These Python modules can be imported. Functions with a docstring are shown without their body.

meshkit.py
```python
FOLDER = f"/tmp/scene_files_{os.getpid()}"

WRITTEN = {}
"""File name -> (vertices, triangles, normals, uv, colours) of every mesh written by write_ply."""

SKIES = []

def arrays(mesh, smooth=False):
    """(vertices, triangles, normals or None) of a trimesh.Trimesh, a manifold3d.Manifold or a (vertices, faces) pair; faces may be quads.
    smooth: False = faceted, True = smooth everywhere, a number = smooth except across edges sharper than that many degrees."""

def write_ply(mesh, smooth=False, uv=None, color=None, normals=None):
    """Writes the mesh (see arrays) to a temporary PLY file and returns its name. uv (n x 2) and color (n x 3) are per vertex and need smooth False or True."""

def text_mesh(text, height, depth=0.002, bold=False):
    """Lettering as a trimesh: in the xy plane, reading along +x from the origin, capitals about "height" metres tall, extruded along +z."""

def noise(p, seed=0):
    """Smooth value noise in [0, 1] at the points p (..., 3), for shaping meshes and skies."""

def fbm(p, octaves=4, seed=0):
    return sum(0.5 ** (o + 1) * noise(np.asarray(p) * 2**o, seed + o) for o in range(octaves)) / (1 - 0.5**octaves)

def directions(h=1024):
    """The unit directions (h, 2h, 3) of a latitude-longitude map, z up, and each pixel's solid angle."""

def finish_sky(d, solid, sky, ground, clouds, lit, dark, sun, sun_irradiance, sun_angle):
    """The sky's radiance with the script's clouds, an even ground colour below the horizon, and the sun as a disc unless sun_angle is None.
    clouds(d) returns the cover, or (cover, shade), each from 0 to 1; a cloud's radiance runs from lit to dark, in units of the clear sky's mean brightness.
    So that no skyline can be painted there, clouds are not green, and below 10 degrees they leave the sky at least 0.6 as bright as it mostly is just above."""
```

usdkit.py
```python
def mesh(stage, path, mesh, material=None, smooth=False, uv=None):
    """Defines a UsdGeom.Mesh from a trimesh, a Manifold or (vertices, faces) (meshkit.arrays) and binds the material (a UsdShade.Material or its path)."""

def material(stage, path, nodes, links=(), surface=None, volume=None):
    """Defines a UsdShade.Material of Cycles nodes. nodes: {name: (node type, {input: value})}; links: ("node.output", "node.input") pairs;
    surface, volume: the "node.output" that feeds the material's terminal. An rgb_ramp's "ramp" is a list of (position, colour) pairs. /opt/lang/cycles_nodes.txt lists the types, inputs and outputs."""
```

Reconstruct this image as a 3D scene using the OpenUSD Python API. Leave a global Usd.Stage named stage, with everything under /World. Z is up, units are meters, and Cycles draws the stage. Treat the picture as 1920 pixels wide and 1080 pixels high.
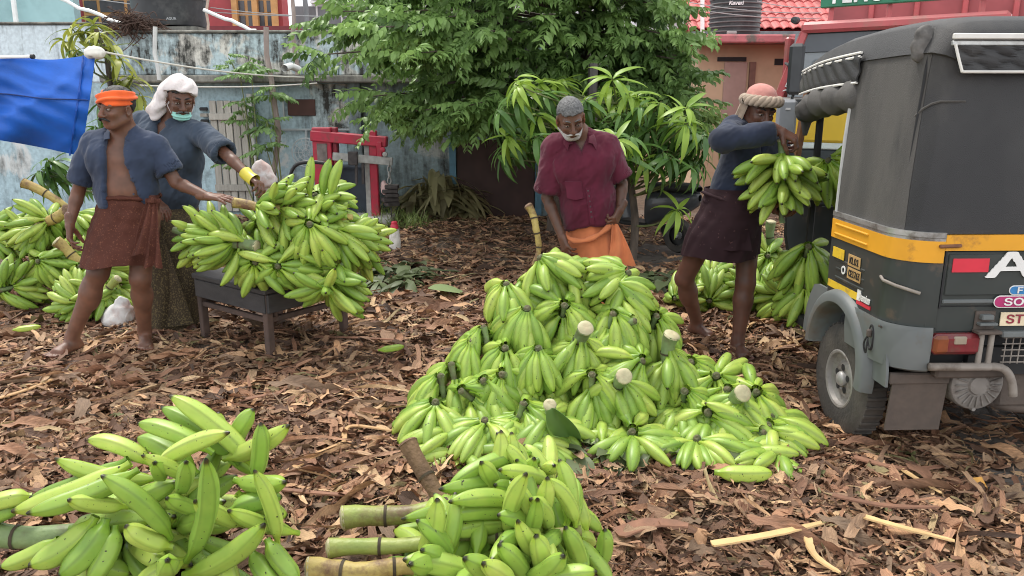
import math, random
import numpy as np, trimesh, usdkit, meshkit
from pxr import Usd, UsdGeom, UsdLux, UsdShade, Gf, Sdf, Vt
from scipy.spatial import cKDTree

# ---------------------------------------------------------------- camera, sky, sun, exposure
stage = Usd.Stage.CreateInMemory()
UsdGeom.SetStageUpAxis(stage, 'Z')
UsdGeom.Xform.Define(stage, '/World')
UsdGeom.Scope.Define(stage, '/World/Looks')
CAM_H, PITCH, FPX = 1.56, math.radians(13.57), 1450.0
cam = UsdGeom.Camera.Define(stage, '/World/camera')
cam.AddTranslateOp().Set((0, 0, CAM_H))
cam.AddRotateXOp().Set(90 - math.degrees(PITCH))
cam.CreateHorizontalApertureAttr(36.0)
cam.CreateFocalLengthAttr(36.0 * FPX / 1920)
cam.CreateClippingRangeAttr((0.05, 2000.0))
cam.CreateExposureAttr(0.95)

SUN_EL, SUN_AZ = math.radians(64), math.radians(-35)      # azimuth from +Y towards +X
dome = UsdLux.DomeLight.Define(stage, '/World/sky')
sky_mat = usdkit.material(stage, '/World/Looks/overcast_sky', {
    'sky': ('sky_texture', {'sky_type': 'single_scattering', 'sun_disc': False, 'sun_elevation': SUN_EL, 'sun_rotation': SUN_AZ,
                            'air_density': 1.0, 'aerosol_density': 2.0}),
    'tc': ('texture_coordinate', {}),
    'n': ('noise_texture', {'scale': 2.2, 'detail': 5.0}),
    'r': ('rgb_ramp', {'ramp': [(0.3, (6.6, 6.9, 7.2)), (0.7, (9.3, 9.3, 9.3))]}),
    'm': ('mix_color', {'fac': 0.86, 'use_clamp': False}),
    'b': ('background_shader', {'strength': 0.108})},
    [('tc.generated', 'n.vector'), ('n.fac', 'r.fac'), ('sky.color', 'm.a'), ('r.color', 'm.b'), ('m.result', 'b.color')], surface='b.background')
UsdShade.MaterialBindingAPI.Apply(dome.GetPrim()).Bind(sky_mat)
sun = UsdLux.DistantLight.Define(stage, '/World/sun')
sun.CreateNormalizeAttr(True); sun.CreateIntensityAttr(0.5); sun.CreateAngleAttr(14.0)
sun.CreateColorAttr((1.0, 0.95, 0.87))
sun.AddRotateZOp().Set(-math.degrees(SUN_AZ)); sun.AddRotateXOp().Set(-(90 - math.degrees(SUN_EL)))

# ---------------------------------------------------------------- helpers
V = lambda *a: np.array(a, float)
PI = math.pi
def unit(a):
    a = np.asarray(a, float); return a / max(np.linalg.norm(a), 1e-12)
def W(u, v, Y):
    """The point of the world plane y = Y that stands at pixel (u, v) of the photograph."""
    x, z = (u - 960) / FPX, -(v - 540) / FPX
    d = V(x, math.cos(PITCH) + z * math.sin(PITCH), -math.sin(PITCH) + z * math.cos(PITCH))
    return V(0, 0, CAM_H) + d * (Y / d[1])
def G(u, v, z=0.0):
    x, zz = (u - 960) / FPX, -(v - 540) / FPX
    d = V(x, math.cos(PITCH) + zz * math.sin(PITCH), -math.sin(PITCH) + zz * math.cos(PITCH))
    return V(0, 0, CAM_H) + d * ((z - CAM_H) / d[2])

used = {}
def numbered(path):
    k = used.get(path, -1) + 1; used[path] = k
    return path if k == 0 else f'{path}_{k:03d}'
def tag(p, label=None, cat=None, group=None, kind=None):
    for k, v in (('label', label), ('category', cat), ('group', group), ('kind', kind)):
        if v: p.SetCustomDataByKey(k, v)
class Thing:
    """An Xform at the thing's base; parts are given in world coordinates."""
    def __init__(s, name, label, cat, base=(0, 0, 0), group=None, kind=None):
        s.path = numbered('/World/' + name); s.base = np.asarray(base, float)
        x = UsdGeom.Xform.Define(stage, s.path); x.AddTranslateOp().Set(Gf.Vec3d(*map(float, s.base)))
        s.prim = x.GetPrim(); tag(s.prim, label, cat, group, kind)
    def part(s, name, mesh, mat, parent=None, smooth=False, label=None, kind=None, attr=None):
        v, f, n = meshkit.arrays(mesh, smooth)
        p = numbered((parent or s.path) + '/' + name)
        m = raw_mesh(p, v - s.base, f, n, mat, attr)
        tag(m.GetPrim(), label, None, None, kind)
        return p
def raw_mesh(path, v, f, n, mat, attr=None):
    m = UsdGeom.Mesh.Define(stage, path)
    m.CreatePointsAttr(Vt.Vec3fArray.FromNumpy(np.ascontiguousarray(v, np.float32)))
    m.CreateFaceVertexCountsAttr(Vt.IntArray.FromNumpy(np.full(len(f), 3, np.int32)))
    m.CreateFaceVertexIndicesAttr(Vt.IntArray.FromNumpy(np.ascontiguousarray(f, np.int32).ravel()))
    m.CreateSubdivisionSchemeAttr('none')
    if n is not None:
        m.CreateNormalsAttr(Vt.Vec3fArray.FromNumpy(np.ascontiguousarray(n, np.float32))); m.SetNormalsInterpolation('vertex')
    for k, a in (attr or {}).items():
        UsdGeom.PrimvarsAPI(m).CreatePrimvar(k, Sdf.ValueTypeNames.FloatArray, 'vertex').Set(Vt.FloatArray.FromNumpy(np.asarray(a, np.float32)))
    if mat is not None:
        UsdShade.MaterialBindingAPI.Apply(m.GetPrim()).Bind(mat)
    return m
def solo(name, mesh, mat, label, cat, group=None, kind=None, smooth=False, attr=None):
    v, f, n = meshkit.arrays(mesh, smooth)
    base = V(*(v[:, :2].mean(0)), v[:, 2].min())
    m = raw_mesh(numbered('/World/' + name), v - base, f, n, mat, attr)
    m.AddTranslateOp().Set(Gf.Vec3d(*map(float, base)))
    tag(m.GetPrim(), label, cat, group, kind)
    return m
def structure(name, mesh, mat, smooth=False):
    v, f, n = meshkit.arrays(mesh, smooth)
    m = raw_mesh(numbered('/World/' + name), v, f, n, mat); tag(m.GetPrim(), kind='structure'); return m

# ---- shapes
def cat(ms):
    vs, fs, k = [], [], 0
    for m in ms:
        v, f = (m.vertices, m.faces) if hasattr(m, 'faces') else m
        v = np.asarray(v, float); f = np.asarray(f, int)
        if f.shape[1] == 4: f = np.vstack([f[:, [0, 1, 2]], f[:, [0, 2, 3]]])
        vs.append(v); fs.append(f + k); k += len(v)
    return np.vstack(vs), np.vstack(fs)
def xf(mesh, R=None, t=None, s=1.0):
    v, f = (mesh.vertices, mesh.faces) if hasattr(mesh, 'faces') else mesh
    v = np.asarray(v, float) * s
    if R is not None: v = v @ np.asarray(R, float).T
    if t is not None: v = v + np.asarray(t, float)
    return v, np.asarray(f)
def rot(axis, deg):
    return trimesh.transformations.rotation_matrix(math.radians(deg), axis)[:3, :3]
RX, RY, RZ = (lambda d: rot([1, 0, 0], d)), (lambda d: rot([0, 1, 0], d)), (lambda d: rot([0, 0, 1], d))
def frame(z, x=None):
    """Columns x, y, z of a frame whose z looks along z."""
    z = unit(z); h = V(1, 0, 0) if x is None else np.asarray(x, float)
    x = h - z * (h @ z)
    if np.linalg.norm(x) < 1e-6: x = V(0, 1, 0) - z * z[1]
    x = unit(x); return np.stack([x, np.cross(z, x), z], 1)
def box(c, size, R=None, b=0.0):
    """A box with chamfered edges."""
    hx, hy, hz = np.asarray(size, float) / 2
    b = min(b, 0.45 * 2 * min(hx, hy, hz))
    if b <= 0:
        pts = np.array([[sx * hx, sy * hy, sz * hz] for sx in (-1, 1) for sy in (-1, 1) for sz in (-1, 1)])
    else:
        pts = []
        for sx in (-1, 1):
            for sy in (-1, 1):
                for sz in (-1, 1):
                    pts += [[sx * (hx - b), sy * (hy - b), sz * hz], [sx * (hx - b), sy * hy, sz * (hz - b)], [sx * hx, sy * (hy - b), sz * (hz - b)]]
        pts = np.array(pts)
    h = trimesh.convex.convex_hull(pts)
    return xf(h, R, c)
def quadbox(p, th, R=None):
    """A slab from a 2-D outline (n x 2, in x and z), th thick along y, centred on y = 0."""
    p = np.asarray(p, float); n = len(p)
    from shapely.geometry import Polygon
    m = trimesh.creation.extrude_polygon(Polygon(p), th, engine='earcut')
    v = np.asarray(m.vertices); v = np.stack([v[:, 0], v[:, 2] - th / 2, v[:, 1]], 1)
    return v, np.asarray(m.faces)[:, ::-1]
def sweep(pts, rs, n=8, caps=True, ell=None, twist=0.0, up=None):
    """A tube along points with radii rs; ell flattens the second axis."""
    pts = np.asarray(pts, float); k = len(pts)
    rs = np.full(k, rs, float) if np.ndim(rs) == 0 else np.asarray(rs, float)
    t = np.gradient(pts, axis=0); t /= np.maximum(np.linalg.norm(t, axis=1, keepdims=True), 1e-12)
    x = unit(np.cross(t[0], V(0, 0, 1) if up is None else up)) if abs(t[0][2]) < 0.95 or up is not None else V(1, 0, 0)
    vs = []
    for i in range(k):
        x = unit(x - t[i] * (x @ t[i])); y = np.cross(t[i], x)
        a = np.arange(n) * 2 * PI / n + twist * i
        vs.append(pts[i] + rs[i] * (np.cos(a)[:, None] * x + np.sin(a)[:, None] * y * (1 if ell is None else ell)))
    v = np.vstack(vs); f = []
    for i in range(k - 1):
        for j in range(n):
            a, b = i * n + j, i * n + (j + 1) % n
            f += [[a, b, b + n], [a, b + n, a + n]]
    if caps:
        v = np.vstack([v, pts[0], pts[-1]]); c0, c1 = k * n, k * n + 1
        for j in range(n):
            f += [[c0, (j + 1) % n, j], [c1, (k - 1) * n + j, (k - 1) * n + (j + 1) % n]]
    return v, np.array(f)
def bar(p0, p1, w, h=None, up=(0, 0, 1), b=0.0):
    p0, p1 = np.asarray(p0, float), np.asarray(p1, float); d = p1 - p0; L = np.linalg.norm(d)
    y = unit(d); z = np.asarray(up, float) - y * (np.asarray(up, float) @ y)
    if np.linalg.norm(z) < 1e-3: z = V(0, 1, 0) - y * y[1]
    z = unit(z); x = np.cross(y, z)
    return box((p0 + p1) / 2, (w, L, w if h is None else h), np.stack([x, y, z], 1), b)
def lathe(prof, n=24, c=(0, 0, 0), R=None):
    prof = np.asarray(prof, float); k = len(prof); a = np.arange(n) * 2 * PI / n
    v = np.vstack([np.stack([r * np.cos(a), r * np.sin(a), np.full(n, z)], 1) for r, z in prof]); f = []
    for i in range(k - 1):
        for j in range(n):
            p, q = i * n + j, i * n + (j + 1) % n
            f += [[p, q, q + n], [p, q + n, p + n]]
    return xf((v, np.array(f)), R, c)
def sheet(P):
    """A grid of points (rows x cols x 3) as triangles."""
    P = np.asarray(P, float); r, c = P.shape[:2]; i = np.arange(r * c).reshape(r, c)
    a, b, d, e = i[:-1, :-1].ravel(), i[:-1, 1:].ravel(), i[1:, 1:].ravel(), i[1:, :-1].ravel()
    return P.reshape(-1, 3), np.vstack([np.stack([a, b, d], 1), np.stack([a, d, e], 1)])
def thick(P, th):
    """A grid of points given a thickness, closed at the rim."""
    P = np.asarray(P, float); r, c = P.shape[:2]
    du = np.gradient(P, axis=1); dv = np.gradient(P, axis=0); n = np.cross(du, dv); n /= np.maximum(np.linalg.norm(n, axis=2, keepdims=True), 1e-12)
    A, Fa = sheet(P + n * th / 2); B, Fb = sheet(P - n * th / 2); k = r * c
    i = np.arange(k).reshape(r, c); rim = np.concatenate([i[0, :-1], i[:-1, -1], i[-1, :0:-1], i[:0:-1, 0]]); nx = np.roll(rim, -1)
    side = np.vstack([np.stack([rim, rim + k, nx + k], 1), np.stack([rim, nx + k, nx], 1)])
    return np.vstack([A, B]), np.vstack([Fa, Fb[:, ::-1] + k, side])
def bez(p, n=12):
    """A smooth curve through the points."""
    p = np.asarray(p, float); from scipy.interpolate import CubicSpline
    t = np.concatenate([[0], np.cumsum(np.linalg.norm(np.diff(p, axis=0), axis=1))])
    if len(p) == 2: return p[0] + np.linspace(0, 1, n)[:, None] * (p[1] - p[0])
    return CubicSpline(t, p, bc_type='natural')(np.linspace(0, t[-1], n))
def wob(v, amp, scale, seed=0):
    """Displaces points by smooth noise."""
    v = np.asarray(v, float)
    return v + amp * 2 * np.stack([meshkit.fbm(v * scale + 7.1 * k, 3, seed + 11 * k) - .5 for k in range(3)], 1)

# ---- materials
looks = {}
def mat(name, col, rough=0.6, var=0.25, scale=6.0, col2=None, bump=0.0, bscale=60.0, metallic=0.0, spec=0.5, rand=0.0, stretch=(1, 1, 1), detail=4.0,
        coat=0.0, sheen=0.0, dirt=None, dscale=3.0, dlo=.5, dhi=.7, sss=0.0, trans=0.0, local=False, satr=0.0):
    """Principled paint, cloth, wood ...: two tones mixed by noise, a stain colour, bump, and a tone that varies from object to object."""
    if name in looks: return looks[name]
    c = np.asarray(col, float); c2 = c * (1 + var) if col2 is None else np.asarray(col2, float); c1 = c * (1 - var) if col2 is None else c
    src = 'tc.object' if local else 'g.position'
    N = {'g': ('geometry', {}), 'mp': ('mapping', {'scale': stretch}), 'n': ('noise_texture', {'scale': scale, 'detail': detail, 'roughness': .6}),
         'r': ('rgb_ramp', {'ramp': [(0.3, c1), (0.7, c2)]}), 'p': ('principled_bsdf', {'roughness': rough, 'metallic': metallic, 'specular_ior_level': spec, 'coat_weight': coat, 'sheen_weight': sheen})}
    if local: N['tc'] = ('texture_coordinate', {})
    L = [(src, 'mp.vector'), ('mp.vector', 'n.vector'), ('n.fac', 'r.fac')]
    out = 'r.color'
    if dirt is not None:
        N['dn'] = ('noise_texture', {'scale': dscale, 'detail': 6.0, 'roughness': .65}); N['dr'] = ('map_range', {'from_min': dlo, 'from_max': dhi, 'clamp': True})
        N['dm'] = ('mix_color', {'b': dirt})
        L += [('mp.vector', 'dn.vector'), ('dn.fac', 'dr.value'), ('dr.result', 'dm.fac'), (out, 'dm.a')]; out = 'dm.result'
    if rand:
        N['oi'] = ('object_info', {}); N['mr'] = ('map_range', {'to_min': 1 - rand, 'to_max': 1 + rand}); N['h'] = ('hsv', {})
        L += [('oi.random', 'mr.value'), ('mr.result', 'h.value'), (out, 'h.color')]; out = 'h.color'
    L.append((out, 'p.base_color'))
    if bump:
        N['bn'] = ('noise_texture', {'scale': bscale, 'detail': 4.0}); N['bu'] = ('bump', {'strength': min(bump, 1.0), 'distance': 0.004 * max(bump, 1.0)})
        L += [('mp.vector', 'bn.vector'), ('bn.fac', 'bu.height'), ('bu.normal', 'p.normal')]
    surf = 'p.BSDF'
    if trans:
        N['t'] = ('translucent_bsdf', {}); N['mc'] = ('mix_closure', {'fac': trans}); L += [(out, 't.color'), ('p.BSDF', 'mc.closure1'), ('t.BSDF', 'mc.closure2')]; surf = 'mc.closure'
    looks[name] = usdkit.material(stage, '/World/Looks/' + name, N, L, surface=surf)
    return looks[name]
# ---------------------------------------------------------------- ground
def gz(x, y):
    p = np.stack([np.asarray(x, float), np.asarray(y, float), np.zeros_like(np.asarray(x, float))], -1)
    return 0.07 * (meshkit.fbm(p * 1.1, 3, 5) - .5) * np.clip((14 - np.abs(p[..., 1] - 5)) / 6, 0, 1)
def build_ground():
    xs = np.concatenate([[-400, -60, -25], np.linspace(-12, 12, 121), [25, 60, 400]]); ys = np.concatenate([[-60, -8, 0], np.linspace(1, 13, 81), [20, 40, 120, 800]])
    X, Y = np.meshgrid(xs, ys); Z = gz(X, Y) - 0.012
    structure('ground', sheet(np.stack([X, Y, Z], -1)), usdkit.material(stage, '/World/Looks/soil', {
        'g': ('geometry', {}), 'n': ('noise_texture', {'scale': 9.0, 'detail': 8.0, 'roughness': .7}), 'n2': ('noise_texture', {'scale': .8, 'detail': 3.0}), 'n3': ('noise_texture', {'scale': 70.0, 'detail': 4.0}),
        'r': ('rgb_ramp', {'ramp': [(.3, (.035, .024, .017)), (.5, (.09, .058, .04)), (.7, (.17, .115, .08))]}), 'm': ('mix_color', {'b': (.15, .115, .09)}), 'mr': ('map_range', {'from_min': .5, 'from_max': .65, 'clamp': True}),
        'b': ('bump', {'strength': .8, 'distance': .02}), 'p': ('principled_bsdf', {'roughness': .9, 'specular_ior_level': .25})},
        [('g.position', 'n.vector'), ('g.position', 'n2.vector'), ('g.position', 'n3.vector'), ('n.fac', 'r.fac'), ('r.color', 'm.a'), ('n2.fac', 'mr.value'), ('mr.result', 'm.fac'), ('m.result', 'p.base_color'),
         ('n3.fac', 'b.height'), ('b.normal', 'p.normal')], surface='p.BSDF'), smooth=True)
build_ground()
# a trodden bare track of grey packed earth, by the scooter and under the rickshaw
def track(name, pts, m, lift):
    pts = np.asarray(pts, float); n = len(pts)
    c = pts.mean(0); rings = []
    ang = np.linspace(0, 2 * PI, 49)[:-1]
    from scipy.interpolate import splprep, splev
    tck, _ = splprep(np.vstack([pts, pts[:1]]).T, s=0, per=True); o = np.array(splev(np.linspace(0, 1, 48, endpoint=False), tck)).T
    o += .05 * np.random.default_rng(3).normal(size=o.shape)
    v = []
    for k in np.linspace(1, 0.02, 12):
        q = c + (o - c) * k; v.append(np.column_stack([q, gz(q[:, 0], q[:, 1]) - .012 + (lift if k < .95 else -.004)]))
    v = np.vstack(v); f = []
    for i in range(11):
        for j in range(48):
            a, b = i * 48 + j, i * 48 + (j + 1) % 48; f += [[a, b, b + 48], [a, b + 48, a + 48]]
    structure(name, (v, np.array(f)), m, smooth=True)
earth = mat('packed_earth', (.10, .085, .072), rough=.85, var=.35, scale=5, bump=1.5, bscale=90, dirt=(.045, .036, .03), dscale=9)
track('bare_track', [G(1180, 470)[:2], G(1290, 455)[:2], G(1420, 470)[:2], G(1400, 505)[:2], G(1280, 510)[:2], G(1185, 500)[:2]], earth, .008)
track('bare_ground', [(2.0, 2.75), (2.6, 2.55), (3.8, 2.6), (4.6, 4.0), (4.2, 6.5), (2.6, 6.8), (2.1, 5.0), (1.95, 3.5)], earth, .008)

# ---------------------------------------------------------------- walls and houses
def plaster(name, base, mould=(.05, .05, .045), m_lo=.52, m_hi=.66, peel=(.55, .57, .56), p_lo=.6, p_hi=.66, streak=.5, scale=1.0):
    return usdkit.material(stage, '/World/Looks/' + name, {
        'g': ('geometry', {}), 'ms': ('mapping', {'scale': (5 * scale, 5 * scale, .8 * scale)}), 'ns': ('noise_texture', {'scale': 1.3, 'detail': 6.0, 'roughness': .7}),
        'na': ('noise_texture', {'scale': 3.2 * scale, 'detail': 8.0, 'roughness': .72}), 'np': ('noise_texture', {'scale': 1.5 * scale, 'detail': 7.0, 'roughness': .62, 'distortion': .6}), 'nf': ('noise_texture', {'scale': 24.0, 'detail': 5.0}),
        'add': ('mix_float', {'fac': streak}), 'mr': ('map_range', {'from_min': m_lo, 'from_max': m_hi, 'clamp': True}), 'pr': ('map_range', {'from_min': p_lo, 'from_max': p_hi, 'clamp': True}),
        'vr': ('rgb_ramp', {'ramp': [(.3, np.multiply(base, .82)), (.7, np.multiply(base, 1.1))]}), 'm1': ('mix_color', {'b': peel}), 'm2': ('mix_color', {'b': mould}),
        'bu': ('bump', {'strength': .5, 'distance': .01}), 'p': ('principled_bsdf', {'roughness': .85, 'specular_ior_level': .25})},
        [('g.position', 'ms.vector'), ('ms.vector', 'ns.vector'), ('g.position', 'na.vector'), ('g.position', 'np.vector'), ('g.position', 'nf.vector'), ('na.fac', 'add.a'), ('ns.fac', 'add.b'), ('add.result', 'mr.value'),
         ('np.fac', 'pr.value'), ('nf.fac', 'vr.fac'), ('vr.color', 'm1.a'), ('pr.result', 'm1.fac'), ('m1.result', 'm2.a'), ('mr.result', 'm2.fac'), ('m2.result', 'p.base_color'), ('na.fac', 'bu.height'), ('bu.normal', 'p.normal')], surface='p.BSDF')
PL_LOW = plaster('blue_plaster', (.38, .50, .545), m_lo=.50, m_hi=.69, p_lo=.60, p_hi=.64)
PL_DIRTY = plaster('mouldy_plaster', (.45, .55, .57), mould=(.045, .045, .04), m_lo=.44, m_hi=.58, peel=(.60, .58, .52), p_lo=.5, p_hi=.56, scale=1.6)
PL_PALE = plaster('pale_plaster', (.57, .65, .69), m_lo=.52, m_hi=.72, streak=.8)
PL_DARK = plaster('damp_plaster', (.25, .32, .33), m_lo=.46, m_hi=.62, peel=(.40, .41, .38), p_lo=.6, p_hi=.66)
CONC = plaster('weathered_concrete', (.26, .25, .22), m_lo=.42, m_hi=.62, peel=(.36, .34, .28))
WY = 10.8
def face(m_, name, u0, v0, u1, v1, Y, mat_, th=.2, parent=None, dy=0.0, b=0.0):
    """A slab whose front face, at y = Y - dy, covers the pixel rectangle."""
    a, c = W(u0, v1, Y - dy), W(u1, v0, Y - dy)
    return m_.part(name, box(((a[0] + c[0]) / 2, Y - dy + th / 2, (a[2] + c[2]) / 2), (c[0] - a[0], th, c[2] - a[2]), b=b), mat_, parent)
XL, ZL, ZP = W(-260, 0, WY)[0], W(0, 147, WY)[2], W(0, 61, WY)[2]
def wslab(t, name, u0, u1, z0, z1, mat_, th=.22, dy=0.0, b=0.0):
    x0, x1 = W(u0, 300, WY)[0], W(u1, 300, WY)[0]
    return t.part(name, box(((x0 + x1) / 2, WY - dy + th / 2, (z0 + z1) / 2), (x1 - x0, th, z1 - z0), b=b), mat_)
shed = Thing('compound_wall', 'long low pale blue plaster wall with black mould along its upper band', 'wall', (W(400, 300, WY)[0], WY, 0))
wslab(shed, 'lower_wall', -260, 652, -.1, ZL - .06, PL_LOW)
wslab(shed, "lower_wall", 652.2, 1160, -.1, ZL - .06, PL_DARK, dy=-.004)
wslab(shed, 'mouldy_patch', 588, 663, W(0, 244, WY)[2], ZL - .07, PL_DIRTY, th=.03, dy=.012)
wslab(shed, 'ledge', 222, 1160, ZL - .06, ZL + .035, CONC, th=.5, dy=.26, b=.015)
wslab(shed, 'parapet', 222, 640, ZL + .035, ZP, PL_DIRTY, th=.2, dy=-.05, b=.02)
wslab(shed, 'parapet', 641, 1160, ZL + .035, ZP - .04, PL_DIRTY, th=.2, dy=-.06, b=.02)
wslab(shed, 'parapet', -260, 221, ZL - .06, W(0, 46, WY)[2], PL_PALE, th=.2, dy=.02, b=.02)
wslab(shed, 'coping', 222, 640, ZP, ZP + .035, CONC, th=.26, dy=-.02, b=.012)
wslab(shed, 'coping', -260, 221, W(0, 46, WY)[2], W(0, 46, WY)[2] + .03, CONC, th=.26, dy=.05, b=.012)
pipe_m = mat('grey_conduit', (.42, .46, .47), rough=.5, var=.12)
brown_board = mat('brown_board', (.07, .028, .02), rough=.7, var=.2)
t_ = face(shed, 'window_board', 540, 186, 590, 217, WY, brown_board, th=.06, dy=.03, b=.006)
wslab(shed, 'window_frame', 537, 540, W(0, 219, WY)[2], W(0, 184, WY)[2], pipe_m, th=.05, dy=.02)
shed.part('conduit', sweep([W(440, 243, WY - .03), W(680, 243, WY - .03)], .016, 6), pipe_m)
shed.part('conduit', sweep([W(574, 244, WY - .03), W(574, 282, WY - .03)], .018, 6), pipe_m)
shed.part('pillar', box((W(658, 0, WY)[0], WY - .06, (ZL - .06) / 2), (.16, .1, ZL - .06)), PL_DARK)
door_m = mat('dark_brown_paint', (.045, .020, .016), rough=.6, var=.3, scale=4)
shed.part('door', box(((W(852, 0, WY)[0] + W(1004, 0, WY)[0]) / 2, WY - .02, W(0, 262, WY)[2] / 2), (W(1004, 0, WY)[0] - W(852, 0, WY)[0], .05, W(0, 262, WY)[2])), door_m)
shed.part('door_jamb', box((W(844, 0, WY)[0], WY - .03, W(0, 258, WY)[2] / 2), (.09, .08, W(0, 258, WY)[2])), mat('blue_jamb', (.09, .2, .27), var=.3))
shed.part('door_jamb', box((W(1012, 0, WY)[0], WY - .03, W(0, 258, WY)[2] / 2), (.09, .08, W(0, 258, WY)[2])), mat('blue_jamb', None))
# plank door of grey boards
old_wood = mat('grey_boards', (.34, .32, .28), rough=.85, col2=(.50, .47, .42), scale=3, stretch=(10, 10, .6), bump=1, bscale=30, rand=.15)
pd = Thing('plank_door', 'weathered grey plank door in the blue wall, behind the man with the white headcloth', 'door', (W(410, 0, WY)[0], WY - .06, 0))
px0, px1 = W(374, 0, WY - .06)[0], W(446, 0, WY - .06)[0]
for i in range(5):
    w = (px1 - px0) / 5
    pd.part('plank', box((px0 + (i + .5) * w, WY - .06 + .006 * (i % 2), .82), (w - .012, .03, 1.50), b=.005), old_wood)
pd.part('cross_rail', box(((px0 + px1) / 2, WY - .09, 1.36), (px1 - px0, .03, .09), b=.005), old_wood)
pd.part('cross_rail', box(((px0 + px1) / 2, WY - .09, .4), (px1 - px0, .03, .09), b=.005), old_wood)
pd.part('door_post', box((px1 + .06, WY - .07, .85), (.07, .08, 1.62), b=.008), mat('white_post', (.5, .5, .48), var=.2))
dark_gap = mat('dark_louvre', (.03, .03, .032), var=.3)
for i in range(4): pd.part('louvre', box((px0 - .08, WY - .05, 1.22 + i * .08), (.1, .04, .035), RX(20)), dark_gap if i % 2 else old_wood)

# houses behind the wall
hw = mat('white_wall', (.74, .76, .77), rough=.7, var=.06, scale=2, dirt=(.5, .5, .48), dscale=1.2, dlo=.55, dhi=.8)
glass_grey = mat('grey_glass', (.14, .155, .16), rough=.18, var=.35, scale=1.2, stretch=(1.5, 1, .3))
frame_w = mat('white_frame', (.7, .71, .7), rough=.5, var=.05)
H1 = Thing('white_house', 'large white house with wide grey windows behind the tree', 'house', (2.0, 21, 0))
H1.part('wall', box((2.6, 21.2, 4), (15.5, .4, 9)), hw)
def window(t, u0, v0, u1, v1, Y, fm, gm, nx=3, ny=1, fw=.05, dy=.06):
    a, c = W(u0, v1, Y - dy), W(u1, v0, Y - dy); w, h = c[0] - a[0], c[2] - a[2]
    f = t.part('window', box(((a[0] + c[0]) / 2, Y - dy + .04, (a[2] + c[2]) / 2), (w, .04, h)), fm)
    for i in range(nx):
        for j in range(ny):
            t.part('pane', box((a[0] + (i + .5) * w / nx, Y - dy + .015, a[2] + (j + .5) * h / ny), (w / nx - fw, .02, h / ny - fw)), gm, f)
window(H1, 550, 10, 686, 62, 21, frame_w, glass_grey, 3, 1, .05)
window(H1, 697, 12, 862, 66, 21, frame_w, glass_grey, 3, 1, .05)
window(H1, 900, -60, 1060, -6, 21, frame_w, glass_grey, 3, 1, .05)
for zz in (W(0, 4, 20.9)[2], W(0, -5, 20.9)[2]): H1.part('moulding', box((2.6, 20.93, zz), (15.5, .14, .05)), frame_w)
H1.part('cornice', box((2.6, 20.9, W(0, -40, 20.9)[2]), (15.5, .3, .2)), hw)
red_w = mat('red_wall', (.33, .045, .05), rough=.6, var=.2, scale=2)
ochre = mat('ochre_frame', (.48, .24, .085), rough=.55, var=.2)
dpane = mat('dark_pane', (.06, .055, .06), rough=.15, var=.4, scale=4)
H2 = Thing('red_house', 'red house with ochre wooden windows behind the left water tank', 'house', (W(330, 0, 15)[0], 15, 0))
a, c = W(140, 60, 15), W(528, 0, 15)
H2.part('wall', box(((a[0] + c[0]) / 2, 15.2, 3), (c[0] - a[0], .4, 6)), red_w)
for (u0, u1) in ((160, 205), (212, 256), (444, 476), (480, 512)):
    window(H2, u0, -60, u1, 54, 15, ochre, dpane, 2, 4, .06, .08)
for u in (440, 478, 514): H2.part('shutter_post', box((W(u, 0, 14.9)[0], 14.88, W(0, 0, 15)[2]), (.1, .1, 1.6)), ochre)
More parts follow.
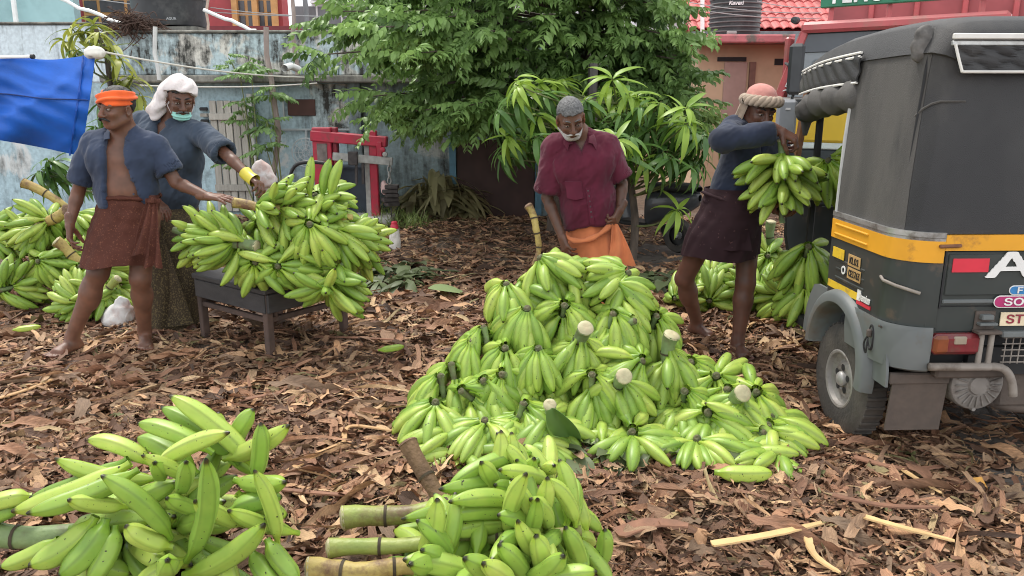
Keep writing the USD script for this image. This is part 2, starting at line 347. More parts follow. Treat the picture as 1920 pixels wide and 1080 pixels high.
H2.part('ledge', box(((W(385, 0, 15)[0] + W(562, 0, 15)[0]) / 2, 14.75, W(0, 56, 14.7)[2]), (W(562, 0, 15)[0] - W(385, 0, 15)[0], .6, .09)), mat('dark_red', (.16, .02, .025), var=.2))
H3 = Thing('teal_house', 'pale teal wall of a house at the far left behind the blue tarpaulin', 'house', (W(20, 0, 13.5)[0], 13.5, 0))
a, c = W(-300, 60, 13.5), W(136, 0, 13.5)
H3.part('wall', box(((a[0] + c[0]) / 2, 13.6, 3), (c[0] - a[0], .2, 6)), mat('teal_wall', (.30, .47, .48), rough=.7, var=.12, scale=1.5, dirt=(.2, .33, .34), dscale=.9))
pvc = mat('white_pvc', (.75, .75, .73), rough=.4, var=.08)
H3.part('drain_pipe', sweep([W(20, -40, 13.35), W(31, 46, 13.35)], .04, 8), pvc)
tp = mat('tank_black', (.018, .019, .021), rough=.45, var=.4, scale=5, dirt=(.06, .06, .058), dscale=4)
def tank(name, label, c, r, h, ribs, squat):
    t = Thing(name, label, 'water tank', c)
    prof = [(0, 0), (r * .97, 0), (r, .03 * h)]
    if squat:
        prof += [(r * 1.0, .15 * h), (r * 1.03, .3 * h), (r * 1.03, .46 * h), (r * 1.06, .5 * h), (r * 1.03, .54 * h), (r * 1.03, .7 * h), (r * .96, .82 * h), (r * .7, .92 * h), (r * .35, h), (0, h)]
    else:
        for k in range(ribs):
            z0, z1 = h * (.04 + .8 * k / ribs), h * (.04 + .8 * (k + 1) / ribs)
            prof += [(r, z0), (r, z0 + .72 * (z1 - z0)), (r * 1.03, z0 + .8 * (z1 - z0)), (r * 1.03, z0 + .92 * (z1 - z0)), (r, z1)]
        prof += [(r * .9, .88 * h), (r * .5, .95 * h), (r * .3, h), (0, h)]
    t.part('tank_body', lathe(prof, 40, c), tp, smooth=35)
    if not squat:
        for k in range(ribs):
            z = h * (.04 + .8 * (k + .86) / ribs); t.part('rib', lathe([(r * 1.031, z - .012), (r * 1.045, z), (r * 1.031, z + .012)], 40, c), mat('rib_dust', (.11, .11, .108), var=.2))
    t.part('lid', lathe([(0, h * .98), (r * .34, h * .98), (r * .34, h * 1.04), (r * .3, h * 1.06), (0, h * 1.06)], 24, c), tp, smooth=35)
    return t
def letters(t, text, p, right, up, height, mat_, depth=.004, bold=True, parent=None, name='lettering', slant=0.0, width=None):
    """Raised lettering that starts at p, reads along right, with its normal right x up."""
    m = meshkit.text_mesh(text, height, depth, bold); v = np.asarray(m.vertices).copy()
    if width: v[:, 0] *= width / max(v[:, 0].max(), 1e-6)
    v[:, 0] += slant * v[:, 1]
    r, u = unit(right), unit(up); n = np.cross(r, u)
    return t.part(name, (np.asarray(p) + v[:, :1] * r + v[:, 1:2] * u + v[:, 2:] * n, np.asarray(m.faces)), mat_, parent)
c = W(321, 52, 12.0); tk = tank('water_tank', 'squat black plastic water tank on the wall at the left', (c[0], 12.0, c[2]), .5, .75, 0, True)
stand = tk.part('stand', box((c[0], 12.0, c[2] / 2 - .01), (1.1, .9, c[2] - .02)), CONC)
letters(tk, 'AQUA', W(312, 37, 11.475), (1, 0, 0), (0, 0, 1), .035, mat('pale_print', (.3, .31, .31), var=.1))

# peach building
peach = mat('peach_wall', (.60, .41, .27), rough=.75, var=.08, scale=2, dirt=(.45, .30, .2), dscale=1.3, dlo=.55, dhi=.8)
pink = mat('pink_ledge', (.50, .15, .16), rough=.7, var=.2, scale=5, dirt=(.16, .13, .11), dscale=4, dlo=.5, dhi=.62)
PY = 12.6
B = Thing('peach_building', 'low peach building with a faded pink roof edge beside the lorry', 'building', (W(1420, 0, PY)[0], PY, 0))
xa, xb = W(1312, 80, PY)[0], W(1720, 80, PY)[0]; zt = W(0, 84, PY)[2]; ze = W(0, 65, PY - .3)[2]
B.part('wall', box(((xa + xb) / 2, PY + 2, zt / 2), (xb - xa, 4, zt)), peach)
B.part('roof_edge', box(((xa + xb) / 2 - .05, PY + 1.85, (zt + ze) / 2), (xb - xa + .3, 4.5, ze - zt), b=.02), pink)
xw = W(1195, 85, 16.4)[0]
B.part('wing_wall', box(((xw + xa) / 2, 16.7, zt / 2), (xa - xw - .02, .4, zt)), peach)
B.part('wing_roof_edge', box(((xw + xa) / 2 - .1, 15.9, (zt + ze) / 2 - .01), (xa - xw - .12, 1.6, ze - zt), b=.02), pink)
mauve = mat('mauve_door', (.42, .27, .23), rough=.6, var=.1)
black_gap = mat('dark_opening', (.012, .011, .012), rough=.6)
face(B, 'door', 1346, 116, 1402, 330, PY, mauve, th=.05, dy=.03, b=.008)
face(B, 'door_transom', 1345, 107, 1400, 115, PY, black_gap, th=.03, dy=.012)
face(B, 'door_jamb', 1403, 116, 1407, 330, PY, mat('brown_jamb', (.2, .1, .075), var=.2), th=.06, dy=.045)
face(B, 'vent_opening', 1452, 110, 1484, 122, PY, black_gap, th=.03, dy=.012)
face(B, 'wing_window', 1232, 110, 1296, 124, 16.45, black_gap, th=.05, dy=.01)
c = W(1376, 64, 14.2); t2 = tank('water_tank', 'tall ribbed black water tank on the peach building roof', (c[0], 14.2, ze), .43, 1.05, 11, False)
tk_pt = W(1366, 9, 13.745); letters(t2, 'Kaveri', (tk_pt[0], 13.745, tk_pt[2]), (1, 0, 0), (0, 0, 1), .06, mat('white_print', (.75, .75, .74), var=.05), slant=.2)
t2.part('outlet', box(W(1372, 61, 13.7), (.16, .05, .05), b=.01), mat('grey_outlet', (.3, .3, .29), var=.2))
B.part('drain_pipe', sweep([W(1317, -30, 13.6), W(1317, 66, 13.6)], .035, 8), pvc)
# red tiled house behind it
rt = mat('red_tile', (.42, .09, .085), rough=.6, var=.25, scale=9, rand=.15)
R_ = Thing('tiled_house', 'house with bright red roof tiles behind the ribbed water tank', 'house', (W(1420, 0, 18)[0], 18, 0))
a, c = W(1290, 62, 17.6), W(1660, 62, 17.6)
R_.part('wall', box(((a[0] + c[0]) / 2, 20.5, 1.6), (c[0] - a[0], 4, 3.2)), red_w)
ev = W(0, 57, 17.4)[2]; dz, dy_ = .17, .30
def tile(cx, cy, cz, w):
    g = np.linspace(0, 1, 5); P = np.array([[[cx + (q - .5) * w, cy + s * dy_ * 1.12, cz + s * dz * 1.12 + .045 * math.sin(q * PI) + .03 * (1 - s)] for q in g] for s in (0, 1)]); return thick(P, .02)
rows, wt = 7, .2
for j in range(rows):
    for i in range(int((c[0] - a[0]) / wt)):
        x = a[0] + (i + .5) * wt
        if W(1335, 0, 17.5)[0] + .1 < x < W(1415, 0, 17.5)[0] - .15 or x > W(1585, 0, 17.5)[0]: continue
        R_.part('roof_tile', tile(x, 17.4 + j * dy_, ev + j * dz, wt * 1.04), rt)
R_.part('roof_deck', thick(np.array([[[a[0], 17.45, ev - .06], [c[0], 17.45, ev - .06]], [[a[0], 19.6, ev + 2.15 * dz / dy_ - .06], [c[0], 19.6, ev + 2.15 * dz / dy_ - .06]]]), .03), red_w)
R_.part('gutter', box(((a[0] + c[0]) / 2, 17.38, ev - .07), (c[0] - a[0], .12, .1)), mat('grey_gutter', (.12, .14, .15), var=.3))
R_.part('gable', box(((a[0] + c[0]) / 2, 19.7, ev + 1.7), (c[0] - a[0], .2, 1.2)), red_w)

# posts, poles, wires along the wall
pole_w = mat('weathered_pole', (.22, .17, .15), rough=.85, col2=(.34, .28, .25), scale=5, stretch=(4, 4, .7), bump=1)
def pole(label, pts, r0, r1, m=None, name='pole'):
    p = bez(pts, 9); p = p + .012 * np.random.default_rng(len(label)).normal(size=p.shape); return solo(name, sweep(p, np.linspace(r0, r1, 9), 8), m or pole_w, label, 'pole', smooth=40)
pole('crooked wooden pole leaning against the wall left of the brown window', [G(541, 385) * V(1, 0, 0) + V(0, 10.35, -.1), W(520, 230, 10.4), W(503, 130, 10.42), W(499, 52, 10.42)], .04, .035)
pole('thin straight wooden pole on the ledge right of the leaning pole', [V(W(551, 0, 10.7)[0], 10.66, ZL + .02), W(551, 60, 10.66), W(549, -20, 10.66)], .03, .026)
pole('dark round post among the mango leaves', [V(W(1110, 0, 7.9)[0], 7.9, -.1), W(1110, 240, 7.9), W(1110, 121, 7.9)], .05, .048, mat('dark_post', (.045, .038, .035), var=.4))
pole('white pipe sloping down across the red house front', [W(226, 45, 11.9), W(122, 0, 11.9), W(70, -22, 11.9)], .026, .026, pvc, 'pipe')
pole('white pipe sloping from the left water tank down to the wall', [W(384, 20, 11.4), W(430, 40, 11.4), W(482, 60, 11.4)], .026, .026, pvc, 'pipe')
pole('grey pole with a fork of cables in front of the white house', [V(W(575, 0, 13)[0], 13, 0), W(573, 40, 13), W(571, -20, 13)], .045, .04, mat('grey_pole', (.16, .16, .165), var=.3))
pole('pale thin pole beside the left water tank', [V(W(386, 0, 11.6)[0], 11.6, ZL), W(387, 30, 11.6), W(391, -20, 11.6)], .02, .02, mat('tan_pole', (.45, .34, .27), var=.2))
rope_m = mat('white_rope', (.68, .66, .6), rough=.8, var=.1)
def rope(label, a, b, sag, r=.009, m=None, name='rope'):
    s = np.linspace(0, 1, 25); p = a + s[:, None] * (b - a); p[:, 2] -= sag * 4 * s * (1 - s); return solo(name, sweep(p, r, 6), m or rope_m, label, 'rope')
rope('white rope strung from the tarpaulin corner across the mouldy wall', W(183, 95, 6.8), W(602, 145, 10.2), .06)
rope('lower white rope stretched level behind the headcloths', W(262, 160, 8.2), W(594, 156, 10.2), .03)
wire_m = mat('pale_wire', (.35, .35, .35), var=.1)
for k, (u0, v0, u1, v1) in enumerate(((150, -6, 545, 30), (395, 14, 690, 30), (1290, 4, 1540, 24), (1284, 14, 1540, 34), (1420, 2, 1560, 12))):
    rope(['highest thin cable across the red house', 'cable running past the white house windows', 'upper cable in front of the red roof tiles', 'lower cable in front of the red roof tiles', 'short cable at the top beside the lorry sign'][k], W(u0, v0, 12.4), W(u1, v1, 12.4), .05, .007, wire_m, 'cable')
elbow = Thing('drain_spout', 'short white drain pipe poking out of the ledge', 'pipe', W(542, 127, 10.35))
elbow.part('pipe', sweep([W(560, 130, 10.5), W(545, 124, 10.3), W(533, 128, 10.1)], .045, 10, caps=False), pvc, smooth=40)
elbow2 = Thing('drain_pipe', 'grey bent drain pipe running down the left end of the ledge', 'pipe', W(293, 120, 10.4))
elbow2.part('pipe', sweep([W(291, 50, 10.5), W(290, 100, 10.5), W(296, 126, 10.4), W(299, 150, 10.4)], .028, 8), mat('grey_pipe', (.5, .5, .48), var=.15), smooth=40)

# dry roots and straw heaped on the wall
def straw_heap(label, c, r, n, m, seed, L=.4, th=.006):
    g = np.random.default_rng(seed); ms = []
    for i in range(n):
        p = c + g.normal(size=3) * r; d = unit(g.normal(size=3) * V(1, .6, .35)); L_ = L * .55; q = [p, p + d * L_ * .5 + g.normal(size=3) * .04, p + d * L_ * g.uniform(.6, 1.1) + g.normal(size=3) * .06 - V(0, 0, .05)]
        ms.append(sweep(bez(q, 5), th, 4))
    solo('straw_heap', cat(ms), m, label, 'straw')
straw_heap('tangle of dry brown roots lying on the wall beside the left water tank', W(252, 44, 10.85), V(.13, .06, .045), 230, mat('dry_root', (.075, .042, .03), rough=.9, var=.4), 4)
# ---------------------------------------------------------------- trees and plants
def leafmat(name, c1, c2, trans=.3, rough=.45):
    return usdkit.material(stage, '/World/Looks/' + name, {
        'a': ('attribute', {'attribute': 'tone'}), 'g': ('geometry', {}), 'n': ('noise_texture', {'scale': 9.0, 'detail': 3.0}), 'ad': ('math', {'math_type': 'multiply_add', 'value2': .5}), 'oi': ('object_info', {}),
        'ad2': ('math', {'math_type': 'multiply_add', 'value2': .25}), 'r': ('rgb_ramp', {'ramp': [(.15, c1), (.85, c2)]}), 'p': ('principled_bsdf', {'roughness': rough, 'specular_ior_level': .4}), 't': ('translucent_bsdf', {}), 'm': ('mix_closure', {'fac': trans})},
        [('g.position', 'n.vector'), ('n.fac', 'ad.value1'), ('a.fac', 'ad.value3'), ('oi.random', 'ad2.value1'), ('ad.value', 'ad2.value3'), ('ad2.value', 'r.fac'), ('r.color', 'p.base_color'), ('r.color', 't.color'), ('p.BSDF', 'm.closure1'), ('t.BSDF', 'm.closure2')], surface='m.closure')
def blade(L, w, droop, n=5, fold=.25, point=1.0, wave=0.0):
    """A leaf along +x, its face up (+z), bending down by droop radians at the tip: 4 n triangles."""
    t = np.linspace(0, 1, n + 1); a = droop * t
    x = np.cumsum(np.r_[0, np.cos(a[1:])]) * L / n; z = -np.cumsum(np.r_[0, np.sin(a[1:])]) * L / n
    hw = w / 2 * np.sin(PI * np.clip(t, 0, 1) ** (.75 * point)) ** .8; hw[0] = w * .05; hw[-1] = w * .02
    zz = z + wave * np.sin(t * 9)
    P = np.stack([np.stack([x, hw, zz + fold * hw], 1), np.stack([x, 0 * x, z], 1), np.stack([x, -hw, zz + fold * hw], 1)], 1)
    return sheet(P)
def joint(ms, tones):
    v, f = cat(ms); return (v, f), np.concatenate([np.full(len(m[0]), t) for m, t in zip(ms, tones)])
bark = mat('bark', (.09, .07, .055), rough=.9, var=.4, scale=8, stretch=(3, 3, .8), bump=2, bscale=25)
# ---- spreading tree with feathery leaves
def frond(L, g):
    n = 8; t = np.linspace(0, 1, 7); droop = g.uniform(.15, .75)
    rx = np.cumsum(np.r_[0, np.cos(droop * t[1:])]) * L / 6; rz = -np.cumsum(np.r_[0, np.sin(droop * t[1:])]) * L / 6
    sp = np.stack([rx, 0 * rx, rz], 1); ms = [sweep(sp, np.linspace(.004, .0015, 7), 3, False)]
    for i in range(n):
        s = .1 + .88 * i / (n - 1); p = np.array([np.interp(s, t, sp[:, k]) for k in range(3)])
        for side in (-1, 1):
            l = L * .27 * (.6 + .55 * math.sin(PI * min(1, .25 + s * .75))) * g.uniform(.85, 1.15)
            b = blade(l, l * .46, g.uniform(.2, 1.0), 3, .2)
            ms.append(xf(b, RZ(side * g.uniform(52, 70)) @ RX(side * -g.uniform(-15, 35)) @ RY(g.uniform(0, 45)), p))
    return ms
def spreading_tree():
    g = np.random.default_rng(21); c = V(W(1050, 0, 9.3)[0], 9.4, 0)
    T = Thing('spreading_tree', 'broad dark green feathery leaved tree in tiers before the wall', 'tree', c)
    top = c + V(.25, .2, 3.3); T.part('trunk', sweep(bez([c - V(0, 0, .1), c + V(.1, .1, 1.1), c + V(.3, .05, 2.2), top], 12), np.linspace(.13, .06, 12), 10), bark, smooth=50)
    protos = [frond(.44, g) for _ in range(9)]; joined = [cat(m) for m in protos]
    items = []
    def lim(z):          # how far the crown reaches to the left and right at height z, in metres from the trunk
        v = 540; zs = [1.05, 1.2, 1.35, 1.5, 1.8, 2.0, 2.15, 2.35, 2.6, 3.2]
        lo = [-1.0, -1.5, -1.8, -2.1, -1.9, -2.4, -2.75, -2.5, -2.2, -1.7]; hi = [1.35, 1.6, 1.65, 1.5, 1.25, 1.2, 1.2, 1.2, 1.25, 1.0]
        return np.interp(z, zs, lo), np.interp(z, zs, hi)
    limbs = []
    for k in range(140):
        z = 1.20 + 2.0 * ((k + .5) / 140) + g.normal() * .04; lo, hi = lim(z)
        a = g.uniform(-PI * 1.02, .02) if k % 5 else g.uniform(0, PI)          # mostly towards the viewer's side and the flanks
        reach = (hi if math.cos(a) > 0 else -lo) * abs(math.cos(a)) + 1.15 * abs(math.sin(a)); reach *= g.uniform(.72, 1.04)
        s = c + V(.15, .08, max(.5, z - .05 * reach)); e = c + V(math.cos(a) * reach, math.sin(a) * reach, z + g.normal() * .05)
        m = (s + e) / 2 + V(0, 0, .12); cur = bez([s, m, e], 9); limbs.append(sweep(cur, np.linspace(.022, .006, 9), 5, False))
        nf = int(6 + reach * 8)
        for i in range(nf):
            q = g.uniform(.28, 1.0) ** .8; p = np.array([np.interp(q, np.linspace(0, 1, 9), cur[:, j]) for j in range(3)])
            yaw = math.degrees(a) + g.choice([-1, 1]) * g.uniform(20, 75) * (1 - .5 * q) ; R = RZ(yaw) @ RY(g.uniform(-24, 34)) @ RX(g.normal() * 28)
            items.append((p + g.normal(size=3) * V(.05, .05, .035), R, g.uniform(.6, 1.12), int(g.integers(9)), np.clip(.32 + .22 * g.normal() + .12 * q, 0, 1)))
    T.part('limbs', cat(limbs), bark)
    lm = leafmat('tree_leaf', (.04, .09, .03), (.25, .40, .12), .34)
    items.sort(key=lambda i: i[0][1])
    for p, R, s, k, tone in items[:300]:
        m = xf(joined[k], R, p, s); T.part('frond', m, lm, attr={'tone': np.full(len(m[0]), tone)})
    rest = [xf(joined[k], R, p, s) for p, R, s, k, tone in items[300:]]; (m, tn) = joint(rest, [i[4] * .9 for i in items[300:]])
    T.part('crown', m, lm, kind='stuff', attr={'tone': tn})
spreading_tree()
# ---- mango trees: whorls of long hanging leaves
def mango(name, label, base, trunk_pts, whorls, seed, lms, nleaf=(8, 13), L=(.2, .3), part_max=300):
    g = np.random.default_rng(seed); T = Thing(name, label, 'tree', base)
    T.part('trunk', sweep(bez(trunk_pts, 10), np.linspace(.045, .022, 10), 8), bark, smooth=50)
    twigs, leaves = [], []
    tp = bez(trunk_pts, 30)
    for (p, young, sc) in whorls:
        j = np.argmin(np.linalg.norm(tp - (p - V(0, 0, .25)), axis=1)); a = tp[j]
        d = unit(p - a + V(0, 0, .1)); twigs.append(sweep(bez([a, (a + p) / 2 + V(0, 0, -.06), p], 6), np.linspace(.012, .005, 6), 5, False))
        for i in range(int(g.integers(*nleaf))):
            yaw = i * 137.5 + g.uniform(-20, 20); l = g.uniform(*L) * sc
            up = g.uniform(-50, 30) if not young else g.uniform(-35, 45)
            b = blade(l, l * g.uniform(.15, .20), g.uniform(.7, 1.7), 6, .22, 1.0, .004)
            R = frame(unit(d * .6 + V(0, 0, .8))) @ RZ(yaw) @ RY(-up)
            leaves.append((xf(b, R, p - d * g.uniform(0, .06)), 1 if young else 0, np.clip(.4 + .25 * g.normal(), 0, 1)))
    T.part('twigs', cat(twigs), mat('green_twig', (.14, .16, .06), var=.3))
    leaves.sort(key=lambda q: q[0][0][:, 1].mean())
    for m, y, tone in leaves[:part_max]: T.part('leaf', m, lms[y], smooth=True, attr={'tone': np.full(len(m[0]), tone)})
    for y in (0, 1):
        r = [q for q in leaves[part_max:] if q[1] == y]
        if r: (m, tn) = joint([q[0] for q in r], [q[2] for q in r]); T.part('foliage', m, lms[y], smooth=True, kind='stuff', attr={'tone': tn})
MG_D = leafmat('mango_leaf', (.03, .085, .022), (.115, .225, .05), .28, .35); MG_Y = leafmat('young_mango_leaf', (.11, .23, .03), (.31, .46, .065), .4, .4)
MG_O = leafmat('old_mango_leaf', (.06, .115, .02), (.33, .36, .06), .35, .45)
g_ = np.random.default_rng(8)
wh = []
for k in range(96):
    u = 930 + 400 * ((k * .618) % 1); lo = np.interp(u, [930, 1000, 1100, 1200, 1260, 1330], [300, 300, 310, 315, 335, 310]); hi = np.interp(u, [930, 960, 1050, 1150, 1240, 1330], [160, 132, 150, 130, 175, 240])
    v = hi + (lo - hi) * g_.uniform(0, 1); wh.append((W(u, v, 7.35 + g_.normal() * .35), (v < hi + .2 * (lo - hi) and g_.random() < .5) or g_.random() < .06, g_.uniform(.9, 1.25)))
for (u, v) in ((965, 150), (1003, 215), (1148, 145), (1180, 175), (1240, 190), (945, 255), (1290, 200), (1275, 392)): wh.append((W(u, v, 7.0), True, 1.15))
b_ = G(1232, 452); b_[1] = 7.5; b_[0] = W(1190, 300, 7.5)[0]
mango('mango_tree', 'bushy young mango tree with lime green hanging leaves behind the man in maroon', b_, [b_ - V(0, 0, .1), b_ + V(.02, 0, .5), b_ + V(-.08, 0, 1.0), b_ + V(-.15, .05, 1.6)], wh, 15, (MG_D, MG_Y), L=(.21, .32))
wl = []
for (u, v, y) in ((118, 75, 1), (150, 55, 1), (185, 60, 1), (168, 92, 1), (205, 85, 1), (225, 110, 1), (140, 95, 0), (250, 140, 1), (262, 175, 1), (240, 185, 0), (215, 160, 0), (200, 215, 0), (195, 265, 0), (182, 300, 0), (178, 235, 0), (188, 190, 0), (100, 300, 0), (90, 330, 0), (70, 320, 0), (118, 335, 0), (150, 320, 0), (230, 150, 1), (176, 45, 1), (132, 50, 1), (192, 335, 0), (160, 345, 0), (88, 300, 0)):
    wl.append((W(u, v, 7.75 + g_.normal() * .15), bool(y), g_.uniform(.8, 1.1)))
b_ = V(W(203, 0, 7.8)[0], 7.8, 0)
mango('mango_tree', 'slim mango tree with drooping yellow green leaves beside the blue tarpaulin', b_, [b_ - V(0, 0, .1), b_ + V(.03, 0, .7), W(208, 170, 7.8), W(196, 90, 7.8), W(180, 55, 7.8)], wl, 16, (MG_D, MG_O), L=(.24, .34))
# ---- papaya like sapling and ferns against the wall
def sapling(name, label, base, tops, seed, n=9, L=.34, stem=.012):
    g = np.random.default_rng(seed); T = Thing(name, label, 'plant', base); ms = []
    for q in tops:
        T.part('stem', sweep(bez([base, (base + q) / 2 + V(.02, 0, 0), q], 7), np.linspace(stem, stem * .5, 7), 6), mat('green_twig', None), smooth=True)
        for i in range(n):
            fr = cat(frond(L * g.uniform(.75, 1.1), g)); ms.append(xf(fr, RZ(i * 360 / n + g.uniform(-15, 15)) @ RY(g.uniform(-25, 15)), q + V(0, 0, g.uniform(-.1, .05))))
    for m in ms: T.part('frond', m, leafmat_fern, attr={'tone': np.full(len(m[0]), g.uniform(.3, .9))})
leafmat_fern = leafmat('fern_leaf', (.05, .11, .035), (.20, .33, .11), .35)
b_ = V(W(505, 0, 10.3)[0], 10.3, 0)
sapling('sapling', 'thin sapling with tiers of feathery leaves against the blue wall', b_, [W(505, 168, 10.3), W(500, 228, 10.25), W(497, 272, 10.2)], 5, 6, .36)
b_ = V(W(402, 0, 10.4)[0], 10.4, 0)
sapling('creeper', 'leafy green creeper growing up the corner beside the plank door', V(W(455, 0, 10.45)[0], 10.45, 0), [W(452, 195, 10.45), W(462, 215, 10.5), W(448, 130, 10.25), W(470, 120, 10.3), W(440, 300, 10.4)], 6, 5, .3)
sapling('wall_plant', 'light green plant sprouting from the mouldy parapet', V(W(432, 0, 10.6)[0], 10.6, ZL), [W(428, 108, 10.55), W(470, 112, 10.55)], 7, 6, .24)
# grass tuft by the scale
def grass(label, us, vs, n, seed, L=(.15, .32)):
    g = np.random.default_rng(seed); ms, tn = [], []
    for i in range(n):
        p = G(g.uniform(*us), g.uniform(*vs)); b = blade(g.uniform(*L), .012, g.uniform(.3, 1.3), 4, .1); ms.append(xf(b, RZ(g.uniform(0, 360)) @ RY(-g.uniform(45, 85)), p)); tn.append(g.random())
    m, tt = joint(ms, tn); solo('grass', m, leafmat('grass_blade', (.05, .09, .025), (.25, .33, .10), .3), label, 'grass', kind='stuff', attr={'tone': tt})
grass('green grass tufts growing round the foot of the red scale', (690, 800), (395, 432), 700, 9)

# ---------------------------------------------------------------- leaf litter
def litter():
    g = np.random.default_rng(77); pi = UsdGeom.PointInstancer.Define(stage, '/World/leaf_litter')
    pal = [(0, (.055, .034, .025)), (.12, (.13, .075, .052)), (.30, (.27, .145, .095)), (.46, (.18, .13, .095)), (.58, (.38, .215, .14)), (.72, (.32, .235, .165)), (.84, (.50, .31, .19)), (.94, (.58, .42, .27)), (1, (.12, .14, .06))]
    pal = [(p_, (c_[0] * 1.08, c_[1] * 1.0, c_[2] * .88)) for p_, c_ in pal]
    lm = usdkit.material(stage, '/World/Looks/dry_leaf', {
        'oi': ('object_info', {}), 'r': ('rgb_ramp', {'ramp': pal}), 'tc': ('texture_coordinate', {}), 'mp': ('mapping', {'scale': (2, 26, 2)}), 'n': ('noise_texture', {'scale': 5.0, 'detail': 4.0, 'roughness': .7}), 'mr': ('map_range', {'from_min': .25, 'from_max': .75, 'to_min': .45, 'to_max': 1.35}),
        'h': ('hsv', {}), 'p': ('principled_bsdf', {'roughness': .62, 'specular_ior_level': .35}), 'b': ('bump', {'strength': .6, 'distance': .01})},
        [('oi.random', 'r.fac'), ('r.color', 'h.color'), ('tc.object', 'mp.vector'), ('mp.vector', 'n.vector'), ('n.fac', 'mr.value'), ('mr.result', 'h.value'), ('h.color', 'p.base_color'), ('n.fac', 'b.height'), ('b.normal', 'p.normal')], surface='p.BSDF')
    protos = []
    for k in range(16):
        kind = (0, 1, 3, 1, 0, 2, 3, 1)[k % 8]; n = 10
        t = np.linspace(0, 1, n); L = 1.0
        w = {0: .20, 1: .11, 2: .34, 3: .045}[kind] * g.uniform(.75, 1.2)
        jag = np.interp(t, np.linspace(0, 1, 5), 1 + .2 * g.normal(size=5)); hw = np.abs(w / 2 * (np.sin(PI * np.clip(t * .94 + .03, 0, 1)) ** .45) * jag * (1 + .08 * g.normal(size=n)))
        z = .07 * np.sin(t * g.uniform(2, 6) + g.uniform(0, 6)) * (1 if kind != 2 else 1.6); curl = g.uniform(-.35, .8, n) if kind != 3 else g.uniform(0, .3, n)
        tw = np.linspace(0, g.normal() * 1.1, n); bend = np.interp(t, np.linspace(0, 1, 4), g.normal(size=4) * (.05 if kind == 2 else .09))
        P = np.zeros((n, 4, 3))
        for j, s in enumerate((-1, -.33, .33, 1)):
            P[:, j, 0] = (t - .5) * L + .012 * g.normal(size=n) * abs(s); P[:, j, 1] = bend + s * hw * np.cos(tw); P[:, j, 2] = z + s * hw * np.sin(tw) + curl * hw * (abs(s) ** 1.5) * (.9 if kind == 2 else 1.3)
        v, f = sheet(P); _, f2, nn = meshkit.arrays((v, f), True)
        p = f'/World/leaf_litter/dry_leaf_{k:03d}'; raw_mesh(p, v, f, nn, lm); protos.append(p)
    pts, sc, qs, ids = [], [], [], []
    slim = np.array([k for k in range(16) if k % 8 != 5])
    thin = np.array([k for k in range(16) if k % 8 in (1, 2, 3, 6, 7)])
    def put(n, y0, y1, smin, smax, lift, tilt):
        y = np.sqrt(g.uniform(y0 ** 2, y1 ** 2, n)); x = g.uniform(-.78, .78, n) * (y + .3)
        keep = np.ones(n, bool)
        bare = ((x > 2.05) & (y > 2.6) & (y < 6.6) & (g.random(n) < .8)) | ((np.abs(x - 1.6) < .75) & (np.abs(y - 7.95) < .55) & (g.random(n) < .9))
        keep &= ~bare
        x, y = x[keep], y[keep]; n = len(x); s = g.uniform(smin, smax, n) * (.7 + .6 * g.random(n))
        z = gz(x, y) + lift * g.random(n)
        yaw = g.uniform(0, 2 * PI, n); tl = g.normal(size=n) * tilt; rl = g.normal(size=n) * tilt * 1.2
        for i in range(n):
            q = trimesh.transformations.quaternion_from_euler(rl[i], tl[i], yaw[i]); qs.append(q)
        pts.append(np.stack([x, y, z], 1)); sc.append(s); ids.append(g.integers(0, 16, n) if smax < .15 else (thin[g.integers(0, len(thin), n)] if smin > .25 else slim[g.integers(0, len(slim), n)]))
    put(17000, 1.7, 3.6, .05, .13, .018, .12); put(2300, 1.7, 4.2, .12, .26, .03, .10); put(5000, 1.7, 4.0, .03, .08, .022, .12); put(21000, 3.2, 6.5, .06, .17, .025, .14); put(4200, 3.4, 7, .16, .32, .035, .14); put(13000, 6, 10.6, .10, .22, .03, .17); put(900, 1.7, 4.6, .26, .46, .03, .05); put(1000, 4, 8, .28, .46, .035, .06)
    pts = np.vstack(pts); sc = np.concatenate(sc); ids = np.concatenate(ids)
    pi.CreatePrototypesRel().SetTargets([Sdf.Path(p) for p in protos])
    pi.CreateProtoIndicesAttr(Vt.IntArray.FromNumpy(ids.astype(np.int32))); pi.CreatePositionsAttr(Vt.Vec3fArray.FromNumpy(pts.astype(np.float32)))
    pi.CreateScalesAttr(Vt.Vec3fArray.FromNumpy(np.repeat(sc[:, None], 3, 1).astype(np.float32)))
    q = np.array(qs); pi.CreateOrientationsAttr(Vt.QuathArray([Gf.Quath(float(a), float(b), float(c), float(d)) for a, b, c, d in q]))
    tag(pi.GetPrim(), 'thick litter of dry brown banana leaf scraps covering the ground', 'leaf litter', kind='stuff')
litter()
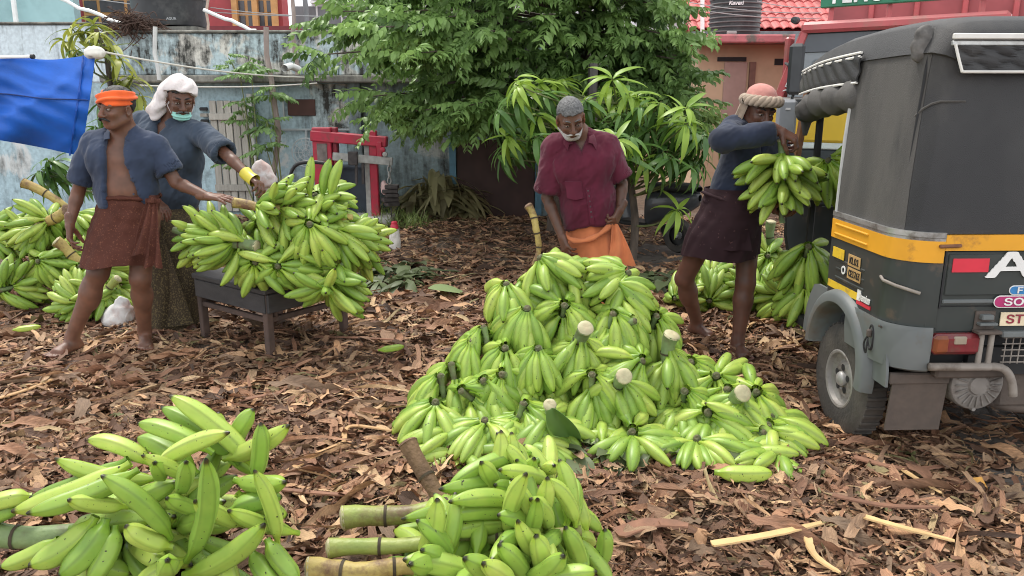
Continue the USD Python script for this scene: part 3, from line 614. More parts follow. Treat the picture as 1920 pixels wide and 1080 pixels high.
# ---------------------------------------------------------------- people: one smooth surface from joints and radii
class Field:
    """A signed distance field on a grid, built by smooth unions of tapered limbs and ellipsoids, then meshed."""
    def __init__(s, lo, hi, h):
        s.lo = np.asarray(lo, float); s.h = h; s.n = np.ceil((np.asarray(hi, float) - s.lo) / h).astype(int) + 1; s.F = np.full(s.n, .08, np.float32)
    def _grid(s, lo, hi):
        a = np.maximum(np.floor((lo - s.lo) / s.h).astype(int), 0); b = np.minimum(np.ceil((hi - s.lo) / s.h).astype(int) + 1, s.n)
        if np.any(b <= a): return None, None
        ax = [s.lo[k] + s.h * np.arange(a[k], b[k]) for k in range(3)]
        return tuple(slice(a[k], b[k]) for k in range(3)), np.stack(np.meshgrid(*ax, indexing='ij'), -1)
    def _mix(s, sl, d, k, op):
        f = s.F[sl]
        if op == 'sub': f, d = -f, d
        if k > 0:
            hh = np.clip(.5 + .5 * (d - f) / k, 0, 1); r = d * (1 - hh) + f * hh - k * hh * (1 - hh)
        else: r = np.minimum(f, d)
        s.F[sl] = -r if op == 'sub' else r
    def cone(s, a, b, ra, rb, k=.02, op='add', flat=0, squash=None):
        """A limb from a to b. flat: 1 cuts it square at b. squash: (axis, factor) flattens it."""
        a, b = np.asarray(a, float), np.asarray(b, float); m = max(ra, rb) + k * 1.5 + .02
        sl, P = s._grid(np.minimum(a, b) - m, np.maximum(a, b) + m)
        if sl is None: return
        q = P - a; d = b - a
        if squash is not None:
            ax = unit(squash[0]); c = q @ ax; c0 = np.zeros_like(c); q = q + (c * (1 / squash[1] - 1))[..., None] * ax; d = d + (d @ ax) * (1 / squash[1] - 1) * ax
        t = np.clip((q @ d) / max(d @ d, 1e-9), 0, 1); dist = np.linalg.norm(q - t[..., None] * d, axis=-1) - (ra + (rb - ra) * t)
        if flat: dist = np.maximum(dist, (P - b) @ unit(b - a))
        if squash is not None: dist = dist * min(1, squash[1])
        s._mix(sl, dist.astype(np.float32), k, op)
    def ell(s, c, r, R=None, k=.02, op='add'):
        c, r = np.asarray(c, float), np.asarray(r, float); m = r.max() + k * 1.5 + .02
        sl, P = s._grid(c - m, c + m)
        if sl is None: return
        q = P - c
        if R is not None: q = q @ R
        k0 = np.linalg.norm(q / r, axis=-1); k1 = np.linalg.norm(q / r ** 2, axis=-1); d = k0 * (k0 - 1) / np.maximum(k1, 1e-9)
        d = np.where(k0 < 1e-3, -r.min(), d); s._mix(sl, d.astype(np.float32), k, op)
    def cut(s, fn, k=0.0):
        """Keeps only where fn(points) < 0."""
        sl, P = s._grid(s.lo, s.lo + s.h * s.n); f = fn(P).astype(np.float32); s.F = np.maximum(s.F, f)
    def mesh(s, it=4, lam=.5):
        F = s.F; ins = F < 0; n = np.array(F.shape)
        c = ins[:-1, :-1, :-1].astype(np.int8).copy()
        for o in [(0, 0, 1), (0, 1, 0), (0, 1, 1), (1, 0, 0), (1, 0, 1), (1, 1, 0), (1, 1, 1)]:
            c += ins[o[0]:n[0] - 1 + o[0], o[1]:n[1] - 1 + o[1], o[2]:n[2] - 1 + o[2]]
        cells = np.argwhere((c > 0) & (c < 8)); idx = -np.ones(n - 1, np.int64); idx[tuple(cells.T)] = np.arange(len(cells))
        acc = np.zeros((len(cells), 3)); cnt = np.zeros(len(cells)); cor = np.array(list(np.ndindex(2, 2, 2)))
        val = np.stack([F[tuple((cells + o).T)] for o in cor], 1)
        for i in range(8):
            for j in range(i + 1, 8):
                if np.abs(cor[i] - cor[j]).sum() != 1: continue
                a, b = val[:, i], val[:, j]; m = (a < 0) != (b < 0); t = np.where(m, a / np.where(m, a - b, 1), 0)
                acc += np.where(m[:, None], cor[i] + t[:, None] * (cor[j] - cor[i]), 0); cnt += m
        v = s.lo + s.h * (cells + acc / np.maximum(cnt, 1)[:, None]); fs = []
        for ax in range(3):
            o1, o2 = (ax + 1) % 3, (ax + 2) % 3
            sh = [slice(None)] * 3; sh2 = [slice(None)] * 3; sh[ax] = slice(0, -1); sh2[ax] = slice(1, None)
            a, b = ins[tuple(sh)], ins[tuple(sh2)]; e = np.argwhere(a != b)
            e = e[(e[:, o1] > 0) & (e[:, o2] > 0) & (e[:, o1] < n[o1] - 1) & (e[:, o2] < n[o2] - 1)]
            flip = a[tuple(e.T)]; q = []
            for d1, d2 in ((-1, -1), (0, -1), (0, 0), (-1, 0)):
                t = e.copy(); t[:, o1] += d1; t[:, o2] += d2; q.append(idx[tuple(t.T)])
            q = np.stack(q, 1); q[~flip] = q[~flip][:, ::-1]; fs.append(q)
        f = np.vstack(fs); f = f[(f >= 0).all(1)]; f = np.vstack([f[:, [0, 1, 2]], f[:, [0, 2, 3]]])
        v, f = np.array(v), f[(f[:, 0] != f[:, 1]) & (f[:, 1] != f[:, 2]) & (f[:, 0] != f[:, 2])]
        if it and len(f):
            from scipy.sparse import coo_matrix
            e = np.vstack([f[:, [0, 1]], f[:, [1, 2]], f[:, [2, 0]]]); e = np.vstack([e, e[:, ::-1]])
            A = coo_matrix((np.ones(len(e)), (e[:, 0], e[:, 1])), (len(v), len(v))).tocsr(); A.data[:] = 1; dg = np.asarray(A.sum(1)).ravel(); ok = dg > 0
            for j in range(2 * it):
                d = (A @ v) / np.maximum(dg, 1)[:, None] - v; d[~ok] = 0; v = v + (.5 if j % 2 == 0 else -.53) * d
        return v, f
def folds(m, amp, fn):
    """Pushes a cloth surface in and out along its normals by fn(points)."""
    v, f, n = meshkit.arrays(m, True); return v + n * (amp * fn(v))[:, None], f
def ridged(scale, seed=0, stretch=(1, 1, 1)):
    st = np.asarray(stretch, float)
    def fn(p):
        a = meshkit.fbm(p * scale * st, 3, seed); return (1 - np.abs(a - .5) * 4) .clip(-1, 1)
    return fn
SKIN = lambda k, c: usdkit.material(stage, f'/World/Looks/skin_{k}', {
    'g': ('geometry', {}), 'n': ('noise_texture', {'scale': 14.0, 'detail': 5.0}), 'n2': ('noise_texture', {'scale': 240.0, 'detail': 3.0}), 'r': ('rgb_ramp', {'ramp': [(.3, np.multiply(c, .72)), (.55, c), (.75, np.multiply(c, (1.3, 1.22, 1.18)))]}),
    'b': ('bump', {'strength': .25, 'distance': .002}), 'p': ('principled_bsdf', {'roughness': .48, 'specular_ior_level': .45, 'subsurface_weight': .12, 'subsurface_scale': .01})},
    [('g.position', 'n.vector'), ('g.position', 'n2.vector'), ('n.fac', 'r.fac'), ('r.color', 'p.base_color'), ('n2.fac', 'b.height'), ('b.normal', 'p.normal')], surface='p.BSDF')
def cloth(name, c, **k):
    return mat(name, c, rough=.85, var=k.pop('var', .22), scale=k.pop('scale', 7), bump=.3, bscale=k.pop('bscale', 350), spec=.2, sheen=.12, **k)
EYE_W = mat('eye_white', (.26, .22, .19), rough=.2, var=.05); EYE_D = mat('eye_dark', (.012, .008, .006), rough=.15)
HAIR_B = mat('black_hair', (.012, .011, .011), rough=.55, var=.5, scale=90, bump=1.5, bscale=160); HAIR_G = mat('grey_hair', (.045, .045, .046), rough=.6, col2=(.16, .16, .16), scale=70, bump=1.5, bscale=160); HAIR_W = mat('white_hair', (.42, .41, .39), rough=.65, var=.25, scale=90, bump=1.5, bscale=160)

def head(F, c, fwd, up, neck, k=.012, S=1.0, jaw=1.0):
    """Adds a head with a face to F and returns its frame: columns right, forward, up."""
    up = unit(up); fwd = unit(fwd - up * (fwd @ up)); r = np.cross(fwd, up); M = np.stack([r, fwd, up], 1); P = lambda x, y, z: c + M @ (V(x, y, z) * S)
    F.ell(P(0, -.012, .035), V(.074, .092, .085) * S, M, k=.0)                          # skull
    F.ell(P(0, .022, -.035), V(.058, .066, .082) * S, M, k=.03)                         # face
    F.ell(P(0, .048, -.088), V(.032 * jaw, .030, .026) * S, M, k=.025)                  # chin
    for s in (-1, 1):
        F.cone(P(s * .056, -.012, -.055), P(s * .026, .052, -.092), .022 * S, .016 * S, k=.02)      # jaw line
        F.ell(P(s * .036, .062, -.028), V(.022, .020, .018) * S, M, k=.018)               # cheek bone
    F.cone(P(-.045, .072, .018), P(.045, .072, .018), .013 * S, .013 * S, k=.014)          # brow
    for s in (-1, 1): F.ell(P(s * .031, .088, -.002), V(.017, .014, .011) * S, M, k=.010, op='sub')    # eye sockets
    F.cone(P(0, .086, .006), P(0, .108, -.036), .009 * S, .013 * S, k=.010)               # nose
    for s in (-1, 1): F.ell(P(s * .014, .096, -.040), V(.010, .011, .009) * S, M, k=.007)  # nostrils
    F.ell(P(0, .084, -.062), V(.026, .012, .007) * S, M, k=.006); F.ell(P(0, .082, -.073), V(.022, .012, .007) * S, M, k=.006)   # lips
    F.cone(P(-.02, .096, -.0675), P(.02, .096, -.0675), .0035 * S, .0035 * S, k=.003, op='sub')
    for s in (-1, 1):
        F.ell(P(s * .077, -.012, -.012), V(.012, .022, .034) * S, M @ RZ(s * -20), k=.006); F.ell(P(s * .084, -.006, -.012), V(.006, .011, .02) * S, M, k=.004, op='sub')   # ears
    F.cone(P(0, -.022, -.05), neck, .056 * S, .064, k=.03)
    return M
def face_parts(T, parent, c, M, S=1.0, hair=None, cap=None, brow=None, stache=None, beard=None):
    P = lambda x, y, z: c + M @ (V(x, y, z) * S)
    for s in (-1, 1):
        e = T.part('eye', xf(trimesh.creation.icosphere(2, .0125 * S), M @ np.diag([1, .8, .55]), P(s * .031, .0775, -.003)), EYE_W, parent, smooth=True)
        T.part('iris', xf(trimesh.creation.icosphere(1, .0055 * S), None, P(s * .031, .0835, -.003)), EYE_D, parent, smooth=True)
        lid = lathe([(.0135, 0), (.0128, .005), (.0105, .0095), (.006, .012)], 12); T.part('eyelid', sweep(bez([P(s * .016, .080, .001), P(s * .031, .0875, .006), P(s * .047, .076, .001)], 6), .0035 * S, 6), brow[1], parent, smooth=True) if brow else None
        if brow: T.part('eyebrow', sweep(bez([P(s * .012, .086, .021), P(s * .03, .084, .028), P(s * .05, .068, .022)], 6), np.array([.003, .0055, .0055, .005, .004, .002]) * S, 6, ell=.8), brow[0], parent, smooth=True)
    def shell(name, keep, r, m, off, h=.005, extra=None, nz=.004):
        Q = Field(c - .18 * S, c + .18 * S, h)
        Q.ell(P(0, -.012, .035), (V(.074, .092, .085) + off) * S, M, k=0); Q.ell(P(0, .022, -.035), (V(.058, .066, .082) + off) * S, M, k=.03); Q.ell(P(0, .048, -.088), (V(.032, .030, .026) + off) * S, M, k=.025)
        for s in (-1, 1): Q.cone(P(s * .056, -.012, -.055), P(s * .026, .052, -.092), (.022 + off) * S, (.016 + off) * S, k=.02)
        if extra: extra(Q, P)
        Q.cut(lambda X: keep((X - c) @ M / S) * S); mm = Q.mesh(2)
        if len(mm[1]): T.part(name, folds(mm, nz, lambda p: meshkit.fbm(p * 90, 2, 3) - .5), m, parent, smooth=True)
    if hair is not None:
        line = cap or (lambda q: np.maximum(.055 + .022 * (meshkit.fbm(q * 55, 2, 4) - .5) - q[..., 2] - .75 * np.clip(-(q[..., 1] - .03), 0, .14), -(q[..., 2] + .075)))
        shell('hair', line, .08, hair, .0055, nz=.006)
    if stache is not None:
        T.part('moustache', cat([sweep(bez([P(s * .002, .104, -.050), P(s * .018, .099, -.054), P(s * .038, .080, -.068)], 6), np.array([.008, .0095, .009, .008, .0065, .004]) * S, 8, ell=.7) for s in (-1, 1)]), stache, parent, smooth=True)
    if beard is not None:
        shell('beard', lambda q: np.maximum(np.maximum(q[..., 2] + .062 - .30 * np.clip(.04 - q[..., 1], 0, .06), -(q[..., 1] + .012)), .022 - np.hypot((q[..., 0]), (q[..., 2] + .066) * 1.6) - .6 * np.clip(.07 - q[..., 1], 0, 1)), .08, beard, .0025, nz=.003)
def hand_mesh(wrist, d, pn, curl, side, S=1.0, spread=6.0, thumb=.5, forearm=.028):
    """A hand at the wrist: d towards the fingers, pn out of the palm, side +1 a right hand. curl: bend per knuckle in degrees for the four fingers."""
    d = unit(d); pn = unit(pn - d * (pn @ d)); x = np.cross(d, pn) * side          # x points to the thumb's side
    A = lambda a, b, c: wrist + S * (a * x + b * d + c * pn)
    F = Field(wrist - .22 * S, wrist + .22 * S, .0032)
    F.cone(A(0, -.045, 0), A(0, .01, 0), forearm, .025 * S, k=0); F.cone(A(-.018, .012, 0), A(-.024, .082, 0), .016 * S, .0135 * S, k=.014); F.cone(A(.014, .014, 0), A(.024, .085, -.002), .017 * S, .0135 * S, k=.016); F.cone(A(0, .02, 0), A(0, .085, 0), .018 * S, .0145 * S, k=.016)
    for i, (ox, oy, l, r) in enumerate(((.030, .086, .078, .0095), (.010, .091, .086, .0098), (-.011, .088, .080, .0093), (-.030, .079, .064, .0083))):
        cu = curl[i] if np.ndim(curl) else curl; p = A(ox, oy, 0); a = 0.0; az = math.radians((ox / .03) * spread)
        for j, q in enumerate((.46, .30, .24)):
            a += math.radians(cu * (1.0, 1.15, .8)[j]); di = unit(math.cos(a) * (d * math.cos(az) + x * math.sin(az)) + math.sin(a) * pn); e = p + di * l * q * S
            F.cone(p, e, r * (1.06 - .1 * j) * S, r * (.96 - .1 * j) * S, k=.005 if j else .008); p = e
    p = A(.024, .022, .006); ti = unit(x * .75 + d * .62 + pn * .35 * (1 + thumb)); e = p + ti * .042 * S; F.cone(p, e, .0155 * S, .0125 * S, k=.012)
    ti = unit(x * (.45 - .5 * thumb) + d * .8 + pn * (.25 + .5 * thumb)); e2 = e + ti * .034 * S; F.cone(e, e2, .0118 * S, .0108 * S, k=.005); e3 = e2 + unit(ti + pn * .3 * thumb - x * .3 * thumb) * .027 * S; F.cone(e2, e3, .0108 * S, .0085 * S, k=.004)
    return F.mesh(2)
def foot(F, ankle, heel_z, toe_dir, side):
    """Adds a bare foot below the ankle; side +1 when the big toe lies to the left of toe_dir."""
    t = unit(V(toe_dir[0], toe_dir[1], 0)); x = V(-t[1], t[0], 0) * side; b = V(ankle[0], ankle[1], heel_z)
    A = lambda p, q, z: b + x * p + t * q + V(0, 0, z)
    F.cone(ankle, A(0, -.02, .038), .040, .034, k=.02); F.ell(A(0, -.035, .028), V(.033, .036, .030), None, k=.02)
    F.cone(A(0, .0, .045), A(.012, .12, .022), .036, .027, k=.025); F.cone(A(-.01, .0, .03), A(-.02, .115, .018), .026, .021, k=.025); F.cone(A(.02, .10, .018), A(-.03, .10, .014), .020, .016, k=.02)
    for i, (px, py, l, r) in enumerate(((.032, .145, .035, .0135), (.011, .150, .028, .0095), (-.007, .143, .026, .009), (-.023, .133, .022, .0085), (-.037, .120, .018, .008))):
        F.cone(A(px, py - .03, .016), A(px * 1.08, py + l, r * .9), r * 1.1, r, k=.006)
def leg(F, hip, knee, ankle, r=(.085, .055, .038)):
    F.cone(hip, knee, r[0], r[1] * 1.02, k=.03); F.cone(knee, knee + (ankle - knee) * .001, r[1], r[1], k=.02)
    calf = knee + (ankle - knee) * .30; back = unit(np.cross(np.cross(ankle - knee, V(0, 1, 0)), ankle - knee)); F.cone(knee, calf, r[1] * .92, r[1] * .98, k=.02); F.cone(calf, ankle, r[1] * .98, r[2], k=.02)
    F.ell(calf + back * .012, V(.05, .05, .10) * r[1] / .055, None, k=.03)
def arm(F, sh, el, wr, r=(.047, .038, .027)):
    F.cone(sh, el, r[0], r[1], k=.03); F.cone(el, el + (wr - el) * .25, r[1] * .96, r[1] * .98, k=.012); F.cone(el + (wr - el) * .25, wr, r[1] * .98, r[2], k=.015)
def torso(F, neck, sl, sr, pel, fwd, belly=1.0, wide=1.0):
    ch = (sl + sr) / 2; ax = unit(ch - pel); r = unit(sr - sl); f = unit(np.cross(ax, r)); f = f if f @ fwd > 0 else -f; M = np.stack([r, f, ax], 1); L = np.linalg.norm(ch - pel); w = np.linalg.norm(sr - sl) / 2
    at = lambda q: pel + (ch - pel) * q
    F.ell(at(.72) + f * .005, V(w * .86 * wide, .112, L * .36), M, k=.0); F.ell(at(.36) + f * .012 * belly, V(w * .80 * wide, .108 * belly, L * .34), M, k=.06); F.ell(at(.04), V(.158 * wide, .112, .12), M, k=.05)
    F.cone(sl * .93 + ch * .07, sr * .93 + ch * .07, .047, .047, k=.05); F.cone(neck, at(.88), .058, .075, k=.05)
    for s in (sl, sr):
        F.cone(neck + V(0, 0, -.01), s + V(0, 0, .01), .040, .045, k=.04)                                                       # the slope of the shoulder
        F.ell(ch + (s - ch) * .5 - ax * L * .18 + f * .070, V(.080, .030, .055), M, k=.05)                              # chest muscle
    return M
def skirt(rings, n=72, k=28, fold=.012, nf=9, seed=0, flare=1.0, th=.006):
    """A wrapped cloth: rings (centre, half width along x, half depth along y, turn in degrees) from waist to hem, with folds that deepen downwards."""
    g = np.random.default_rng(seed); m = len(rings); t = np.linspace(0, 1, k); c = bez([r[0] for r in rings], k); I = lambda j: np.interp(t, np.linspace(0, 1, m), [r[j] for r in rings])
    a = np.linspace(0, 2 * PI, n + 1); rx, ry, tz = I(1), I(2), np.radians(I(3)); ph = g.uniform(0, 6, 6); am = g.uniform(.4, 1, 6)
    P = np.zeros((k, n + 1, 3))
    for i in range(k):
        w = sum(am[j] * np.sin((nf + (j - 2) * 2) * a + ph[j] + 2.2 * t[i] * (j - 2)) for j in range(6)) / 2.5; w = np.sign(w) * np.abs(w) ** .8
        fo = fold * (.25 + .9 * t[i]) * w + .004 * np.sin(34 * t[i] + 3 * np.sin(a + ph[0])) * (1 - t[i])
        x, y = (rx[i] + fo) * np.cos(a), (ry[i] + fo) * np.sin(a); P[i, :, 0] = c[i, 0] + x * np.cos(tz[i]) - y * np.sin(tz[i]); P[i, :, 1] = c[i, 1] + x * np.sin(tz[i]) + y * np.cos(tz[i]); P[i, :, 2] = c[i, 2]
    P[-1, :, 2] += .012 * np.sin(3 * a + ph[1]); P[:, -1] = P[:, 0]
    return P
def skirt_mesh(P, th=.006): return thick(P[:, ::-1], th)
def drape(P, m=None): return thick(P, .005)
def clothbox(*pts, pad=.2):
    p = np.array(pts); return p.min(0) - pad, p.max(0) + pad

def shirt(T, name, m, neck, sl, sr, pel, fwd, sleeves, hem, belly=1.0, wide=1.0, off=.016, opening=None, neckcut=.062, seed=0, h=.006, collar=True, vee=.0, fold=.009, parent=None, pocket=False):
    """A shirt over the torso; sleeves: (shoulder, elbow, fraction of the upper arm or (elbow, wrist, fraction) for a long sleeve). hem: plane point."""
    pts = [neck, sl, sr, pel] + [q for s_ in sleeves for q in s_[:3] if np.ndim(q) == 1]
    lo, hi = clothbox(*pts); F = Field(lo, hi, h)
    ch = (sl + sr) / 2; ax = unit(ch - pel); r = unit(sr - sl); f = unit(np.cross(ax, r)); f = f if f @ fwd > 0 else -f; M = np.stack([r, f, ax], 1); L = np.linalg.norm(ch - pel); w = np.linalg.norm(sr - sl) / 2; at = lambda q: pel + (ch - pel) * q
    F.ell(at(.72) + f * .005, V(w * .86 * wide + off, .112 + off, L * .36 + off), M, k=.0); F.ell(at(.36) + f * .012 * belly, V(w * .80 * wide + off * 1.5, .108 * belly + off * 1.4, L * .34 + off), M, k=.06)
    for q in (sl, sr): F.ell(ch + (q - ch) * .5 - ax * L * .18 + f * .070, V(.085, .030, .075) + off * .8, M, k=.08)
    F.cone(at(.3) + f * .01, at(-.10) + f * .01, .145 * wide, .160 * wide, k=.04, squash=(f, .80))
    F.cone(sl * .93 + ch * .07, sr * .93 + ch * .07, .048 + off, .048 + off, k=.05)
    for s in (sl, sr): F.cone(neck + V(0, 0, -.012), s + V(0, 0, .0), .040 + off, .042 + off, k=.04)
    ends = []
    for a, b, e, fr in sleeves:
        if e is None: q = a + (b - a) * fr; F.cone(a, q, .048 + off, .055 + off * 1.3, k=.03, flat=1); ends.append((q, unit(b - a), .055 + off * 1.3))
        else: F.cone(a, b, .052 + off, .044 + off, k=.03); q = b + (e - b) * fr; F.cone(b, q, .044 + off, .038 + off, k=.02, flat=1); ends.append((q, unit(e - b), .038 + off))
    for q, dd, rr in ends: F.cone(q - dd * .022, q + dd * .05, rr - .0085, rr - .0085, k=.003, op='sub')
    F.cut(lambda X: (hem - X) @ ax - .012 * np.sin(X @ r * 14 + seed))
    F.cone(neck + f * .02 - ax * .02, neck + ax * .2, neckcut, neckcut * 1.25, k=.008, op='sub')
    if vee: 
        for q in np.linspace(0, 1, 7): F.ell(neck + f * (.075 + .03 * q) - ax * (.03 + vee * q), V(.05 * (1 - q) + .008, .05, .03), M, k=.006, op='sub')
    if opening: F.cut(lambda X: opening((X - pel) @ M, L))
    mm = F.mesh(2); dg = RX(18) @ RY(28); st, s2, s3 = ridged(5, seed, (1.7, 1.4, .55)), ridged(9, seed + 5, (1.8, 1.5, .4)), ridged(10, seed + 9, (.5, 1.5, 1.9)); mm = folds(mm, fold, lambda p: st(p) * .8 + .6 * s2(p @ dg) + .35 * s3(p @ dg.T) * np.clip(st(p) + .2, 0, 1))
    p = T.part(name, mm, m, parent, smooth=True)
    for q, dd, rr in ends: Fm = frame(dd); T.part('sleeve_hem', sweep(np.array([q - dd * .020 + Fm @ V((rr + .001) * math.cos(t), (rr + .001) * math.sin(t), .003 * math.sin(5 * t)) for t in np.linspace(0, 2 * PI, 33)]), .0030, 5, False), m, p, smooth=True)
    mv = (mm[0] - pel) @ M; fr_ = mv[:, 1] > .02; kd = cKDTree(mv[fr_][:, [0, 2]]); fv = mv[fr_]
    def on(x, z):
        d_, i_ = kd.query([x, z], k=4); return pel + M @ V(x, fv[i_, 1].max() + .0035, z)
    top = L * .80 - vee * 1.6 if not opening else 0; bot = (hem - pel) @ ax + .02
    if not opening:
        pp = [[on(x + .010 * q, z) for q in (-1.4, -.5, .5, 1.4)] for z in np.linspace(bot, top, 26) for x in (.0,)]; T.part('placket', thick(np.array(pp), .003), m, p, smooth=True)
        for z in np.linspace(bot + .05, top - .02, 6): T.part('button', lathe([(0, .003), (.0055, .0025), (.006, 0)], 8, on(0, z), frame(M[:, 1])), mat('dark_button', (.05, .04, .045), rough=.3), p)
    px = .085 * (1 if not opening else -1) if pocket else 0
    if pocket: T.part('pocket', thick(np.array([[on(px - .05 + .1 * q, L * .42 + .105 * s_ - (.012 * (1 - abs(2 * q - 1)) if s_ == 0 else 0)) for q in np.linspace(0, 1, 6)] for s_ in np.linspace(0, 1, 7)]), .004), m, p, smooth=50)
    if collar:
        for s in (-1, 1):
            A = [neck + M @ V(*q) for q in ((s * .012, -.058, .02), (s * .060, -.015, .012), (s * .064, .045, -.015), (s * .046, .085 + .2 * vee, -.045 - .2 * vee))]; B = [neck + M @ V(*q) for q in ((s * .016, -.088, -.016), (s * .098, -.03, -.024), (s * .112, .045, -.045), (s * .088, .098 + .1 * vee, -.090 - .2 * vee))]
            g1, g2 = bez(A, 9), bez(B, 9); mid = (g1 + g2) / 2 + ax * .016 + r * s * .006; T.part('collar', thick(np.stack([g1, mid, g2], 1) if s > 0 else np.stack([g2, mid, g1], 1), .005), m, p, smooth=50)
    return p, M
NAVY = cloth('navy_cotton', (.030, .042, .075), var=.3, scale=5); NAVY2 = cloth('blue_grey_cotton', (.042, .058, .085), var=.25, scale=5); NAVY3 = cloth('dark_navy_cotton', (.019, .025, .045), var=.35, scale=5); MAROON = cloth('maroon_cotton', (.088, .011, .026), var=.25, scale=5)
def speckle(name, c1, c2, sc=55.0, lo=.62, hi=.68):
    return usdkit.material(stage, '/World/Looks/' + name, {'g': ('geometry', {}), 'v': ('voronoi_texture', {'scale': sc}) if False else ('noise_texture', {'scale': sc, 'detail': 2.0}), 'n': ('noise_texture', {'scale': 6.0, 'detail': 4.0}), 'r': ('rgb_ramp', {'ramp': [(.3, np.multiply(c1, .75)), (.7, np.multiply(c1, 1.25))]}),
        'mr': ('map_range', {'from_min': lo, 'from_max': hi, 'clamp': True}), 'm': ('mix_color', {'b': c2}), 'bn': ('noise_texture', {'scale': 300.0}), 'b': ('bump', {'strength': .5, 'distance': .003}), 'p': ('principled_bsdf', {'roughness': .88, 'specular_ior_level': .2})},
        [('g.position', 'v.vector'), ('g.position', 'n.vector'), ('g.position', 'bn.vector'), ('n.fac', 'r.fac'), ('r.color', 'm.a'), ('v.fac', 'mr.value'), ('mr.result', 'm.fac'), ('m.result', 'p.base_color'), ('bn.fac', 'b.height'), ('b.normal', 'p.normal')], surface='p.BSDF')
LUNGI_B = speckle('brown_printed_cloth', (.075, .026, .018), (.15, .06, .035), 110.0, .60, .68); LUNGI_P = speckle('olive_printed_cloth', (.050, .038, .024), (.13, .10, .05), 95.0, .52, .62); LUNGI_D = speckle('dark_maroon_cloth', (.026, .012, .015), (.10, .05, .05), 40.0, .68, .74)
ORANGE = cloth('orange_cotton', (.55, .18, .075), var=.2, scale=5); BAND = cloth('orange_towel', (.72, .12, .03), var=.2, scale=9); WHITE_T = cloth('white_towel', (.62, .57, .56), var=.15, scale=6, dirt=(.36, .30, .27), dscale=6, dlo=.55, dhi=.75); TAN_T = cloth('tan_towel', (.32, .25, .19), var=.3, scale=12); PINK_C = cloth('pink_cloth', (.45, .20, .17), var=.2); MASK = cloth('mint_mask', (.30, .62, .55), var=.08)
SK1, SK2, SK3, SK4 = SKIN('one', (.125, .057, .035)), SKIN('two', (.102, .046, .028)), SKIN('three', (.092, .042, .025)), SKIN('four', (.095, .042, .027))
def ground_z(p): return float(gz(p[0], p[1]))

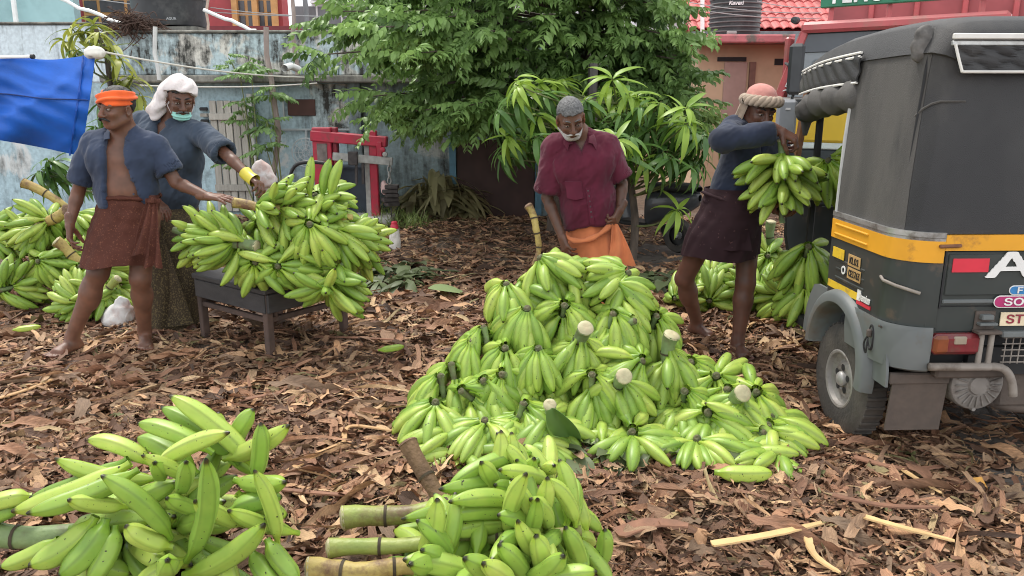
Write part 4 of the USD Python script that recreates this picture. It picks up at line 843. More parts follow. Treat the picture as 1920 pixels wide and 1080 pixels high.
# ---- man with the orange headband, open shirt and brown lungi
def man_one():
    Y = 4.75; w = lambda u, v, dy=0.0: W(u, v, Y + dy)
    T = Thing('person', 'person in orange headband, open navy shirt and short brown lungi', 'person', G(205, 655), None)
    neck, c = w(233, 243), w(219, 203, -.05); sr, sl = w(174, 270), w(290, 276); pel = w(243, 398)
    hr, hl = w(212, 405), w(272, 405); a1, a2 = G(131, 668), G(268, 652); z1, z2 = ground_z(a1) + .022, ground_z(a2) + .022
    a1 = V(a1[0], a1[1] + .05, z1 + .085); a2 = V(a2[0], a2[1] + .05, z2 + .085)
    k1, k2 = w(184, 512, -.08), w(263, 522, -.06)
    er, wr_ = w(146, 362, .03), w(131, 420, -.04); el, wl = w(330, 342, .0), w(388, 368, -.06)
    lo, hi = clothbox(neck, sr, sl, pel, a1, a2, er, wr_, el, wl, c, pad=.17); F = Field(lo, hi, .0062)
    fwd = V(.12, -1, 0); Mt = torso(F, neck, sl, sr, pel, fwd, 1.12, 1.0); arm(F, sr, er, wr_); arm(F, sl, el, wl); leg(F, hr, k1, a1, (.092, .060, .040)); leg(F, hl, k2, a2, (.092, .060, .040))
    foot(F, a1, z1, V(-.35, -1, 0), -1); foot(F, a2, z2, V(.45, -1, 0), 1)
    Mh = head(F, c, V(-.50, -1, -.06), V(.02, -.04, 1), neck, S=1.06)
    Ms = np.stack([unit(sr - sl), fwd, V(0, 0, 1)], 1)
    # navel and the line under the chest
    F.ell(pel + Mt @ V(0, .15, .10), V(.008, .03, .010), Mt, k=.008, op='sub')
    body = cat([F.mesh(3), hand_mesh(wr_, w(131, 462, -.07) - wr_, V(1, .35, 0), (22, 26, 30, 34), -1, 1.08, 5, .4, .031), hand_mesh(wl, w(436, 373, -.10) - wl, V(0, .15, -1), (6, 5, 7, 10), 1, 1.08, 8, .1, .030)])
    b = T.part('body', body, SK1, smooth=True)
    face_parts(T, b, c, Mh, 1.06, HAIR_B, None, (HAIR_B, SK1), HAIR_B)
    P = lambda x, y, z: c + Mh @ (V(x, y, z) * 1.06); Q = Field(c - .2, c + .2, .005)
    Q.ell(P(0, -.006, .056), V(.098, .118, .062), Mh @ RX(-7), k=0)
    Q.cut(lambda X: (lambda q: np.maximum(q[..., 2] - .098 - .1 * q[..., 1], .016 + .10 * q[..., 1] + .08 * q[..., 0] - q[..., 2]))((X - c) @ Mh))
    hb = folds(Q.mesh(2), .007, lambda p: np.sin(((p - c) @ Mh)[:, 2] * 170 + 2.5 * np.sin(((p - c) @ Mh)[:, 0] * 22)))
    T.part('headband', hb, BAND, smooth=True)
    op = lambda q, L: np.where(q[..., 1] > -.02, .5, -1) * 0 + np.minimum(q[..., 1] - .0, (.088 + .022 * np.cos(q[..., 2] * 8)) - np.abs(q[..., 0] + .012 - .05 * (q[..., 2] / L - .5)))
    s, _ = shirt(T, 'shirt', NAVY, neck, sl, sr, pel, fwd, [(sr, er, None, .74), (sl, el, None, .70)], pel + V(0, 0, .035), 1.1, 1.03, opening=op, collar=True, vee=.03, seed=2, off=.015, fold=.010)
    for k in range(4): T.part('button', lathe([(0, 0), (.006, 0), (.006, .003), (0, .003)], 8, pel + Mt @ V(-.092 + .004 * k, .118 + .004 * k, .13 + .085 * k), frame(Mt[:, 1])), mat('shirt_button', (.03, .04, .07)), s)
    # lungi folded up to the knee, knotted at the waist
    top = w(243, 368); kc = (k1 * .5 + k2 * .5)
    rg = [(top, .172, .128, 0), (w(240, 395), .188, .145, 0), (w(233, 435), .205, .165, 0), (w(226, 470, -.03), .212, .18, 0), (w(221, 492, -.05), .215, .185, 0)]
    sk = skirt(rg, fold=.010, nf=7, seed=5); L = T.part('lungi', skirt_mesh(sk), LUNGI_B, smooth=60)
    kn = w(287, 376, -.16); g = np.random.default_rng(4)
    T.part('waist_roll', sweep(np.vstack([P_ for P_ in [top + V(.178 * math.cos(a), .134 * math.sin(a), .006 * math.sin(3 * a)) for a in np.linspace(0, 2 * PI, 41)]]), .013 + .003 * np.sin(np.arange(41) * 1.7), 8, False), LUNGI_B, L, smooth=True)
    T.part('knot', xf((lambda q: (q.vertices + .006 * np.sin(q.vertices * 240), q.faces))(trimesh.creation.icosphere(3, .03)), np.diag([1.3, .8, .9]), kn), LUNGI_B, L, smooth=True)
    for (u1, v1, u2, v2, wd, ph) in ((280, 378, 262, 476, .04, 0), (289, 380, 286, 498, .035, 2)):
        pa, pb = w(u1, v1, -.165), w(u2, v2, -.235); t = np.linspace(0, 1, 14); q = np.linspace(-1, 1, 9)
        S_ = np.array([[pa + (pb - pa) * s_ + V(qq * (.018 + wd * s_), -.014 * math.sin(qq * 5 + ph + s_ * 3) * (.4 + s_), -.02 * abs(qq) * s_) for qq in q] for s_ in t]); T.part('loose_end', thick(S_, .005), LUNGI_B, L, smooth=60)
man_one()

# ---- man with the white headcloth, reaching over
def man_two():
    Y = 5.35; w = lambda u, v, dy=0.0: W(u, v, Y + dy)
    T = Thing('person', 'person with white headcloth and mint mask, reaching over the plantains on the table', 'person', G(325, 622))
    neck, c = w(322, 226, -.02), w(338, 186, -.10); sr, sl = w(268, 232, .05), w(380, 252, -.12); pel = w(318, 398, .05)
    el, wl = w(428, 293, -.30), w(468, 332, -.42); er, wr_ = w(262, 330, .0), w(290, 375, -.2)
    hr, hl = w(292, 405), w(345, 405); a1, a2 = G(300, 622), G(352, 614); z1, z2 = ground_z(a1), ground_z(a2); a1 = V(a1[0], a1[1] + .05, z1 + .085); a2 = V(a2[0], a2[1] + .05, z2 + .085); k1, k2 = (hr + a1) / 2 + V(0, -.05, 0), (hl + a2) / 2 + V(0, -.05, 0)
    lo, hi = clothbox(neck, sr, sl, pel, a1, a2, er, wr_, el, wl, c, pad=.17); F = Field(lo, hi, .0065); fwd = V(.35, -1, 0)
    torso(F, neck, sl, sr, pel, fwd); arm(F, sr, er, wr_); arm(F, sl, el, wl); leg(F, hr, k1, a1); leg(F, hl, k2, a2); foot(F, a1, z1, V(.1, -1, 0), -1); foot(F, a2, z2, V(.4, -1, 0), 1)
    Mh = head(F, c, V(.60, -1, -.30), V(.18, -.22, 1), neck, S=1.06)
    body = cat([F.mesh(3), hand_mesh(wl, w(496, 352, -.48) - wl, V(-.2, -.3, -1), (34, 36, 38, 40), 1, 1.05, 5, .6, .030), hand_mesh(wr_, w(312, 395, -.25) - wr_, V(0, 0, -1), 20, -1, 1.05)])
    b = T.part('body', body, SK2, smooth=True); face_parts(T, b, c, Mh, 1.06, HAIR_B, None, (HAIR_B, SK2), HAIR_G)
    q_ = lambda X: (X - c) @ Mh; P = lambda x, y, z: c + Mh @ (V(x, y, z) * 1.06)
    Q = Field(c - .28, c + .28, .006); Q.ell(P(0, -.018, .050), V(.108, .126, .100), Mh, k=0); Q.cone(P(.03, -.07, .02), P(.10, -.12, -.11), .07, .05, k=.05); Q.cone(P(.075, -.04, .03), P(.135, -.06, -.12), .042, .04, k=.04); Q.cone(P(.06, -.09, .0), P(.15, -.10, -.10), .05, .035, k=.04)
    Q.cut(lambda X: np.minimum(.035 + .40 * np.clip(q_(X)[..., 1], -.13, .12) + .14 * q_(X)[..., 0] - q_(X)[..., 2], q_(X)[..., 1] + .015 - .25 * np.clip(q_(X)[..., 0], 0, .1)))
    hc = folds(Q.mesh(3), .010, lambda p: np.sin(q_(p)[:, 0] * 60 + q_(p)[:, 2] * 75 + 3 * np.sin(q_(p)[:, 1] * 25)) * .5 + meshkit.fbm(p * 22, 2, 1) - .5); T.part('headcloth', hc, WHITE_T, smooth=True)
    K = Field(c - .2, c + .2, .005); K.ell(P(0, .040, -.085), V(.060, .058, .042), Mh, k=0); K.cut(lambda X: np.maximum(q_(X)[..., 2] + .072 - .25 * np.abs(q_(X)[..., 0]) , -(q_(X)[..., 1] - .0)))
    mk = T.part('face_mask', folds(K.mesh(2), .003, lambda p: np.sin(q_(p)[:, 2] * 320)), MASK, smooth=True)
    for s in (-1, 1): T.part('ear_loop', sweep(bez([P(s * .058, .03, -.08), P(s * .074, .01, -.045), P(s * .084, -.005, -.005)], 6), .0022, 5), WHITE_T, mk)
    s, M = shirt(T, 'shirt', NAVY2, neck, sl, sr, pel, fwd, [(sr, er, None, .8), (sl, el, None, .86)], pel - V(0, 0, .06), 1.0, 1.02, vee=.085, seed=6, off=.016, fold=.011, pocket=True)
    T.part('wrist_wrap', sweep([wl + (el - wl) * .22, wl + (el - wl) * .1, wl, wl + (w(496, 352, -.48) - wl) * .35], [.042, .041, .038, .042], 14, False), mat('yellow_rubber', (.62, .52, .06), rough=.35, var=.15), smooth=True)
    rg = [(w(322, 388, .01), .175, .15, 8), (w(322, 440, -.02), .195, .18, 8), (w(322, 520, -.04), .205, .19, 8), (w(322, 612, -.04), .21, .19, 8)]
    L = T.part('lungi', skirt_mesh(skirt(rg, fold=.012, nf=8, seed=9)), LUNGI_P, smooth=60)
    t = np.linspace(0, 1, 18); q = np.linspace(0, 1, 8); S_ = np.array([[w(284 + 22 * s_ + qq * (14 + 44 * s_), 420 + 195 * s_ - 8 * qq * s_, -.19 - .05 * s_ - .012 * math.sin(qq * 6 + s_ * 4)) for qq in q] for s_ in t]); T.part('front_flap', thick(S_, .006), LUNGI_P, L, smooth=60)
man_two()

# ---- man in the maroon shirt, looking down
def man_three():
    Y = 5.0; w = lambda u, v, dy=0.0: W(u, v, Y + dy)
    T = Thing('person', 'grey haired person in maroon shirt and orange lungi, looking down', 'person', G(1105, 640))
    neck, c = w(1084, 248, -.02), w(1070, 222, -.12); sr, sl = w(1041, 278, 0), w(1136, 275, 0); pel = w(1108, 428, .0)
    er, wr_ = w(1026, 370, .0), w(1053, 442, -.12); el, wl = w(1166, 345, .02), w(1163, 392, -.10)
    hr, hl = w(1086, 436, .03), w(1134, 436, .03); a1, a2 = V(hr[0], Y, 0), V(hl[0], Y + .1, 0); z1, z2 = ground_z(a1), ground_z(a2); a1[2], a2[2] = z1 + .085, z2 + .085; k1, k2 = (hr + a1) / 2 + V(0, -.05, 0), (hl + a2) / 2 + V(0, -.05, 0)
    lo, hi = clothbox(neck, sr, sl, pel, a1, a2, er, wr_, el, wl, c, pad=.17); F = Field(lo, hi, .0065); fwd = V(-.1, -1, 0)
    torso(F, neck, sl, sr, pel, fwd, 1.05); arm(F, sr, er, wr_); arm(F, sl, el, wl); leg(F, hr, k1, a1); leg(F, hl, k2, a2); foot(F, a1, z1, V(-.2, -1, 0), -1); foot(F, a2, z2, V(.3, -1, 0), 1)
    Mh = head(F, c, V(.10, -1, -.52), V(-.10, -.52, 1), neck, S=1.05)
    body = cat([F.mesh(3), hand_mesh(wr_, w(1064, 478, -.18) - wr_, V(.9, .5, 0), (25, 28, 30, 34), -1, 1.05, 4, .4, .030), hand_mesh(wl, w(1150, 420, -.16) - wl, V(-.9, .5, 0), (48, 52, 54, 56), 1, 1.05, 3, .8, .030)])
    b = T.part('body', body, SK3, smooth=True); face_parts(T, b, c, Mh, 1.05, HAIR_G, None, (HAIR_G, SK3), HAIR_W, HAIR_W)
    s, M = shirt(T, 'shirt', MAROON, neck, sl, sr, pel, fwd, [(sr, er, None, .88), (sl, el, None, .84)], pel + V(0, 0, .03), 1.05, 1.06, vee=.085, seed=12, off=.018, fold=.013, pocket=True)
    rg = [(w(1108, 418), .150, .115, 0), (w(1111, 440), .180, .145, 0), (w(1114, 470), .208, .175, 0), (w(1114, 540), .218, .18, 0), (w(1114, 575), .22, .18, 0)]
    L = T.part('lungi', skirt_mesh(skirt(rg, fold=.016, nf=8, seed=19)), ORANGE, smooth=60)
    T.part('waist_roll', sweep(bez([w(1046, 432, -.09), w(1080, 452, -.155), w(1120, 442, -.165), w(1152, 414, -.12)], 14), .017 + .004 * np.sin(np.arange(14) * 1.9), 8), ORANGE, L, smooth=True)
    t = np.linspace(0, 1, 14); q = np.linspace(-1, 1, 9); S_ = np.array([[w(1152 + 6 * s_, 416, -.14) * (1 - s_) + w(1166 + 8 * qq, 498, -.20) * s_ + V(qq * (.015 + .045 * s_), -.02 * math.sin(qq * 5 + s_ * 4) * (.3 + s_), 0) for qq in q] for s_ in t]); T.part('loose_end', thick(S_, .005), ORANGE, L, smooth=60)
man_three()

# ---- man with the tan turban lifting a bunch towards the rickshaw
def man_four():
    Y = 4.78; w = lambda u, v, dy=0.0: W(u, v, Y + dy)
    T = Thing('person', 'person in tan twisted turban and dark navy shirt, lifting a bunch by its stalk', 'person', G(1350, 650))
    neck, c = w(1412, 238, -.02), w(1424, 206, -.10); sr, sl = w(1378, 244, -.06), w(1452, 262, .10); pel = w(1368, 392, .02)
    er, wr_ = w(1356, 262, -.34), w(1462, 246, -.36); el, wl = w(1468, 330, .0), w(1452, 392, -.26)
    hr, hl = w(1340, 402, -.04), w(1402, 402, .03); f1, f2 = G(1312, 630), G(1386, 666); z1, z2 = ground_z(f1) + .018, ground_z(f2) + .018; a1 = V(f1[0] - .02, f1[1] + .03, z1 + .085); a2 = V(f2[0], f2[1] + .05, z2 + .085); k1, k2 = w(1283, 522, .12), w(1398, 530, -.04)
    lo, hi = clothbox(neck, sr, sl, pel, a1, a2, er, wr_, el, wl, c, pad=.17); F = Field(lo, hi, .0065); fwd = V(.55, -1, 0)
    torso(F, neck, sl, sr, pel, fwd, .95); arm(F, sr, er, wr_); arm(F, sl, el, wl); leg(F, hr, k1, a1, (.085, .058, .038)); leg(F, hl, k2, a2, (.085, .058, .038)); foot(F, a1, z1, V(.75, -1, 0), -1); foot(F, a2, z2, V(.1, -1, 0), 1)
    Mh = head(F, c, V(.22, -1, -.30), V(.12, -.28, 1), neck, S=1.05)
    body = cat([F.mesh(3), hand_mesh(wr_, w(1494, 262, -.38) - wr_, V(.15, .35, -1), (46, 50, 52, 54), -1, 1.1, 4, .7, .030), hand_mesh(wl, w(1470, 402, -.34) - wl, V(.3, -.2, 1), (20, 22, 24, 26), 1, 1.05)])
    b = T.part('body', body, SK4, smooth=True); face_parts(T, b, c, Mh, 1.05, HAIR_B, None, (HAIR_B, SK4), HAIR_B)
    P = lambda x, y, z: c + Mh @ (V(x, y, z) * 1.05); q_ = lambda X: (X - c) @ Mh
    Q = Field(c - .25, c + .25, .006); Q.ell(P(0, -.015, .07), V(.086, .10, .075), Mh, k=0); Q.cut(lambda X: .06 - q_(X)[..., 2]); tb = T.part('turban', folds(Q.mesh(2), .006, lambda p: meshkit.fbm(p * 25, 2, 1) - .5), PINK_C, smooth=True)
    for k in range(3):
        a = np.linspace(0, 2 * PI, 60); rr = .015; ph = k * 2 * PI / 3
        cur = np.array([P((.088 + rr * math.cos(7 * x + ph)) * math.cos(x), (.103 + rr * math.cos(7 * x + ph)) * math.sin(x) - .006, .052 - .10 * .35 * math.sin(x) * -1 * .6 + rr * math.sin(7 * x + ph)) for x in a]); T.part('twisted_roll', sweep(cur, .019, 8, False), TAN_T, tb, smooth=True)
    t = np.linspace(0, 1, 12); q = np.linspace(-1, 1, 7); S_ = np.array([[P(.085 + .03 * s_ + .010 * math.sin(qq * 6), -.02 + qq * .035, .055 - .16 * s_ + .01 * qq) for qq in q] for s_ in t]); T.part('hanging_end', thick(S_, .008), TAN_T, tb, smooth=60)
    s, M = shirt(T, 'shirt', NAVY3, neck, sl, sr, pel, fwd, [(sr, er, wr_, .86), (sl, el, None, .8)], pel - V(0, 0, .02), .98, 1.04, vee=.11, seed=22, off=.017, fold=.012)
    rg = [(w(1374, 352, -.02), .172, .145, 20), (w(1372, 385, -.03), .195, .175, 20), (w(1360, 430, -.02), .225, .195, 14), (w(1349, 478, .0), .236, .20, 10)]
    L = T.part('lungi', skirt_mesh(skirt(rg, fold=.011, nf=7, seed=29)), LUNGI_D, smooth=60)
    for k, (v0, ph) in enumerate(((368, 0), (384, 1), (400, 2))):
        T.part('waist_fold', sweep(bez([w(1318 + 3 * k, v0 - 8, -.06), w(1350, v0 + 4, -.155), w(1395, v0 + 16 - 6 * k, -.165), w(1436, v0 + 4 - 10 * k, -.06)], 12), np.linspace(.016, .02, 12), 8, ell=.6), LUNGI_D, L, smooth=True)
    t = np.linspace(0, 1, 12); S_ = np.array([[w(1392, 392, -.16) * (1 - s_) + w(1380 + 10 * qq, 470, -.215) * s_ + V(qq * (.02 + .04 * s_), -.016 * math.sin(qq * 5 + s_ * 3), 0) for qq in q] for s_ in t]); T.part('loose_end', thick(S_, .005), LUNGI_D, L, smooth=60)
man_four()
# ---------------------------------------------------------------- plantains
def banana_mat():
    return usdkit.material(stage, '/World/Looks/green_plantain', {
        'a': ('attribute', {'attribute': 'along'}), 'oi': ('object_info', {}), 'g': ('geometry', {}), 'n': ('noise_texture', {'scale': 16.0, 'detail': 3.0}),
        'c': ('rgb_ramp', {'ramp': [(.1, (.14, .26, .036)), (.45, (.245, .375, .056)), (.75, (.365, .47, .085)), (1, (.51, .55, .14))]}), 'm1': ('math', {'math_type': 'multiply_add', 'value2': .45}), 'm2': ('math', {'math_type': 'multiply_add', 'value2': .55, 'value3': .0}),
        'e': ('rgb_ramp', {'ramp': [(0, (.62, .70, .40)), (.1, (.85, .93, .55)), (.25, (1, 1, 1)), (.86, (1, 1, 1)), (.945, (.80, .86, .5)), (.972, (.10, .075, .04)), (1, (.02, .015, .012))]}), 'mu': ('mix_color', {'blend_type': 'multiply', 'fac': 1.0}), 'rg': ('attribute', {'attribute': 'ridge'}), 'rm': ('map_range', {'from_min': .25, 'from_max': 1.0, 'to_min': 1.0, 'to_max': .72, 'clamp': True}), 'rh': ('hsv', {}),
        's': ('noise_texture', {'scale': 75.0, 'detail': 1.0}), 'sr': ('map_range', {'from_min': .73, 'from_max': .77, 'clamp': True}), 's2': ('noise_texture', {'scale': 120.0, 'detail': 2.0}), 'sr2': ('map_range', {'from_min': .70, 'from_max': .76, 'to_max': .75, 'clamp': True}), 'mx': ('math', {'math_type': 'maximum'}),
        'sp': ('mix_color', {'b': (.022, .017, .008)}), 'b': ('bump', {'strength': .12, 'distance': .003}), 'p': ('principled_bsdf', {'roughness': .42, 'specular_ior_level': .42, 'subsurface_weight': .04, 'subsurface_scale': .012})},
        [('g.position', 'n.vector'), ('g.position', 's.vector'), ('g.position', 's2.vector'), ('oi.random', 'm2.value1'), ('n.fac', 'm1.value1'), ('m2.value', 'm1.value3'), ('m1.value', 'c.fac'), ('a.fac', 'e.fac'), ('c.color', 'mu.a'), ('e.color', 'mu.b'),
         ('s.fac', 'sr.value'), ('s2.fac', 'sr2.value'), ('sr.result', 'mx.value1'), ('sr2.result', 'mx.value2'), ('rg.fac', 'rm.value'), ('rm.result', 'rh.value'), ('mu.result', 'rh.color'), ('rh.color', 'sp.a'), ('mx.value', 'sp.fac'), ('sp.result', 'p.base_color'), ('n.fac', 'b.height'), ('b.normal', 'p.normal')], surface='p.BSDF')
BAN = banana_mat()
STALK = mat('green_stalk', (.20, .27, .055), rough=.5, col2=(.32, .34, .085), scale=7, dirt=(.13, .085, .035), dscale=6, dlo=.5, dhi=.68, bump=.6, bscale=60, rand=.1)
STALK_G = mat('grey_green_stalk', (.10, .16, .06), rough=.55, col2=(.19, .25, .10), scale=7, dirt=(.09, .075, .04), dscale=6, dlo=.52, dhi=.7, bump=.6)
STALK_T = mat('tan_stalk', (.30, .20, .06), rough=.6, col2=(.42, .34, .10), scale=6, dirt=(.12, .06, .03), dscale=8, dlo=.5, dhi=.66, bump=.8)
STALK_B = mat('brown_stalk', (.09, .05, .025), rough=.8, col2=(.2, .12, .06), scale=10, bump=1.5)
CUT = mat('cut_end', (.40, .37, .22), rough=.6, var=.15, scale=30, dirt=(.40, .32, .2), dscale=20)
CUT_B = mat('dry_cut_end', (.14, .085, .05), rough=.85, var=.4, scale=40, bump=1.5)
CROWN = mat('dark_crown', (.055, .07, .025), rough=.8, col2=(.12, .10, .05), scale=40, bump=1)
SCAR = mat('stalk_scar', (.05, .035, .018), rough=.8, var=.4, scale=20)
def banana(p, d, up, L, R, bend, side=0.0, nr=10, nk=11):
    """A plantain finger that leaves p along d and curves by bend radians towards up: thin neck, fat five sided body, dark pointed tip."""
    d = unit(d); u = np.asarray(up, float) - d * (np.asarray(up, float) @ d)
    u = unit(u) if np.linalg.norm(u) > 1e-6 else unit(np.cross(d, V(.3, .5, .8))); w = np.cross(d, u)
    t = np.array([0, .05, .11, .18, .28, .42, .58, .72, .83, .91, .955, .985, 1.0]) if nk == 11 else np.array([0, .04, .08, .12, .17, .23, .31, .40, .50, .60, .70, .78, .85, .90, .94, .97, .988, 1.0])
    rr = (np.interp(t, [0, .06, .12, .19, .29, .42, .56, .68, .78, .87, .93, .965, .985, 1], [.36, .31, .37, .60, .84, .97, 1.0, .95, .82, .60, .39, .24, .19, .06]) if nk == 11 else np.interp(t, [0, .05, .10, .15, .22, .33, .55, .70, .80, .88, .935, .968, .986, 1], [.38, .33, .42, .66, .88, .98, 1.0, .97, .87, .66, .42, .26, .2, .06])) * R
    tt = np.linspace(0, 1, 60); a = bend * (tt ** .9) ; dx = np.cos(a); dz = np.sin(a); X = np.r_[0, np.cumsum((dx[1:] + dx[:-1]) / 2)] / 59 * L; Z = np.r_[0, np.cumsum((dz[1:] + dz[:-1]) / 2)] / 59 * L
    x, z, an = np.interp(t, tt, X), np.interp(t, tt, Z), np.interp(t, tt, a); sd = side * np.sin(t * 2.2)
    C = p + x[:, None] * d + z[:, None] * u + (sd * L * .1)[:, None] * w; n1 = -np.sin(an)[:, None] * d + np.cos(an)[:, None] * u
    th = np.arange(nr) * 2 * PI / nr; pr = 1.06 - .145 * np.abs(np.sin(2.5 * th)) ** .8
    v = (C[:, None] + rr[:, None, None] * pr[None, :, None] * (np.cos(th)[None, :, None] * n1[:, None] + np.sin(th)[None, :, None] * w)).reshape(-1, 3)
    k = len(t); i = np.arange(k - 1)[:, None] * nr; j = np.arange(nr)[None]; j2 = (j + 1) % nr
    f = np.vstack([np.stack([(i + j), (i + j2), (i + j2 + nr)], -1).reshape(-1, 3), np.stack([(i + j), (i + j2 + nr), (i + j + nr)], -1).reshape(-1, 3)])
    return (v, f), np.repeat(t, nr), C
def ridge_of(al):
    nr = int((al == 0).sum()); return np.tile((np.arange(nr) % (nr // 5) == 0).astype(float), len(al) // nr)
class Placed:
    """Where plantains already lie, so that new ones are pushed out of the way."""
    def __init__(s): s.P, s.R = [], []
placed = Placed()
def finger(T, g, p, d, up, L, R, bend, floor, hi=False, limit=None):
    R = R * g.uniform(.82, 1.0); L = L * g.uniform(.86, 1.14)
    for _ in range(4):
        m, al, C = banana(p, d, up, L, R, bend, g.normal() * .25, 20 if hi else 10, 16 if hi else 11)
        low = C[3:, 2].min() - R - floor
        if low >= -.01: break
        d = unit(d + V(0, 0, min(.45, -low / L * 1.3)))
    if limit is not None and not limit(C): return False
    T.part('plantain', m, BAN, smooth=True, attr={'along': al, 'ridge': ridge_of(al)}); return True
def stalk(T, pts, r, m, cut, scars=True, end_bulge=1.12, cut_tilt=0.0, n=12):
    q = bez(pts, 16) if len(pts) > 2 else bez(pts, 16); L = np.linalg.norm(np.diff(q, axis=0), axis=1).sum()
    rs = np.linspace(r, r * .62, 16) * (1 + .05 * np.sin(np.arange(16) * 2.1 + 9 * q[0][0])); rs[0] *= end_bulge; rs[1] *= 1 + (end_bulge - 1) * .4
    q = q + .012 * (r / .03) * np.stack([np.sin(np.arange(16) * .7 + 5 * q[0][0]), np.cos(np.arange(16) * .6), np.sin(np.arange(16) * .8 + 2)], 1) * np.linspace(0, 1, 16)[:, None] ** .5; tv, tf_ = sweep(q, rs, n); s = T.part('stalk', (wob(tv, .0035, 45), tf_), m, smooth=45)
    t = unit(q[0] - q[1]); ce = lathe([(0, .006), (rs[0] * .5, .009), (rs[0] * .80, .004), (rs[0] * .95, .001), (rs[0] * 1.0, -.006)], n * 2, q[0], frame(t)); T.part('cut_end', (wob(ce[0], .0025, 70), ce[1]), cut, s, smooth=40)
    if scars:
        for k in (.22, .5, .72):
            i = int(k * 15); T.part('ring_scar', sweep([q[i] + (q[i + 1] - q[i]) * .0, q[i] + unit(q[i + 1] - q[i]) * .010], [rs[i] * 1.10, rs[i] * 1.06], n, False), SCAR, s, smooth=True)
    return q
def bunch(label, P, A, hands, nf, L=.27, R=.040, first=.05, gap=.085, out=72, bend=.75, droop=.25, floor=0.0, r=.034, seed=0, m=None, cut=None, az=(0, 360), curve=None, hi=False, group=None, tail=.12, back=False, spread=150, span=None, scars=True, turn=137.5, limit=None, name='plantain_bunch', az0=None, show_stalk=True, surf=None):
    """A bunch: the stalk starts at its cut end P and runs along A; hands of two rows of fingers sit along it. out: degrees between finger and A; droop: pull of gravity; back: the fingers curve back towards the cut end."""
    g = np.random.default_rng(1000 + seed); A = unit(A); P = np.asarray(P, float)
    T = Thing(name, label, 'plantain bunch', V(P[0], P[1], floor), group)
    tot = first + gap * hands + tail; pts = [P + A * tot * q + (0 if curve is None else np.asarray(curve, float) * math.sin(PI * q * .9) ) for q in np.linspace(0, 1, 7)]
    q = stalk(T, pts, r if show_stalk else .016, m or (STALK if show_stalk else STALK_G), cut or (CUT if show_stalk else CROWN), scars and show_stalk)
    dist = np.r_[0, np.cumsum(np.linalg.norm(np.diff(q, axis=0), axis=1))]
    at = lambda s: np.array([np.interp(s, dist, q[:, k]) for k in range(3)])
    a0 = g.uniform(0, 360) if az0 is None else az0
    for h in range(hands):
        s = first + gap * h; c = at(s); ax = unit(at(s + .03) - at(max(s - .03, 0))); Mx = frame(ax); mid = a0 + h * turn + g.uniform(-15, 15); n = int(nf * g.uniform(.85, 1.15) * (1 - .04 * h))
        sc = 1.06 - .035 * h
        for row in range(2):
            k = (n + 1 - row) // 2
            for i in range(k):
                an = math.radians(mid + (i / max(k - 1, 1) - .5) * spread + g.normal() * (5 if surf is None else 11) + row * spread / max(2 * k, 1)); rad = Mx @ V(math.cos(an), math.sin(an), 0)
                o = math.radians(out + g.normal() * (8 if surf is None else 15) + (row - .5) * 18); d = unit(rad * math.sin(o) + ax * math.cos(o) + V(0, 0, -droop * g.uniform(.6, 1.3)))
                if surf is not None: q_ = d @ surf; d = unit(d - surf * (q_ - np.clip(q_, -.32, .30 - .15 * h)))
                p = c + rad * r * .75 + ax * (row - .5) * .03; bu = (-ax if back else ax) * .9 + V(0, 0, .35 if droop < .1 else -.25)
                finger(T, g, p, d, bu, L * sc, R * sc, bend * g.uniform(.7, 1.25), floor, hi, limit)
    return T
def hand_of(T, g, c, d, right, n, L, R, fan=46, bend=.6, up=None, floor=0.0, hi=False, rows=2, wide=.022):
    """One hand of fingers lying side by side: crown at c, pointing along d, fanned out along right."""
    d, right = unit(d), unit(right); nrm = np.cross(right, d); nrm = nrm if nrm[2] >= 0 else -nrm
    for row in range(rows):
        k = n - row
        for i in range(k):
            x = (i / max(k - 1, 1) - .5); a = math.radians(x * fan + g.normal() * 3); dd = d * math.cos(a) + right * math.sin(a) + nrm * (.18 - .34 * row)
            finger(T, g, c + right * x * wide * k - nrm * .045 * row, dd, (-nrm if up is None else up), L, R, bend * g.uniform(.75, 1.2), floor, hi)

# ---- the big heap in the middle
HEAP = 'plantain bunches of the big heap'
def heap_at(u, v, h=4.0):
    """A point of the heap's rounded surface and its outward normal."""
    def pt(u, v):
        vt = np.interp(u, [730, 780, 850, 900, 950, 1000, 1100, 1180, 1230, 1300, 1400, 1440, 1490, 1545], [675, 597, 567, 522, 470, 444, 440, 457, 527, 600, 640, 678, 755, 835]); yr = np.interp(u, [740, 900, 1100, 1250, 1400, 1545], [3.75, 3.95, 4.0, 3.85, 3.6, 3.3])
        s = np.clip((864 - v) / max(864 - vt, 20), -.1, 1.15); return W(u, v, 3.12 + (yr - 3.12) * np.sign(s) * abs(s) ** 1.25)
    n = unit(np.cross(pt(u + h, v) - pt(u - h, v), pt(u, v - h) - pt(u, v + h))); n = n if n[1] < 0 or n[2] > 0 else -n
    if n @ (V(0, 0, CAM_H) - pt(u, v)) < 0: n = -n
    return pt(u, v), unit(n + V(0, 0, .25))
